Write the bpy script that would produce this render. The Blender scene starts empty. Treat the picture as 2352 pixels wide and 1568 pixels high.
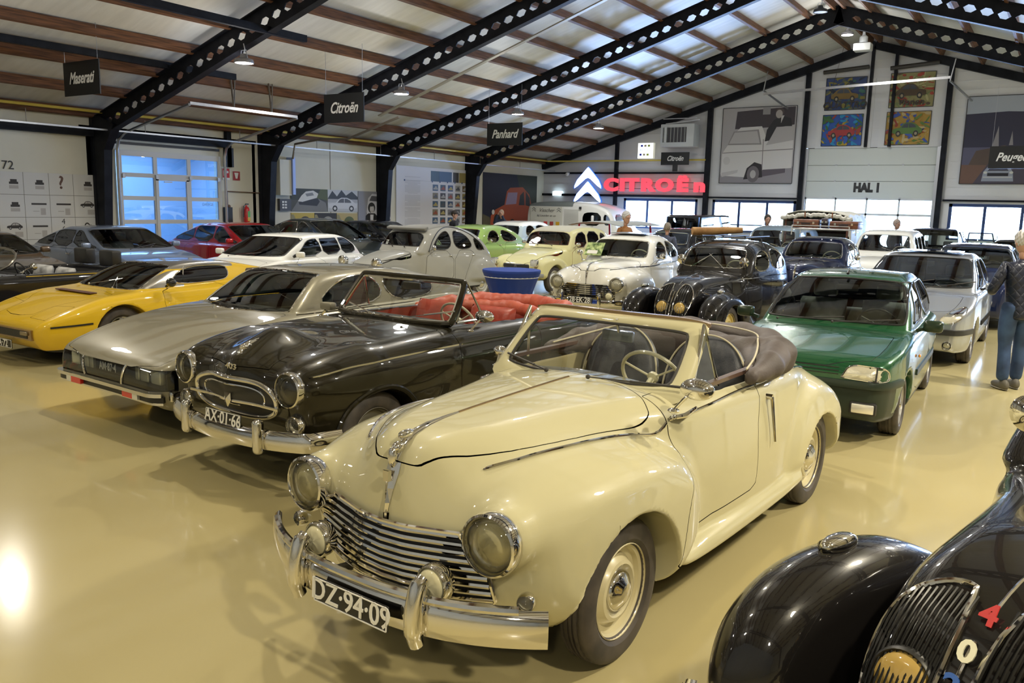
import bpy, bmesh, math, random, numpy as np
from mathutils import Vector, Matrix
random.seed(7); np.random.seed(7)
C = bpy.context.scene.collection
sc = bpy.context.scene
PI = math.pi

# ------------------------------------------------------------------ camera, world, lights, exposure
def setup_camera():
    f, p, r, y, H = 1900.0, 0.1636, -0.0236, -0.5792, 1.98
    fw = np.array([math.sin(y)*math.cos(p), math.cos(y)*math.cos(p), -math.sin(p)])
    ri = np.array([math.cos(y), -math.sin(y), 0.0]); dn = np.cross(fw, ri)
    c, s = math.cos(r), math.sin(r)
    right = c*ri+s*dn; down = -s*ri+c*dn
    cam = bpy.data.cameras.new('camera'); o = bpy.data.objects.new('camera', cam); C.objects.link(o)
    m = Matrix.Identity(4)
    for i in range(3):
        m[i][0] = right[i]; m[i][1] = -down[i]; m[i][2] = -fw[i]
    m[2][3] = H
    o.matrix_world = m
    cam.sensor_fit = 'HORIZONTAL'; cam.sensor_width = 36.0; cam.lens = 36.0*f/2352.0
    cam.clip_start = 0.05; cam.clip_end = 300
    sc.camera = o
setup_camera()
vs = sc.view_settings
sc.display_settings.display_device = 'sRGB'
vs.view_transform = 'Standard'; vs.look = 'None'; vs.gamma = 1.0; vs.use_curve_mapping = False
vs.exposure = -0.08
w = bpy.data.worlds.new('world'); sc.world = w; w.use_nodes = True
bg = w.node_tree.nodes['Background']; bg.inputs[0].default_value = (0.50, 0.72, 1.0, 1); bg.inputs[1].default_value = 2.2
sc.cycles.max_bounces = 9; sc.cycles.diffuse_bounces = 3; sc.cycles.glossy_bounces = 4
sc.cycles.transmission_bounces = 6; sc.cycles.transparent_max_bounces = 14
sc.cycles.caustics_reflective = False; sc.cycles.caustics_refractive = False
sc.cycles.sample_clamp_indirect = 4.0; sc.cycles.use_denoising = True
try: sc.cycles.denoiser = 'OPENIMAGEDENOISE'
except Exception: pass

def light(kind, name, loc, energy, color, size=0.2, target=None, sy=None, spot=None):
    l = bpy.data.lights.new(name, kind); l.energy = energy; l.color = color
    if kind == 'AREA':
        l.shape = 'RECTANGLE' if sy else 'DISK'; l.size = size
        if sy: l.size_y = sy
    elif kind == 'SPOT':
        l.shadow_soft_size = size; l.spot_size = spot or 2.2; l.spot_blend = 0.6
    else: l.shadow_soft_size = size
    o = bpy.data.objects.new(name, l); C.objects.link(o); o.location = loc
    if target is not None:
        d = Vector(target)-Vector(loc); o.rotation_euler = d.to_track_quat('-Z', 'Y').to_euler()
    return o
WARM = (1.0, 0.87, 0.60); NEUT = (1.0, 0.98, 0.94); COOL = (0.42, 0.60, 1.0)
#LIGHTS
ROWS = [(-13.4, 4.38), (-5.9, 6.95), (1.6, 4.38)]
for ix, (x, z) in enumerate(ROWS):
    for iy, y in enumerate((-3.5, 1.3, 6.05, 10.9, 15.45, 20.5, 25.5)):
        k = max(0.0, min(1.0, (y-3)/14)); col = tuple(WARM[i]*(1-k)+NEUT[i]*k for i in range(3))
        light('SPOT', 'bay_light', (x, y, z-.03), (430 if ix != 1 else 800)*(1.05-.18*k)*(.35 if y < 0 else (.6 if y < 3 else 1.0))*(1.9 if ix == 2 else ((.72 if y > 7 else .5) if ix == 0 else .85))*(1.3 if 9 < y < 17 and ix == 2 else 1.0), col, .12, (x, y, 0), spot=2.6)
        light('POINT', 'bay_roof_fill', (x, y, z-.25), 55 if ix != 1 else 75, (1.0, .97, .93), .2)  # weak fill added below each lamp position to brighten the roof
for (x0, x1) in ((-15.05, -11.9), (-11.3, -8.15), (-7.9, -3.65), (-3.2, -.05), (.5, 3.6)):
    zc = 1.77 if (x0, x1) != (-7.9, -3.65) else 1.3
    light('AREA', 'window_daylight', ((x0+x1)/2, 31.5, zc), 1150 if zc > 1.5 else 1700, COOL, x1-x0, ((x0+x1)/2, 20, zc+2.0), sy=1.1 if zc > 1.5 else 2.2)
light('AREA', 'outside_daylight', (-5.9, 36, 9), 9000, (.80, .93, 1.0), 20, (-5.9, 39, 1.5), sy=6)
light('AREA', 'workshop_light', (-20.3, 13.0, 3.3), 150, (.45, .68, 1.0), 1.5, (-20.3, 13.0, 0), sy=3)
# ------------------------------------------------------------------ materials
MATS = {}
def mat(name, col=(.8,.8,.8), metal=0.0, rough=0.5, coat=0.0, spec=0.5, emit=None, estr=1.0, build=None, two=None):
    if name in MATS: return MATS[name]
    m = bpy.data.materials.new(name); m.use_nodes = True; nt = m.node_tree; b = nt.nodes['Principled BSDF']
    b.inputs['Base Color'].default_value = (*col, 1); b.inputs['Metallic'].default_value = metal
    b.inputs['Roughness'].default_value = rough; b.inputs['Coat Weight'].default_value = coat
    b.inputs['Coat Roughness'].default_value = 0.03; b.inputs['Specular IOR Level'].default_value = spec
    if emit: b.inputs['Emission Color'].default_value = (*emit, 1); b.inputs['Emission Strength'].default_value = estr
    if build: build(nt, b)
    MATS[name] = m
    return m
def noise_col(nt, b, c1, c2, scale=5, detail=4, bump=0.0, bscale=None, stretch=None, rough=None):
    tc = nt.nodes.new('ShaderNodeTexCoord'); n = nt.nodes.new('ShaderNodeTexNoise'); n.inputs['Scale'].default_value = scale; n.inputs['Detail'].default_value = detail
    src = tc.outputs['Object']
    if stretch:
        mp = nt.nodes.new('ShaderNodeMapping'); mp.inputs['Scale'].default_value = stretch; nt.links.new(src, mp.inputs[0]); src = mp.outputs[0]
    nt.links.new(src, n.inputs['Vector'])
    r = nt.nodes.new('ShaderNodeValToRGB'); r.color_ramp.elements[0].color = (*c1, 1); r.color_ramp.elements[1].color = (*c2, 1)
    r.color_ramp.elements[0].position = 0.35; r.color_ramp.elements[1].position = 0.65
    nt.links.new(n.outputs['Fac'], r.inputs[0]); nt.links.new(r.outputs[0], b.inputs['Base Color'])
    if rough:
        mr = nt.nodes.new('ShaderNodeMapRange'); mr.inputs['To Min'].default_value = rough[0]; mr.inputs['To Max'].default_value = rough[1]
        nt.links.new(n.outputs['Fac'], mr.inputs[0]); nt.links.new(mr.outputs[0], b.inputs['Roughness'])
    if bump:
        n2 = nt.nodes.new('ShaderNodeTexNoise'); n2.inputs['Scale'].default_value = bscale or scale*6; n2.inputs['Detail'].default_value = 3; nt.links.new(src, n2.inputs['Vector'])
        bp = nt.nodes.new('ShaderNodeBump'); bp.inputs['Strength'].default_value = bump; bp.inputs['Distance'].default_value = 0.01
        nt.links.new(n2.outputs['Fac'], bp.inputs['Height']); nt.links.new(bp.outputs[0], b.inputs['Normal'])
def paint(name, col=(.5,.5,.5), metal=0.0, rough=0.35, inner=(.03,.03,.03)):
    """car paint under clear coat; the back of the sheet metal is dark trim"""
    def bld(nt, b):
        b.inputs['Coat Weight'].default_value = 1.0; b.inputs['Coat Roughness'].default_value = 0.02; b.inputs['Coat IOR'].default_value = 1.5
        if metal < .3: b.inputs['Specular IOR Level'].default_value = 0.12
        d = nt.nodes.new('ShaderNodeBsdfDiffuse'); d.inputs[0].default_value = (*inner, 1)
        g = nt.nodes.new('ShaderNodeNewGeometry'); mx = nt.nodes.new('ShaderNodeMixShader'); o = nt.nodes['Material Output']
        nt.links.new(g.outputs['Backfacing'], mx.inputs[0]); nt.links.new(b.outputs[0], mx.inputs[1]); nt.links.new(d.outputs[0], mx.inputs[2]); nt.links.new(mx.outputs[0], o.inputs[0])
    return mat(name, col, metal, rough, build=bld)
def glassmat(name, tint=(.75,.8,.78), gloss=0.10):
    if name in MATS: return MATS[name]
    m = bpy.data.materials.new(name); m.use_nodes = True; nt = m.node_tree; nt.nodes.clear()
    o = nt.nodes.new('ShaderNodeOutputMaterial'); t = nt.nodes.new('ShaderNodeBsdfTransparent'); t.inputs[0].default_value = (*tint, 1)
    g = nt.nodes.new('ShaderNodeBsdfGlossy'); g.inputs['Roughness'].default_value = 0.01; lw = nt.nodes.new('ShaderNodeFresnel'); lw.inputs[0].default_value = 1.52
    mr = nt.nodes.new('ShaderNodeMapRange'); mr.inputs['To Min'].default_value = gloss*0.35; mr.inputs['To Max'].default_value = 1.0; mr.clamp = True
    mx = nt.nodes.new('ShaderNodeMixShader'); nt.links.new(lw.outputs[0], mr.inputs[0]); nt.links.new(mr.outputs[0], mx.inputs[0])
    nt.links.new(t.outputs[0], mx.inputs[1]); nt.links.new(g.outputs[0], mx.inputs[2]); nt.links.new(mx.outputs[0], o.inputs[0])
    MATS[name] = m; return m
CHROME = mat('chrome', (.80,.78,.74), 1.0, 0.06)
STEEL = mat('brushed_steel', (.55,.55,.55), 1.0, 0.25)
RUBBER = mat('rubber', (.035,.032,.030), 0, 0.55)
TYRE = mat('tyre_rubber', (.045,.040,.036), 0, 0.6, build=lambda nt, b: noise_col(nt, b, (.035,.03,.028), (.075,.062,.052), 9))
BLACKP = mat('black_plastic', (.02,.02,.02), 0, 0.4)
DARK = mat('dark_interior', (.025,.025,.026), 0, 0.8)
LENS = glassmat('lamp_glass', (.97,.96,.90), 0.10)
GLASS = glassmat('window_glass', (.80,.86,.82), 0.16)
GLASSC = glassmat('clear_glass', (.90,.92,.90), 0.12)
AMBER = mat('amber_lens', (.9,.30,.03), 0, 0.15, 0.6); REDL = mat('red_lens', (.7,.03,.02), 0, 0.15, 0.6)
WHITEP = mat('white_print', (.85,.85,.83), 0, 0.5)
PLATE = mat('plate_black', (.012,.012,.012), 0, 0.35)
REFL = mat('lamp_reflector', (.97,.95,.88), .55, 0.25)
CREAMP = mat('cream_bakelite', (.72,.68,.50), 0, 0.3, 0.5)

# ------------------------------------------------------------------ object helpers
def empty(name, label=None, cat=None, loc=(0,0,0), rz=0.0, group=None):
    o = bpy.data.objects.new(name, None); C.objects.link(o); o.location = loc; o.rotation_euler = (0, 0, rz); o.empty_display_size = 0.1
    tag(o, label, cat, group); return o
def tag(o, label=None, cat=None, group=None, kind=None):
    if label: o['label'] = label
    if cat: o['category'] = cat
    if group: o['group'] = group
    if kind: o['kind'] = kind
    return o
def ob(name, V, F, m, parent=None, smooth=True, normals=None, angle=40):
    me = bpy.data.meshes.new(name)
    V = np.asarray(V, np.float32).reshape(-1, 3)
    if isinstance(F, np.ndarray) and F.ndim == 2 and F.shape[1] == 4:
        tri = F[:, 3] < 0; cnt = np.where(tri, 3, 4).astype(np.int32); idx = F.ravel(); idx = idx[idx >= 0].astype(np.int32)
    else:
        cnt = np.array([len(f) for f in F], np.int32); idx = np.array([i for f in F for i in f], np.int32)
    me.vertices.add(len(V)); me.vertices.foreach_set('co', V.ravel())
    me.loops.add(len(idx)); me.loops.foreach_set('vertex_index', idx)
    me.polygons.add(len(cnt)); st = np.zeros(len(cnt), np.int32); st[1:] = np.cumsum(cnt)[:-1]
    me.polygons.foreach_set('loop_start', st); me.polygons.foreach_set('loop_total', cnt)
    me.polygons.foreach_set('use_smooth', np.full(len(cnt), smooth, bool))
    me.update(calc_edges=True)
    if isinstance(m, (list, tuple)):
        for x in m: me.materials.append(x)
    else: me.materials.append(m)
    if normals is not None: me.normals_split_custom_set(normals)
    elif smooth: me.set_sharp_from_angle(angle=math.radians(angle))
    o = bpy.data.objects.new(name, me); C.objects.link(o)
    if parent is not None: o.parent = parent
    return o
class MB:
    """collects shapes into one mesh"""
    def __init__(s): s.V = []; s.F = []; s.n = 0
    def add(s, V, F):
        V = [tuple(v) for v in V]; s.V += V; s.F += [tuple(i+s.n for i in f) for f in F]; s.n += len(V); return s
    def box(s, c, d, rz=0.0, rx=0.0, ry=0.0):
        R = Matrix.Rotation(rz, 3, 'Z') @ Matrix.Rotation(ry, 3, 'Y') @ Matrix.Rotation(rx, 3, 'X'); V = []
        for i in (-1, 1):
            for j in (-1, 1):
                for k in (-1, 1): V.append(Vector(c)+R @ Vector((i*d[0]/2, j*d[1]/2, k*d[2]/2)))
        return s.add(V, [(0,1,3,2),(4,6,7,5),(0,4,5,1),(2,3,7,6),(0,2,6,4),(1,5,7,3)])
    def bar(s, a, b, w, h, up=(0,0,1)):
        a = Vector(a); b = Vector(b); d = (b-a).normalized(); u = Vector(up); sx = d.cross(u)
        if sx.length < 1e-4: sx = d.cross(Vector((1,0,0)))
        sx.normalize(); u = sx.cross(d)
        V = [p+sx*(i*w/2)+u*(j*h/2) for p in (a, b) for i, j in ((-1,-1),(1,-1),(1,1),(-1,1))]
        return s.add(V, [(0,3,2,1),(4,5,6,7),(0,1,5,4),(1,2,6,5),(2,3,7,6),(3,0,4,7)])
    def prism(s, poly, y0, y1, axis='y'):
        n = len(poly)
        mk = {'y': lambda a, b, t: (a, t, b), 'x': lambda a, b, t: (t, a, b), 'z': lambda a, b, t: (a, b, t)}[axis]
        V = [mk(a, b, y0) for a, b in poly]+[mk(a, b, y1) for a, b in poly]
        return s.add(V, [tuple(range(n)), tuple(range(2*n-1, n-1, -1))]+[(i, i+n, (i+1) % n+n, (i+1) % n) for i in range(n)])
    def tube(s, pts, r, n=8, closed=False, caps=True):
        V, F = tubeVF(pts, r, n, closed, caps); return s.add(V, F)
    def lathe(s, prof, c=(0,0,0), axis='y', n=32, a0=0, a1=2*PI):
        V, F = latheVF(prof, n, a0, a1)
        V = [lathe_pt(v, axis, c) for v in V]; return s.add(V, F)
    def ball(s, c, r, n=12, m=8):
        r = r if isinstance(r, (tuple, list)) else (r, r, r); V = []; F = []
        for i in range(m+1):
            t = PI*i/m
            for j in range(n): V.append((c[0]+r[0]*math.sin(t)*math.cos(2*PI*j/n), c[1]+r[1]*math.sin(t)*math.sin(2*PI*j/n), c[2]+r[2]*math.cos(t)))
        for i in range(m):
            for j in range(n): F.append((i*n+j, (i+1)*n+j, (i+1)*n+(j+1) % n, i*n+(j+1) % n))
        return s.add(V, F)
    def build(s, name, m, parent=None, smooth=False, angle=40): return ob(name, s.V, s.F, m, parent, smooth, angle=angle)
def tubeVF(pts, r, n=8, closed=False, caps=True):
    P = [Vector(p) for p in pts]; N = len(P); V = []; F = []; rr = r if isinstance(r, (list, tuple, np.ndarray)) else [r]*N
    up = None
    for i, p in enumerate(P):
        if closed: t = (P[(i+1) % N]-P[i-1])
        else: t = P[min(i+1, N-1)]-P[max(i-1, 0)]
        if t.length < 1e-9: t = Vector((1,0,0))
        t.normalize()
        if up is None:
            up = Vector((0,0,1)) if abs(t.z) < 0.9 else Vector((1,0,0))
        up = up-t*up.dot(t); up.normalize(); sd = t.cross(up)
        for k in range(n):
            a = 2*PI*k/n; V.append(p+(up*math.cos(a)+sd*math.sin(a))*rr[i])
    M = N if closed else N-1
    for i in range(M):
        for k in range(n): F.append((i*n+k, i*n+(k+1) % n, ((i+1) % N)*n+(k+1) % n, ((i+1) % N)*n+k))
    if caps and not closed: F += [tuple(range(n))[::-1], tuple(range((N-1)*n, N*n))]
    return V, F
def latheVF(prof, n=32, a0=0, a1=2*PI):
    full = abs(a1-a0-2*PI) < 1e-6; m = n if full else n+1; k = len(prof); V = []; F = []
    for i in range(m):
        a = a0+(a1-a0)*i/n
        for (r, h) in prof: V.append((r*math.cos(a), h, r*math.sin(a)))
    for i in range(n):
        j = (i+1) % m
        for q in range(k-1): F.append((i*k+q, j*k+q, j*k+q+1, i*k+q+1))
    return V, F
def lathe_pt(v, axis, c):
    x, h, z = v
    if axis == 'y': p = (x, h, z)
    elif axis == 'x': p = (h, x, z)
    elif axis == '-x': p = (-h, x, z)
    elif axis == '-y': p = (x, -h, z)
    else: p = (x, z, h)
    return (p[0]+c[0], p[1]+c[1], p[2]+c[2])
def spl(pts, n=8, closed=False):
    """Catmull-Rom through points"""
    P = np.array(pts, float); N = len(P); out = []
    for i in range(N if closed else N-1):
        if closed: a, b, c, d = P[i-1], P[i], P[(i+1) % N], P[(i+2) % N]
        else: a, b, c, d = P[max(i-1, 0)], P[i], P[i+1], P[min(i+2, N-1)]
        for k in range(n):
            t = k/n; out.append(.5*((2*b)+(-a+c)*t+(2*a-5*b+4*c-d)*t*t+(-a+3*b-3*c+d)*t**3))
    if not closed: out.append(P[-1])
    return np.array(out)
def sweep(pts, prof, up=(0,0,1), closed=False):
    """profile (side, up) swept along path"""
    P = [Vector(p) for p in pts]; N = len(P); k = len(prof); V = []; F = []; up = Vector(up)
    for i, p in enumerate(P):
        t = (P[(i+1) % N]-P[i-1]) if closed else P[min(i+1, N-1)]-P[max(i-1, 0)]
        t.normalize(); sd = t.cross(up); sd.normalize(); u = sd.cross(t)
        for (a, b) in prof: V.append(p+sd*a+u*b)
    for i in range(N if closed else N-1):
        for q in range(k): F.append((i*k+q, i*k+(q+1) % k, ((i+1) % N)*k+(q+1) % k, ((i+1) % N)*k+q))
    if not closed: F += [tuple(range(k))[::-1], tuple(range((N-1)*k, N*k))]
    return V, F
FONT_N = [0]
def text(s, size, loc, rot, m, parent=None, name='lettering', ext=0.002, sx=1.0, shear=0.0, bold=0.0, align='CENTER'):
    cu = bpy.data.curves.new(name, 'FONT'); cu.body = s; cu.size = size; cu.extrude = ext; cu.align_x = align; cu.align_y = 'CENTER'
    cu.shear = shear; cu.offset = bold; cu.resolution_u = 3
    cu.materials.append(m); o = bpy.data.objects.new(name, cu); C.objects.link(o)
    o.location = loc; o.rotation_euler = rot; o.scale = (sx, 1, 1)
    if parent is not None: o.parent = parent
    return o
def rbox(c, d, r, seg=2, rot=None):
    bm = bmesh.new(); bmesh.ops.create_cube(bm, size=1)
    for v in bm.verts: v.co = Vector((v.co.x*d[0], v.co.y*d[1], v.co.z*d[2]))
    bmesh.ops.bevel(bm, geom=bm.edges[:], offset=r, segments=seg, affect='EDGES', profile=0.5)
    R = Matrix.Identity(3)
    if rot: R = Matrix.Rotation(rot[2], 3, 'Z') @ Matrix.Rotation(rot[1], 3, 'Y') @ Matrix.Rotation(rot[0], 3, 'X')
    bm.verts.index_update(); V = [R @ v.co+Vector(c) for v in bm.verts]; F = [tuple(v.index for v in f.verts) for f in bm.faces]; bm.free()
    return V, F

# ------------------------------------------------------------------ signed-distance body kit with dual contouring
def chaikin(P, n=3):
    P = np.array(P, float)
    for _ in range(n):
        Q = np.roll(P, -1, 0); P = np.stack([.75*P+.25*Q, .25*P+.75*Q], 1).reshape(-1, 2)
    return P
def sdpoly(a, b, P):
    a = np.asarray(a, float); b = np.asarray(b, float)
    d = np.full(a.shape, 1e9); ins = np.zeros(a.shape, bool); Q = np.roll(P, -1, 0)
    for (x0, y0), (x1, y1) in zip(P, Q):
        ex, ey = x1-x0, y1-y0; L = ex*ex+ey*ey
        if L < 1e-14: continue
        t = np.clip(((a-x0)*ex+(b-y0)*ey)/L, 0, 1); dx = a-x0-t*ex; dy = b-y0-t*ey
        d = np.minimum(d, dx*dx+dy*dy)
        c = (y0 > b) != (y1 > b)
        with np.errstate(divide='ignore', invalid='ignore'): xi = x0+(b-y0)*ex/(ey if ey != 0 else 1e-12)
        ins ^= c & (a < xi)
    return np.where(ins, -1, 1)*np.sqrt(d)
class Out:
    """smoothed closed outline as a bicubic-sampled distance map"""
    def __init__(s, pts, res=0.012, n=3, pad=0.25):
        P = chaikin(pts, n); s.P = P; lo = P.min(0)-pad; hi = P.max(0)+pad; s.lo = lo; s.r = res
        nx, ny = (np.ceil((hi-lo)/res)).astype(int)+1
        X = lo[0]+res*np.arange(nx)[:, None]; Y = lo[1]+res*np.arange(ny)[None, :]
        G = sdpoly(np.broadcast_to(X, (nx, ny)), np.broadcast_to(Y, (nx, ny)), P)
        for _ in range(2):
            G[1:-1] = .25*G[:-2]+.5*G[1:-1]+.25*G[2:]; G[:, 1:-1] = .25*G[:, :-2]+.5*G[:, 1:-1]+.25*G[:, 2:]
        s.G = G; s.n = (nx, ny)
    def __call__(s, a, b):
        u = (a-s.lo[0])/s.r; v = (b-s.lo[1])/s.r
        uc = np.clip(u, 1.0, s.n[0]-2.01); vc = np.clip(v, 1.0, s.n[1]-2.01)
        out = (np.abs(u-uc)+np.abs(v-vc))*s.r
        i = uc.astype(int); j = vc.astype(int); fu = uc-i; fv = vc-j; i, j = np.broadcast_arrays(i, j)
        def W(t): return (-.5*t+t*t-.5*t**3, 1-2.5*t*t+1.5*t**3, .5*t+2*t*t-1.5*t**3, -.5*t*t+.5*t**3)
        wu = W(fu); wv = W(fv); r = 0
        for p in range(4):
            q = 0
            for k in range(4): q = q+s.G[i+p-1, j+k-1]*wv[k]
            r = r+q*wu[p]
        return r+out
def fn(*pts):
    """smooth 1-D function through (x, y) points"""
    P = np.array(sorted(pts), float)
    if len(P) == 1: return lambda x: P[0, 1]+0*x
    x = P[:, 0]; y = P[:, 1]; h = np.diff(x); dl = np.diff(y)/h; m = np.zeros(len(x)); m[0] = dl[0]; m[-1] = dl[-1]
    for i in range(1, len(x)-1):
        m[i] = 0 if dl[i-1]*dl[i] <= 0 else 2*dl[i-1]*dl[i]/(dl[i-1]+dl[i])
    T = np.linspace(x[0], x[-1], 500); k = np.clip(np.searchsorted(x, T)-1, 0, len(h)-1); t = (T-x[k])/h[k]
    Yv = y[k]*(1+2*t)*(1-t)**2+h[k]*m[k]*t*(1-t)**2+y[k+1]*t*t*(3-2*t)+h[k]*m[k+1]*t*t*(t-1)
    return lambda q: np.interp(q, T, Yv)
def rmax(a, b, r):
    if r <= 0: return np.maximum(a, b)
    u = a+r; v = b+r
    return np.minimum(np.maximum(u, v), 0)+np.sqrt(np.maximum(u, 0)**2+np.maximum(v, 0)**2)-r
def smin(a, b, k):
    if k <= 0: return np.minimum(a, b)
    h = np.maximum(k-np.abs(a-b), 0)/k; return np.minimum(a, b)-h*h*k/4
def smax(a, b, k): return -smin(-a, -b, k)
def vol(o, plan, sect=None, r=0.08, crown=0.0, y0=0.0):
    """side outline o(x,z), half width plan(x)+sect(z), edge rounding r, crown across the width"""
    def f(x, y, z):
        w = plan(x)+(sect(z) if sect else 0.0)
        return rmax(o(x, z+crown*y*y), (np.abs(y-y0)-w)*0.95, r)
    return f
def ell(c, R):
    def f(x, y, z):
        a, b, d = (x-c[0])/R[0], (y-c[1])/R[1], (z-c[2])/R[2]; k = np.sqrt(a*a+b*b+d*d)+1e-9
        g = np.sqrt((a/R[0])**2+(b/R[1])**2+(d/R[2])**2)+1e-9
        return k*(k-1)/g
    return f
def cap(a, b, ra, rb):
    a = np.array(a, float); b = np.array(b, float); d = b-a; L = d@d
    def f(x, y, z):
        t = np.clip(((x-a[0])*d[0]+(y-a[1])*d[1]+(z-a[2])*d[2])/L, 0, 1)
        return np.sqrt((x-a[0]-t*d[0])**2+(y-a[1]-t*d[1])**2+(z-a[2]-t*d[2])**2)-(ra+(rb-ra)*t)
    return f
def cyl(cx, cz, r, y0):
    return lambda x, y, z: rmax(np.sqrt((x-cx)**2+(z-cz)**2)-r, y0-y, 0.0)
def grad(f, P, h=0.003):
    K = np.array([[1,-1,-1],[-1,-1,1],[-1,1,-1],[1,1,1]], float); G = np.zeros_like(P)
    for k in K:
        Q = P+h*k; G += k*f(Q[:, 0], np.abs(Q[:, 1]), Q[:, 2])[:, None]
    return G/(np.linalg.norm(G, axis=1)[:, None]+1e-12)
def dc(f, lo, hi, c):
    n = np.array([math.ceil((hi[0]-lo[0])/c/4)*4+1, math.ceil((hi[1]+c/2)/c/4)*4+1, math.ceil((hi[2]-lo[2])/c/4)*4+1])
    ax = [lo[0]+c*np.arange(n[0]), -c/2+c*np.arange(n[1]), lo[2]+c*np.arange(n[2])]
    cx, cy, cz = [a[::4] for a in ax]
    Gc = f(*np.broadcast_arrays(cx[:, None, None], np.abs(cy)[None, :, None], cz[None, None, :]))
    A = np.abs(Gc); m = np.minimum.reduce([A[i:A.shape[0]-1+i, j:A.shape[1]-1+j, k:A.shape[2]-1+k] for i in (0,1) for j in (0,1) for k in (0,1)]) < 4*c*1.35
    F = np.repeat(np.repeat(np.repeat(Gc, 4, 0), 4, 1), 4, 2)[:n[0], :n[1], :n[2]].astype(np.float64)
    act = np.zeros(tuple(n), bool); mm = np.repeat(np.repeat(np.repeat(m, 4, 0), 4, 1), 4, 2)
    act[:-1, :-1, :-1] |= mm; act[1:, 1:, 1:] |= mm; act[1:, :-1, :-1] |= mm; act[:-1, 1:, :-1] |= mm; act[:-1, :-1, 1:] |= mm; act[1:, 1:, :-1] |= mm; act[1:, :-1, 1:] |= mm; act[:-1, 1:, 1:] |= mm
    I = np.nonzero(act); F[I] = f(ax[0][I[0]], np.abs(ax[1][I[1]]), ax[2][I[2]])
    S = F < 0; dims = n-1; NC = int(np.prod(dims)); acc = np.zeros((NC, 13)); quads = []
    st = np.array([dims[1]*dims[2], dims[2], 1])
    for a in range(3):
        sl0 = [slice(None)]*3; sl1 = [slice(None)]*3; sl0[a] = slice(0, -1); sl1[a] = slice(1, None)
        E = np.array(np.nonzero(S[tuple(sl0)] != S[tuple(sl1)])).T
        if not len(E): continue
        f0 = F[tuple(E.T)]; E1 = E.copy(); E1[:, a] += 1; f1 = F[tuple(E1.T)]; t = f0/(f0-f1)
        P = np.stack([ax[i][E[:, i]] for i in range(3)], 1); P0 = P.copy()
        ta = np.zeros(len(E)); tb = np.ones(len(E)); fa = f0.copy(); fb = f1.copy()
        for _ in range(2):
            P[:, a] = P0[:, a]+c*t; fp = f(P[:, 0], np.abs(P[:, 1]), P[:, 2]); same = (fp < 0) == (fa < 0)
            ta = np.where(same, t, ta); fa = np.where(same, fp, fa); tb = np.where(same, tb, t); fb = np.where(same, fb, fp)
            t = ta+(tb-ta)*np.clip(fa/(fa-fb+1e-15), 0.02, 0.98)
        P[:, a] = P0[:, a]+c*t; N = grad(f, P, min(0.003, c*0.2)); d = (N*P).sum(1)
        row = np.stack([N[:,0]**2, N[:,0]*N[:,1], N[:,0]*N[:,2], N[:,1]**2, N[:,1]*N[:,2], N[:,2]**2, N[:,0]*d, N[:,1]*d, N[:,2]*d, P[:,0], P[:,1], P[:,2], np.ones(len(P))], 1)
        b_, c_ = (a+1) % 3, (a+2) % 3; cells = []
        for (u, v) in ((-1,-1),(0,-1),(0,0),(-1,0)):
            Q = E.copy(); Q[:, b_] += u; Q[:, c_] += v; ok = np.all((Q >= 0) & (Q < dims), 1); q = (Q*st).sum(1); q = np.where(ok, q, -1); cells.append(q)
            for k in range(13): acc[:, k] += np.bincount(q[ok], row[ok, k], NC)
        Cq = np.stack(cells, 1); ok = np.all(Cq >= 0, 1); inside0 = f0 < 0
        Cq = np.where(inside0[:, None], Cq, Cq[:, ::-1]); quads.append(Cq[ok])
    Q = np.concatenate(quads); used, inv = np.unique(Q, return_inverse=True); Q = inv.reshape(-1, 4)
    a = acc[used]; cnt = a[:, 12:13]; mass = a[:, 9:12]/cnt; A = np.zeros((len(a), 3, 3))
    A[:,0,0] = a[:,0]; A[:,0,1] = A[:,1,0] = a[:,1]; A[:,0,2] = A[:,2,0] = a[:,2]; A[:,1,1] = a[:,3]; A[:,1,2] = A[:,2,1] = a[:,4]; A[:,2,2] = a[:,5]
    b = a[:, 6:9]-(A @ mass[:, :, None])[:, :, 0]; A += np.eye(3)*0.06
    V = mass+np.linalg.solve(A, b[:, :, None])[:, :, 0]
    ijk = np.stack(np.unravel_index(used, tuple(dims)), 1); base = np.stack([ax[i][ijk[:, i]] for i in range(3)], 1)
    V = np.clip(V, base-0.001, base+c+0.001); r0 = ijk[:, 1] == 0; V[r0, 1] = 0
    idx = np.arange(len(V)); mv = ~r0; mp = idx.copy(); mp[mv] = len(V)+np.arange(mv.sum())
    V2 = V[mv]*np.array([1,-1,1]); return np.concatenate([V, V2]), np.concatenate([Q, mp[Q[:, ::-1]]])
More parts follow.
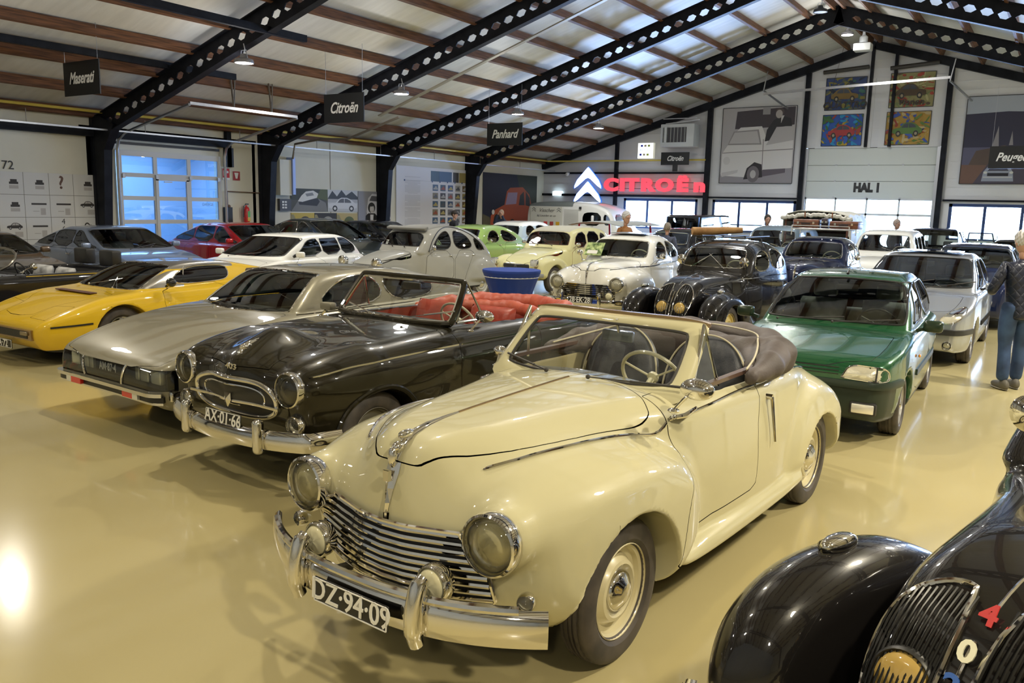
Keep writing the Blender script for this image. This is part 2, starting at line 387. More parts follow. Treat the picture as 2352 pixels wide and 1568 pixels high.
def split(V, F, s):
    """cut the faces by the scalar field s at the vertices: returns V, faces with s<0, faces with s>0"""
    F = np.asarray(F); T = F.copy(); T[T < 0] = T[T[:, 3] < 0, 0] if False else 0
    sf = s[np.where(F < 0, F[:, :1], F)]; allin = (sf < 0).all(1); allout = (sf >= 0).all(1)
    Fi = [F[allin]]; Fo = [F[allout]]; mix = F[~(allin | allout)]; newV = []; cache = {}; n0 = len(V); ai = []; ao = []
    for f in mix:
        ids = [i for i in f if i >= 0]; pi = []; po = []; m = len(ids)
        for k in range(m):
            i, j = ids[k], ids[(k+1) % m]; si, sj = s[i], s[j]
            (pi if si < 0 else po).append(i)
            if (si < 0) != (sj < 0):
                key = (i, j) if i < j else (j, i)
                if key not in cache:
                    a, b = key; t = s[a]/(s[a]-s[b]); newV.append(V[a]+(V[b]-V[a])*t); cache[key] = n0+len(newV)-1
                pi.append(cache[key]); po.append(cache[key])
        for poly, dst in ((pi, ai), (po, ao)):
            q = len(poly)
            if q == 3: dst.append((poly[0], poly[1], poly[2], -1))
            elif q == 4: dst.append(tuple(poly))
            elif q > 4:
                dst.append((poly[0], poly[1], poly[2], poly[3]))
                for k in range(3, q-1): dst.append((poly[0], poly[k], poly[k+1], -1))
    if ai: Fi.append(np.array(ai))
    if ao: Fo.append(np.array(ao))
    if newV: V = np.concatenate([V, np.array(newV)])
    return V, np.concatenate(Fi).astype(int), np.concatenate(Fo).astype(int)
def shell(f, V, F, name, m, parent, own_normals=True):
    """link the faces F of a body as one object, with normals taken from the body's own surface"""
    if len(F) == 0: return None
    used, inv = np.unique(F[F >= 0], return_inverse=True); G = np.full(F.shape, -1); G[F >= 0] = inv; Vp = V[used]
    nm = None
    if own_normals:
        tri = G[:, 3] < 0; cen = (Vp[G[:, 0]]+Vp[G[:, 1]]+Vp[G[:, 2]]+np.where(tri[:, None], 0, Vp[G[:, 3]]))/np.where(tri, 3, 4)[:, None]
        L = (G >= 0).ravel(); li = G.ravel()[L]; lc = np.repeat(cen, 4, 0)[L]; P = Vp[li]+0.22*(lc-Vp[li]); nm = grad(f, P, 0.003)
        fn_ = np.cross(Vp[G[:, 1]]-Vp[G[:, 0]], Vp[G[:, 2]]-Vp[G[:, 0]]); fn_ /= np.linalg.norm(fn_, axis=1)[:, None]+1e-12
        fl = np.repeat(fn_, 4, 0)[L]; bad = (nm*fl).sum(1) < 0.5; nm[bad] = fl[bad]
    return ob(name, Vp, G, m, parent, True, normals=nm)
def onto(f, P, D, n=70):
    """walk from the points P along D until they meet the body"""
    P = np.array(P, float); D = np.array(D, float)/np.linalg.norm(D); t = np.zeros(len(P))
    for _ in range(n):
        Q = P+t[:, None]*D; t += np.clip(f(Q[:, 0], np.abs(Q[:, 1]), Q[:, 2]), -0.05, 0.15)*0.8
    return P+t[:, None]*D
# ------------------------------------------------------------------ the hall
RX, RZ, SL = -5.9, 7.95, 0.31
LWX, RWX, GYY, BYY = -18.9, 7.1, 31.1, -9.0
def zr(x): return RZ-SL*abs(x-RX)
def st(o): o['kind'] = 'structure'; return o
def floor_nodes(nt, b):
    noise_col(nt, b, (.455,.385,.19), (.505,.435,.225), .35, 5, bump=.035, bscale=3.0, rough=(.10, .22))
    b.inputs['Coat Weight'].default_value = .35; b.inputs['Coat Roughness'].default_value = .05; b.inputs['Coat IOR'].default_value = 1.5
FLOORM = mat('epoxy_floor', (.56,.48,.27), 0, .2, build=floor_nodes)
CWALL = mat('cream_wall', (.72,.71,.60), 0, .7, build=lambda nt, b: noise_col(nt, b, (.69,.68,.57), (.76,.75,.65), .8, 4))
GWALL = mat('cladding_white', (.66,.67,.70), 0, .55, build=lambda nt, b: noise_col(nt, b, (.63,.64,.67), (.70,.71,.74), .7, 4))
BEAMB = mat('black_steel', (.014,.016,.022), 0, .5, spec=.15, build=lambda nt, b: noise_col(nt, b, (.007,.008,.012), (.013,.015,.021), 4, 4))
WOOD = mat('purlin_wood', (.16,.07,.03), 0, .6, build=lambda nt, b: noise_col(nt, b, (.07,.030,.014), (.20,.085,.035), 3, 6, bump=.3, bscale=30, stretch=(9, .6, 9)))
ROOFM = mat('roof_panel', (.7,.7,.67), 0, .5, build=lambda nt, b: noise_col(nt, b, (.66,.66,.63), (.74,.74,.71), 1.2, 3, bump=.10, bscale=5, stretch=(1, 6, 1)))
GALV = mat('galvanised', (.50,.52,.55), .9, .35)
BLUEF = mat('blue_frame', (.02,.05,.16), 0, .4)
ALU = mat('white_alu', (.62,.64,.64), 0, .4)
def vtx(o, F=None): return o
st(MB().box((RX, (GYY+BYY)/2, -.05), (26, GYY-BYY, .1)).build('floor', FLOORM))
wl = st(MB().box((LWX-.1, (GYY+BYY)/2, 2.1), (.2, GYY-BYY, 4.2)).build('wall_left', CWALL))
wr = st(MB().box((RWX+.1, (GYY+BYY)/2, 2.1), (.2, GYY-BYY, 4.2)).build('wall_right', CWALL))
wb = st(MB().prism([(LWX, 0), (RWX, 0), (RWX, zr(RWX)), (RX, RZ), (LWX, zr(LWX))], BYY-.2, BYY, 'y').build('wall_back', CWALL))
# gable wall with real openings
WIN = [(-15.05, -11.9), (-11.3, -8.15), (-3.2, -.05), (.5, 3.6)]; SILL, HEAD = 1.17, 2.36
def gable():
    x = [LWX]+[v for w_ in WIN[:2] for v in w_]+[-7.97, -3.6]+[v for w_ in WIN[2:] for v in w_]+[RWX]
    m = MB(); y0, y1 = GYY, GYY+.2
    solid = [(x[0], x[1]), (x[2], x[3]), (x[4], x[5]), (x[6], x[7]), (x[8], x[9]), (x[10], x[11])]
    for a, b in solid: m.box(((a+b)/2, GYY+.1, 1.25), (b-a, .2, 2.5))
    for a, b in WIN: m.box(((a+b)/2, GYY+.1, SILL/2), (b-a, .2, SILL)); m.box(((a+b)/2, GYY+.1, (HEAD+2.5)/2), (b-a, .2, 2.5-HEAD))
    m.prism([(x[5], 4.22), (x[6], 4.22), (x[6], 2.5), (RWX, 2.5), (RWX, zr(RWX)), (RX, RZ), (LWX, zr(LWX)), (LWX, 2.5), (x[5], 2.5)], y0, y1, 'y')
    return st(m.build('wall_far', GWALL))
wf = gable()
g = MB()   # horizontal cladding ribs on the far wall
for k in range(19):
    z = 2.62+k*.28; xa = max(LWX+.1, RX-(RZ-z)/SL+.3); xb = min(RWX, RX+(RZ-z)/SL-.3)
    if xb-xa < .5: continue
    if z < 4.2:
        for a, b in ((xa, -8.05), (-3.5, xb)): g.box(((a+b)/2, GYY-.006, z), (b-a, .012, .025))
    else: g.box(((xa+xb)/2, GYY-.006, z), (xb-xa, .012, .025))
tag(g.build('cladding_rib', GWALL, wf), kind='stuff')
# roof
V = [(LWX, BYY, zr(LWX)), (RX, BYY, RZ), (RWX, BYY, zr(RWX)), (LWX, GYY+.2, zr(LWX)), (RX, GYY+.2, RZ), (RWX, GYY+.2, zr(RWX))]
V += [(a, b, c+.12) for a, b, c in V]
ceil = st(ob('ceiling', V, [(0,1,4,3),(1,2,5,4),(6,9,10,7),(7,10,11,8),(0,3,9,6),(2,8,11,5),(0,6,7,1),(1,7,8,2),(3,4,10,9),(4,5,11,10)], ROOFM, None, False))
pl = MB(); pl.box((0, (GYY+BYY)/2, -.13), (.075, GYY-BYY, .20)); p0 = None
for k in range(11):
    for s in (-1, 1):
        x = RX+s*(.9+1.2*k)
        if not LWX < x < RWX: continue
        if p0 is None: o = pl.build('purlin', WOOD, ceil); p0 = o
        else: o = p0.copy(); C.objects.link(o)
        o.location = (x, 0, zr(x)); o.rotation_euler = (0, s*math.atan(SL), 0)
for s in (-1, 1): pl2 = MB().box((RX+s*.14, (GYY+BYY)/2, RZ-.2), (.07, GYY-BYY, .26)).build('ridge_board', WOOD, ceil)
# castellated portal rafters and tapering columns
def rafter(y, s):
    L = 13.0/math.cos(math.atan(SL)); m = MB(); D = .50; t = .012; n = int((L-.7)/.345); pitch = .345; x0 = .45
    za, zb = -D, 0
    def q(a, b, c, d):
        m.add([(p[0], t, p[1]) for p in (a, b, c, d)]+[(p[0], -t, p[1]) for p in (a, b, c, d)], [(0,1,2,3),(7,6,5,4),(0,4,5,1),(1,5,6,2),(2,6,7,3),(3,7,4,0)])
    zc = -D/2; h = .075; w1, w2 = .135, .055
    q((0, za), (x0, za), (x0, zb), (0, zb))
    for k in range(n):
        a = x0+k*pitch; c = a+pitch/2; b = a+pitch; e = c-w1; f_ = c+w1; g1 = c-w2; g2 = c+w2
        q((a, zc), (e, zc), (g1, zc+h), (a, zb)); q((a, zb), (g1, zc+h), (g2, zc+h), (b, zb)); q((b, zb), (g2, zc+h), (f_, zc), (b, zc))
        q((a, za), (g1, zc-h), (e, zc), (a, zc)); q((a, za), (b, za), (g2, zc-h), (g1, zc-h)); q((b, za), (b, zc), (f_, zc), (g2, zc-h))
    q((x0+n*pitch, za), (L, za), (L, zb), (x0+n*pitch, zb))
    m.box((L/2, 0, 0), (L, .17, .02)); m.box((L/2, 0, -D), (L, .17, .02))
    return m
rm = rafter(0, 1).build('rafter', BEAMB, ceil); R0 = rm.data; bpy.data.objects.remove(rm)
FR = [-3.5, 1.35, 6.2, 11.05, 15.85, 20.65, 25.5]
cm = MB(); cm.prism([(0, 0), (.30, 0), (.55, 3.0), (.95, 3.55), (.40, 3.75), (0, 3.75)], -.10, .10, 'y'); cm.box((.14, 0, 1.9), (.03, .22, 3.7))
c0 = cm.build('column', BEAMB, None); CD = c0.data; bpy.data.objects.remove(c0)
for y in FR:
    for s in (-1, 1):
        o = bpy.data.objects.new('rafter', R0); C.objects.link(o); o.parent = ceil
        x = LWX if s < 0 else RWX; o.location = (x, y, zr(x)-.22); o.rotation_euler = (0, -math.atan(SL), 0 if s < 0 else PI)
        if s > 0: o.rotation_euler = (0, -math.atan(SL), PI)
        c = bpy.data.objects.new('column', CD); C.objects.link(c); c.parent = wl if s < 0 else wr; c.location = (x, y, 0); c.rotation_euler = (0, 0, 0 if s < 0 else PI)
# gable steel
gs = MB()
for s in (-1, 1):
    a = (RX, GYY-.12, RZ-.38); b = (RX+s*13, GYY-.12, zr(LWX)-.30); gs = MB(); gs.bar(a, b, .18, .26); gs.build('gable_rafter', BEAMB, wf)
for x in (-15.4, -11.55, -8.02, -5.95, -5.2+.0, -3.52, .3, 3.9):
    w_ = .18 if x in (-11.55,) else (.12 if abs(x+15.4) < .1 else (.16 if x in (-8.02, -3.52) else .09))
    z0 = 4.22 if x in (-5.95, -5.2) else 0
    MB().box((x, GYY-.10, (z0+zr(x)-.4)/2), (w_, .16, zr(x)-.4-z0)).build('gable_post', BEAMB, wf)
MB().box((-15.2, GYY-.06, 3.36), (7.3, .08, .07)).build('gable_rail', BEAMB, wf); MB().box((-15.2, GYY-.06, 2.46), (7.4, .10, .09)).build('gable_rail', BEAMB, wf)
MB().box((-9.8, GYY-.05, 2.44), (3.4, .08, .06)).build('gable_rail', BEAMB, wf); MB().box((1.8, GYY-.05, 2.46), (10.4, .08, .06)).build('gable_rail', BEAMB, wf)
DAY = mat('frosted_pane', (.8,.9,1), 0, .3, emit=(.75,.93,1.0), estr=1.5)
PANE = glassmat('day_glass', (.93,.97,1.0), .1)
def window(n, x0, x1):
    m = MB(); y = GYY+.05; fr = .10
    for a, b, z0, z1 in ((x0, x1, HEAD-fr, HEAD), (x0, x1, SILL, SILL+fr*.6), (x0, x0+fr, SILL, HEAD), (x1-fr, x1, SILL, HEAD)): m.box(((a+b)/2, y, (z0+z1)/2), (b-a, .10, z1-z0))
    w_ = st(m.build('window_%d' % n, BLUEF))
    for k in (1, 2): xx = x0+(x1-x0)*k/3; MB().box((xx, y, (SILL+HEAD)/2), (.09, .09, HEAD-SILL)).build('mullion', BLUEF, w_)
    for k in range(3):
        a = x0+(x1-x0)*k/3+.05; b = x0+(x1-x0)*(k+1)/3-.05; MB().box(((a+b)/2, y, (SILL+HEAD)/2), (b-a, .006, HEAD-SILL)).build('pane', PANE, w_)
for i, (a, b) in enumerate(WIN): window(i+1, a, b)
# sectional door of the gable, HAL 1
d1 = MB(); d1.box((-7.9, GYY-.02, 2.1), (.10, .12, 4.2)); d1 = st(d1.build('door_1', GALV)); MB().box((-3.66, GYY-.02, 2.1), (.10, .12, 4.2)).build('guide_rail', GALV, d1)
for z0, z1 in ((3.62, 4.20), (3.07, 3.61), (2.50, 3.06)):
    V, F = rbox((-5.785, GYY+.03, (z0+z1)/2), (4.2, .06, z1-z0), .008, 1); p = ob('door_panel', V, F, mat('door_panel', (.60,.63,.60), 0, .45), d1, False)
    for x in (-6.88, -5.8, -4.72): MB().box((x, GYY-.005, z0+.01), (.06, .02, .05)).build('hinge', GALV, p)
for k in range(5): MB().box((-7.84+4.15*k/4, GYY+.03, 1.27), (.06, .06, 2.46)).build('door_mullion', ALU, d1)
for z in (2.47, 1.94, 1.34, .74, .1): MB().box((-5.785, GYY+.03, z), (4.2, .06, .07)).build('door_rail', ALU, d1)
MB().box((-5.785, GYY+.03, 1.25), (4.1, .006, 2.4)).build('pane', PANE, d1)
text('HAL 1', .40, (-5.80, GYY-.004, 2.84), (PI/2, 0, 0), BLACKP, d1, sx=.82, bold=.030, ext=.001)
MB().box((-5.785, GYY+.08, 3.35), (4.25, .03, 1.8)).build('door_light_block', BLACKP, d1)  # unseen plate added to block daylight leaking between the door panels
# daylight outside the gable
DAYM = mat('overcast_haze', (1,1,1), 0, 1, emit=(.78,.93,1.0), estr=1.7)
st(MB().box((RX, GYY+9, 2.5), (60, .2, 14)).build('wall_outside', mat('white_hall_outside', (.85,.92,.95), 0, .7)))
st(MB().box((RX, GYY+5, -.06), (60, 9.6, .1)).build('trim_1', mat('outside_ground', (.6,.62,.62), 0, .7)))
# glazed overhead gate in the left wall (workshop behind it)
def gate():
    y0, y1, z1 = 11.55, 14.45, 3.05; x = LWX+.05
    d = st(MB().box((x, (y0+y1)/2, z1-.06), (.06, y1-y0, .13)).build('door_2', ALU))
    for z in (2.48, 1.93, 1.36, .75, .06): MB().box((x, (y0+y1)/2, z), (.06, y1-y0, .10)).build('gate_rail', ALU, d)
    for y in (y0+.05, y0+.98, y0+1.93, y1-.05): MB().box((x, y, 1.5), (.062, .10, 3.0)).build('gate_stile', ALU, d)
    g_ = MB(); g_.box((x+.03, (12.5+13.46)/2, 2.40), (.05, .96, .06)); g_.box((x+.03, 12.55, 1.2), (.05, .08, 2.4)); g_.box((x+.03, 13.42, 1.2), (.05, .08, 2.4)); g_.build('wicket_frame', ALU, d)
    MB().box((x+.05, 12.85, 2.34), (.03, .22, .03)).build('door_closer', GALV, d)
    for k in range(3):
        for z0, z1_ in ((2.53, 2.93), (1.98, 2.43), (1.41, 1.88), (.80, 1.31), (.11, .70)):
            ya = y0+.10+k*.95; MB().box((x, ya+.42, (z0+z1_)/2), (.006, .86, z1_-z0)).build('pane', glassmat('blueish_glass', (.72,.86,1.0), .3), d)
    text('GARAGE', .11, (x+.012, 14.02, 1.80), (PI/2, 0, PI/2), mat('blue_lettering', (.25,.42,.62), 0, .5), d, ext=.001, sx=.8)
    for i, y in enumerate((y0+.12, y0+1.0, y0+1.95, y1-.1)):
        MB().box((x+.05, y, 2.45), (.05, .07, .10)).build('gate_hinge', GALV, d)
    # guide rails
    r = MB(); r.tube([(x+.12, y0-.05, 0), (x+.12, y0-.05, 3.05), (x+.20, y0-.05, 3.28), (x+.45, y0-.05, 3.42), (x+2.9, y0-.05, 3.95)], .035, 6); r.build('guide_rail', GALV, d, True)
    r = MB(); r.tube([(x+.12, y1+.07, 0), (x+.12, y1+.07, 3.05), (x+.20, y1+.07, 3.28), (x+.45, y1+.07, 3.42), (x+2.9, y1+.07, 3.95)], .035, 6); r.build('guide_rail', GALV, d, True)
    MB().bar((x+2.9, y0-.05, 3.98), (x+2.9, y1+.07, 3.98), .05, .06).build('torsion_bar', mat('alu_bar', (.8,.8,.8), 1, .25), d)
    for yy in (12.9, 14.0):
        h = MB(); h.bar((x+2.6, yy, 3.98), (x+2.5, yy-.04, 5.1), .02, .04); h.bar((x+2.6, yy, 3.98), (x+2.5, yy+.14, 5.1), .02, .04); h.bar((x+2.5, yy-.06, 5.1), (x+2.5, yy+.16, 5.1), .03, .03); h.build('hanger', mat('dull_steel', (.22,.19,.15), .6, .5), d)
    MB().box((x+.02, 14.72, 3.05), (.14, .22, .50)).build('gate_motor', BLACKP, d)
gate()
# the opening is cut by building the workshop as a lit bay behind the panes
BAYB = mat('bay_wall', (.62,.72,.85), 0, .8)
bay = MB(); bay.box((LWX-2.9, 13.0, 1.7), (.1, 5.6, 3.6)); bay.box((LWX-1.5, 10.9, 1.7), (3, .1, 3.6)); bay.box((LWX-1.5, 15.6, 1.7), (3, .1, 3.6)); bay.box((LWX-1.5, 13.2, 3.5), (3, 5, .1)); bay.box((LWX-1.5, 13.2, -.06), (3, 5, .1))
st(bay.build('wall_workshop', BAYB))
def cut_wall():
    y0, y1, z1 = 11.55, 14.45, 3.05; me = bpy.data.meshes.new('wall_left'); m = MB()
    m.box((LWX-.1, (BYY+y0)/2, 2.1), (.2, y0-BYY, 4.2)); m.box((LWX-.1, (GYY+y1)/2, 2.1), (.2, GYY-y1, 4.2)); m.box((LWX-.1, (y0+y1)/2, (z1+4.2)/2), (.2, y1-y0, 4.2-z1))
    me.from_pydata([tuple(v) for v in m.V], [], m.F); me.materials.append(CWALL); wl.data = me
cut_wall()
MB().box((LWX+.02, 13.0, 3.22), (.05, 2.9, .06)).build('lintel_seal', BLACKP, wl)
MB().box((LWX+.20, 9.0, 3.36), (.22, 35.8, .13)).build('wall_beam', BEAMB, wl) if False else None
for a, b in ((-8, 11.0), (11.0, 14.6)): MB().box((LWX+.10, (a+b)/2, 3.38), (.16, b-a, .16)).build('wall_beam', BEAMB, wl)
MB().box((LWX+.08, 14.7, 3.3), (.12, .14, 1.0)).build('wall_beam', BEAMB, wl)
# dado line between panels of the left wall
for y in (16.3, 18.5): MB().box((LWX+.004, y, 1.9), (.008, .02, 3.6)).build('wall_joint', mat('joint', (.25,.24,.2), 0, .8), wl)
# conduits
def pipe(name, pts, r, m, label, cat='pipe'):
    t = MB(); t.tube(pts, r, 8); return tag(t.build(name, m, None, True), label, cat)
YEL = mat('yellow_gas_pipe', (.62,.48,.08), 0, .4)
pipe('gas_pipe', [(-18.5, -8.8, 3.84), (-18.5, 30.7, 3.84), (-18.3, 30.88, 3.84), (-11.6, 30.88, 3.84)], .032, YEL, 'yellow gas pipe running high along the left wall and on to the gable')
cb = MB(); cb.box((-18.2, 11, 3.43), (.07, 39.6, .035)); tr = tag(cb.build('cable_tray', GALV), 'galvanised cable tray running the length of the left wall', 'cable tray')
for k in range(14):
    h = MB(); h.bar((-18.2, -7+k*2.7, 3.43), (-18.2, -7+k*2.7, 3.72), .012, .012); h.bar((-18.2, -7+k*2.7, 3.72), (-18.5, -7+k*2.7, 3.74), .012, .012); h.build('hanger', mat('dull_steel'), tr)
# two black channels under the roof
for (x, ya, yb, z, lb) in ((-12.85, -8.9, 11.95, 5.05, 'black steel channel under the roof, the nearer and higher of two'), (-15.94, -8.9, 12.7, 4.62, 'black steel channel under the roof, the lower one behind the sign for the Italian make')):
    m = MB(); m.box((x, (ya+yb)/2, z), (.10, yb-ya, .02)); m.box((x-.05, (ya+yb)/2, z+.06), (.012, yb-ya, .12)); m.box((x+.05, (ya+yb)/2, z+.06), (.012, yb-ya, .12)); tag(m.build('steel_channel', BEAMB), lb, 'beam')
# perforated cable tray hanging along a rafter
m = MB(); m.bar((-15.6, 17.1, 4.25), (-7.4, 17.1, 7.0), .12, .03); pt = tag(m.build('perforated_tray', mat('perf', (.42,.38,.30), .6, .45)), 'perforated metal cable tray sloping up beside the second rafter', 'cable tray')
m = MB(); m.bar((-16.1, 16.4, 3.60), (-14.3, 16.4, 4.10), .05, .05); m.tube([(-18.1, 16.3, 3.1), (-18.0, 16.3, 3.5), (-17.0, 16.35, 3.62), (-16.1, 16.4, 3.60)], .03, 6)
tag(m.build('door_track', mat('dull_steel')), 'curved dull steel door track beside the second column', 'track')
# ridge beam painted blue and the white bar in front of the gable art
m = MB(); m.box((-6.35, 18.4, 6.9), (1.9, .12, .55)); tag(m.build('ridge_haunch', mat('blue_haunch', (.03,.05,.12), 0, .4)), 'dark blue steel haunch plate at the ridge, top right', 'beam')
m = MB(); m.bar((-9.2, 29.7, 6.0), (-3.4, 29.7, 6.2), .06, .08); tb = tag(m.build('track_bar', mat('alu_bar')), 'pale aluminium door track bar hung across in front of the gable paintings', 'bar')
for x in (-9.2, -3.4):
    s_ = -1 if x < -6 else 1; h = MB(); h.bar((x, 29.7, 6.1), (x+.55*(1 if s_ > 0 else 1), 30.9, 5.6), .05, .05); h.bar((x, 29.7, 6.1), (x+.1, 29.7, 6.75), .03, .03); h.build('hanger', GALV, tb)
# ------------------------------------------------------------------ lamps, signs, prints
def baylamp(x, y, z, lb, on=True):
    e = empty('high_bay_lamp', lb, 'lamp', (x, y, z), group=None)
    m = MB(); m.lathe([(.02, .16), (.06, .15), (.08, .08), (.17, .05), (.185, .0), (.18, -.02), (.165, -.02), (.16, .0)], axis='z', n=28); m.build('lamp_body', BLACKP if not on else mat('lamp_grey', (.25,.25,.27), .3, .4), e, True)
    m = MB(); m.tube([(0, 0, .16), (.03, 0, .24), (0, 0, .34)], .010, 6); m.tube([(-.1, 0, .06), (-.07, 0, .22), (.07, 0, .22), (.1, 0, .06)], .008, 6); m.build('lamp_bracket', GALV, e, True)
    m = MB(); m.lathe([(.16, -.012), (.10, -.02), (.002, -.022)], axis='z', n=28); m.build('lamp_lens', mat('lamp_glow', (1,1,1), 0, .3, emit=(1, .98, .95), estr=60 if on else 0) if on else WHITEP, e, True)
LAMPS = [(-13.4, 10.9, 4.55, 'glowing high-bay lamp under the rafter nearest the left sign'), (-13.4, 15.45, 4.52, 'glowing high-bay lamp between the left and centre hanging signs'),
         (-13.4, 20.5, 4.56, 'glowing high-bay lamp above and right of the middle hanging sign'), (-13.4, 25.5, 4.60, 'small glowing high-bay lamp nearest the gable, above the lit letters'), (-5.95, 26.9, 7.2, 'glowing high-bay lamp at the ridge beside the projector')]
for l in LAMPS: baylamp(*l)
baylamp(-5.95, 23.6, 7.2, 'unlit black high-bay lamp at the ridge', False)
def hangsign(s, x, y, z, lb, zt, w=1.2, h=.62, size=.30, sc_=True):
    e = empty('hanging_sign', lb, 'sign', (x, y, z))
    MB().box((0, 0, 0), (w, .02, h)).build('sign_board', mat('sign_black', (.010,.011,.012), 0, .45), e)
    for q in (-1, 1): MB().bar((q*w*.46, 0, h/2), (q*w*.46, 0, zt-z), .006, .006).build('wire', GALV, e)
    text(s, size*(.98 if len(s) > 7 else 1.1), (0, -.014, .0), (PI/2, 0, 0), WHITEP, e, 'lettering', .002, .80, .38, .007)
    return e
hangsign('Maserati', -15.69, 9.0, 4.14, 'black hanging sign reading Maserati in white script', 5.2)
hangsign('Citroën', -13.45, 13.6, 3.99, 'black hanging sign reading Citroën, before the second rafter', 5.3)
hangsign('Panhard', -13.5, 20.0, 3.95, 'black hanging sign reading Panhard in white script', 5.3)
s_ = hangsign('Citroën', -12.72, 30.6, 3.88, 'black sign reading Citroën under the air heater on the gable', 4.1, 1.15, .48, .24)
MB().box((.02, 0, -.36), (.20, .03, .25)).build('sign_post', BLACKP, s_)
hangsign('Peugeot', -1.35, 27.5, 3.62, 'black hanging sign with white script, cut by the right edge of the picture', 5.6)
# lit chevrons and letters
CHEV = mat('lit_white_acrylic', (.9,.95,1), 0, .4, emit=(.80,.90,1.0), estr=1.9); BLUEL = mat('blue_rim', (.05,.2,.7), 0, .4, emit=(.05,.25,1.0), estr=.6)
e = empty('chevron_sign', 'white illuminated double chevron logo with a blue rim on the gable', 'sign', (-16.65, GYY-.14, 2.95))
def chevron(zoff):
    P = [(-.62, -.30), (-.50, -.06), (-.05, .42), (0, .46), (.05, .42), (.50, -.06), (.62, -.30), (.62, -.40), (.46, -.30), (.12, -.02), (0, .03), (-.12, -.02), (-.46, -.30), (-.62, -.40)]
    n = len(P); Q = [(a*1.0, b+zoff) for a, b in P]; tris = [(0, 1, 12, 13), (1, 2, 11, 12), (2, 3, 10, 11), (3, 4, 9, 10), (4, 5, 8, 9), (5, 6, 7, 8)]
    for m_, s, y0, y1, nm in ((BLUEL, 1.07, .02, -.03, 'chevron_back'), (CHEV, 1.0, -.03, -.06, 'chevron')):
        V = [(a*s, y0, (b-zoff)*s+zoff) for a, b in Q]+[(a*s, y1, (b-zoff)*s+zoff) for a, b in Q]
        F = [tuple(j+n for j in t) for t in tris]+[t[::-1] for t in tris]+[(i, (i+1) % n, (i+1) % n+n, i+n) for i in range(n)]
        ob(nm, V, F, m_, e, False)
chevron(.18); chevron(-.40)
e = empty('letter_sign', 'red illuminated capital letters reading CITROËN on the gable', 'sign', (-13.55, GYY-.22, 2.86))
RED = mat('lit_red_acrylic', (.8,.05,.08), 0, .35, emit=(1.0,.09,.13), estr=.9)
xs = [-2.05, -1.55, -1.12, -.45, .28, 1.02, 1.72]
for ch, x in zip('CITROËn', xs): text(ch, .66, (x+.05, 0, 0), (PI/2, 0, 0), RED, e, 'letter', .04, 1.36, 0, .038)
for z in (.12, -.12): MB().box((-.1, .06, z), (4.4, .02, .02)).build('sign_rail', BLACKP, e)
# bell or exit light, light box, heater, camera
MB().box((0, 0, 0), (.42, .05, .16)).build('x', WHITEP) if False else None
tag(MB().box((-18.15, GYY-.08, 2.50), (.42, .10, .17)).build('exit_light', mat('exit_glow', (.8,.95,1), 0, .4, emit=(.75,.95,1.0), estr=5)), 'small white lit emergency light above the van', 'light')
e = empty('light_box', 'square white lit sign box with blue and yellow squares on the gable', 'sign', (-14.0, GYY-.35, 4.20))
MB().box((0, 0, 0), (.66, .16, .60)).build('box_case', mat('box_yellow', (.75,.73,.55), 0, .5, emit=(.9,.9,.75), estr=.5), e); MB().box((0, -.082, 0), (.64, .004, .58)).build('lit_face', mat('box_glow', (.9,.95,1), 0, .5, emit=(.85,.92,1.0), estr=1.8), e)
for i, (z, cs) in enumerate(((.19, ('a', 'b', 'c')), (-.15, ('a', 'b', 'c')))):
    for j, c_ in enumerate(cs): MB().box((-.16+j*.15-(.04 if i else 0), -.087, z), (.09, .004, .08)).build('colour_square', mat('sq_'+c_, {'a': (.02,.04,.6), 'b': (.65,.55,.35), 'c': (.5,.65,.05)}[c_], 0, .5), e)
text('BE TUBE', .13, (0, -.086, .02), (PI/2, 0, 0), mat('pale_letter', (.45,.55,.65), 0, .5), e, ext=.001)
e = empty('air_heater', 'white air heater on brackets high on the gable wall', 'heater', (-12.55, GYY-.55, 4.72))
V, F = rbox((0, 0, 0), (1.35, .60, .85), .03, 2); ob('heater_case', V, F, mat('heater_white', (.62,.66,.70), 0, .45), e)
MB().box((-.10, -.305, .02), (.95, .02, .55)).build('heater_grille', mat('heater_dark', (.05,.05,.06), 0, .5), e)
for k in range(7): MB().box((-.10+(-.42+.14*k), -.32, .02), (.03, .03, .55)).build('louvre', mat('louvre', (.30,.32,.32), 0, .5), e)
MB().box((-.46, -.32, .02), (.18, .03, .56)).build('heater_flap', mat('heater_white'), e)
MB().bar((-.6, 0, .46), (.6, .4, .62), .04, .04).build('bracket', GALV, e); MB().bar((-.6, -.25, .62), (.75, -.25, .62), .03, .03).build('bracket', GALV, e)
e = empty('projector', 'white ceiling projector box hung at the ridge', 'projector', (-5.62, 27.6, 6.92)); V, F = rbox((0, 0, 0), (.50, .4, .22), .03, 2); ob('projector_case', V, F, ALU, e)
m = MB(); m.lathe([(.12, .14), (.12, .30), (.05, .36), (.02, .6)], axis='z', n=18); m.build('mount', mat('heater_white'), e, True)
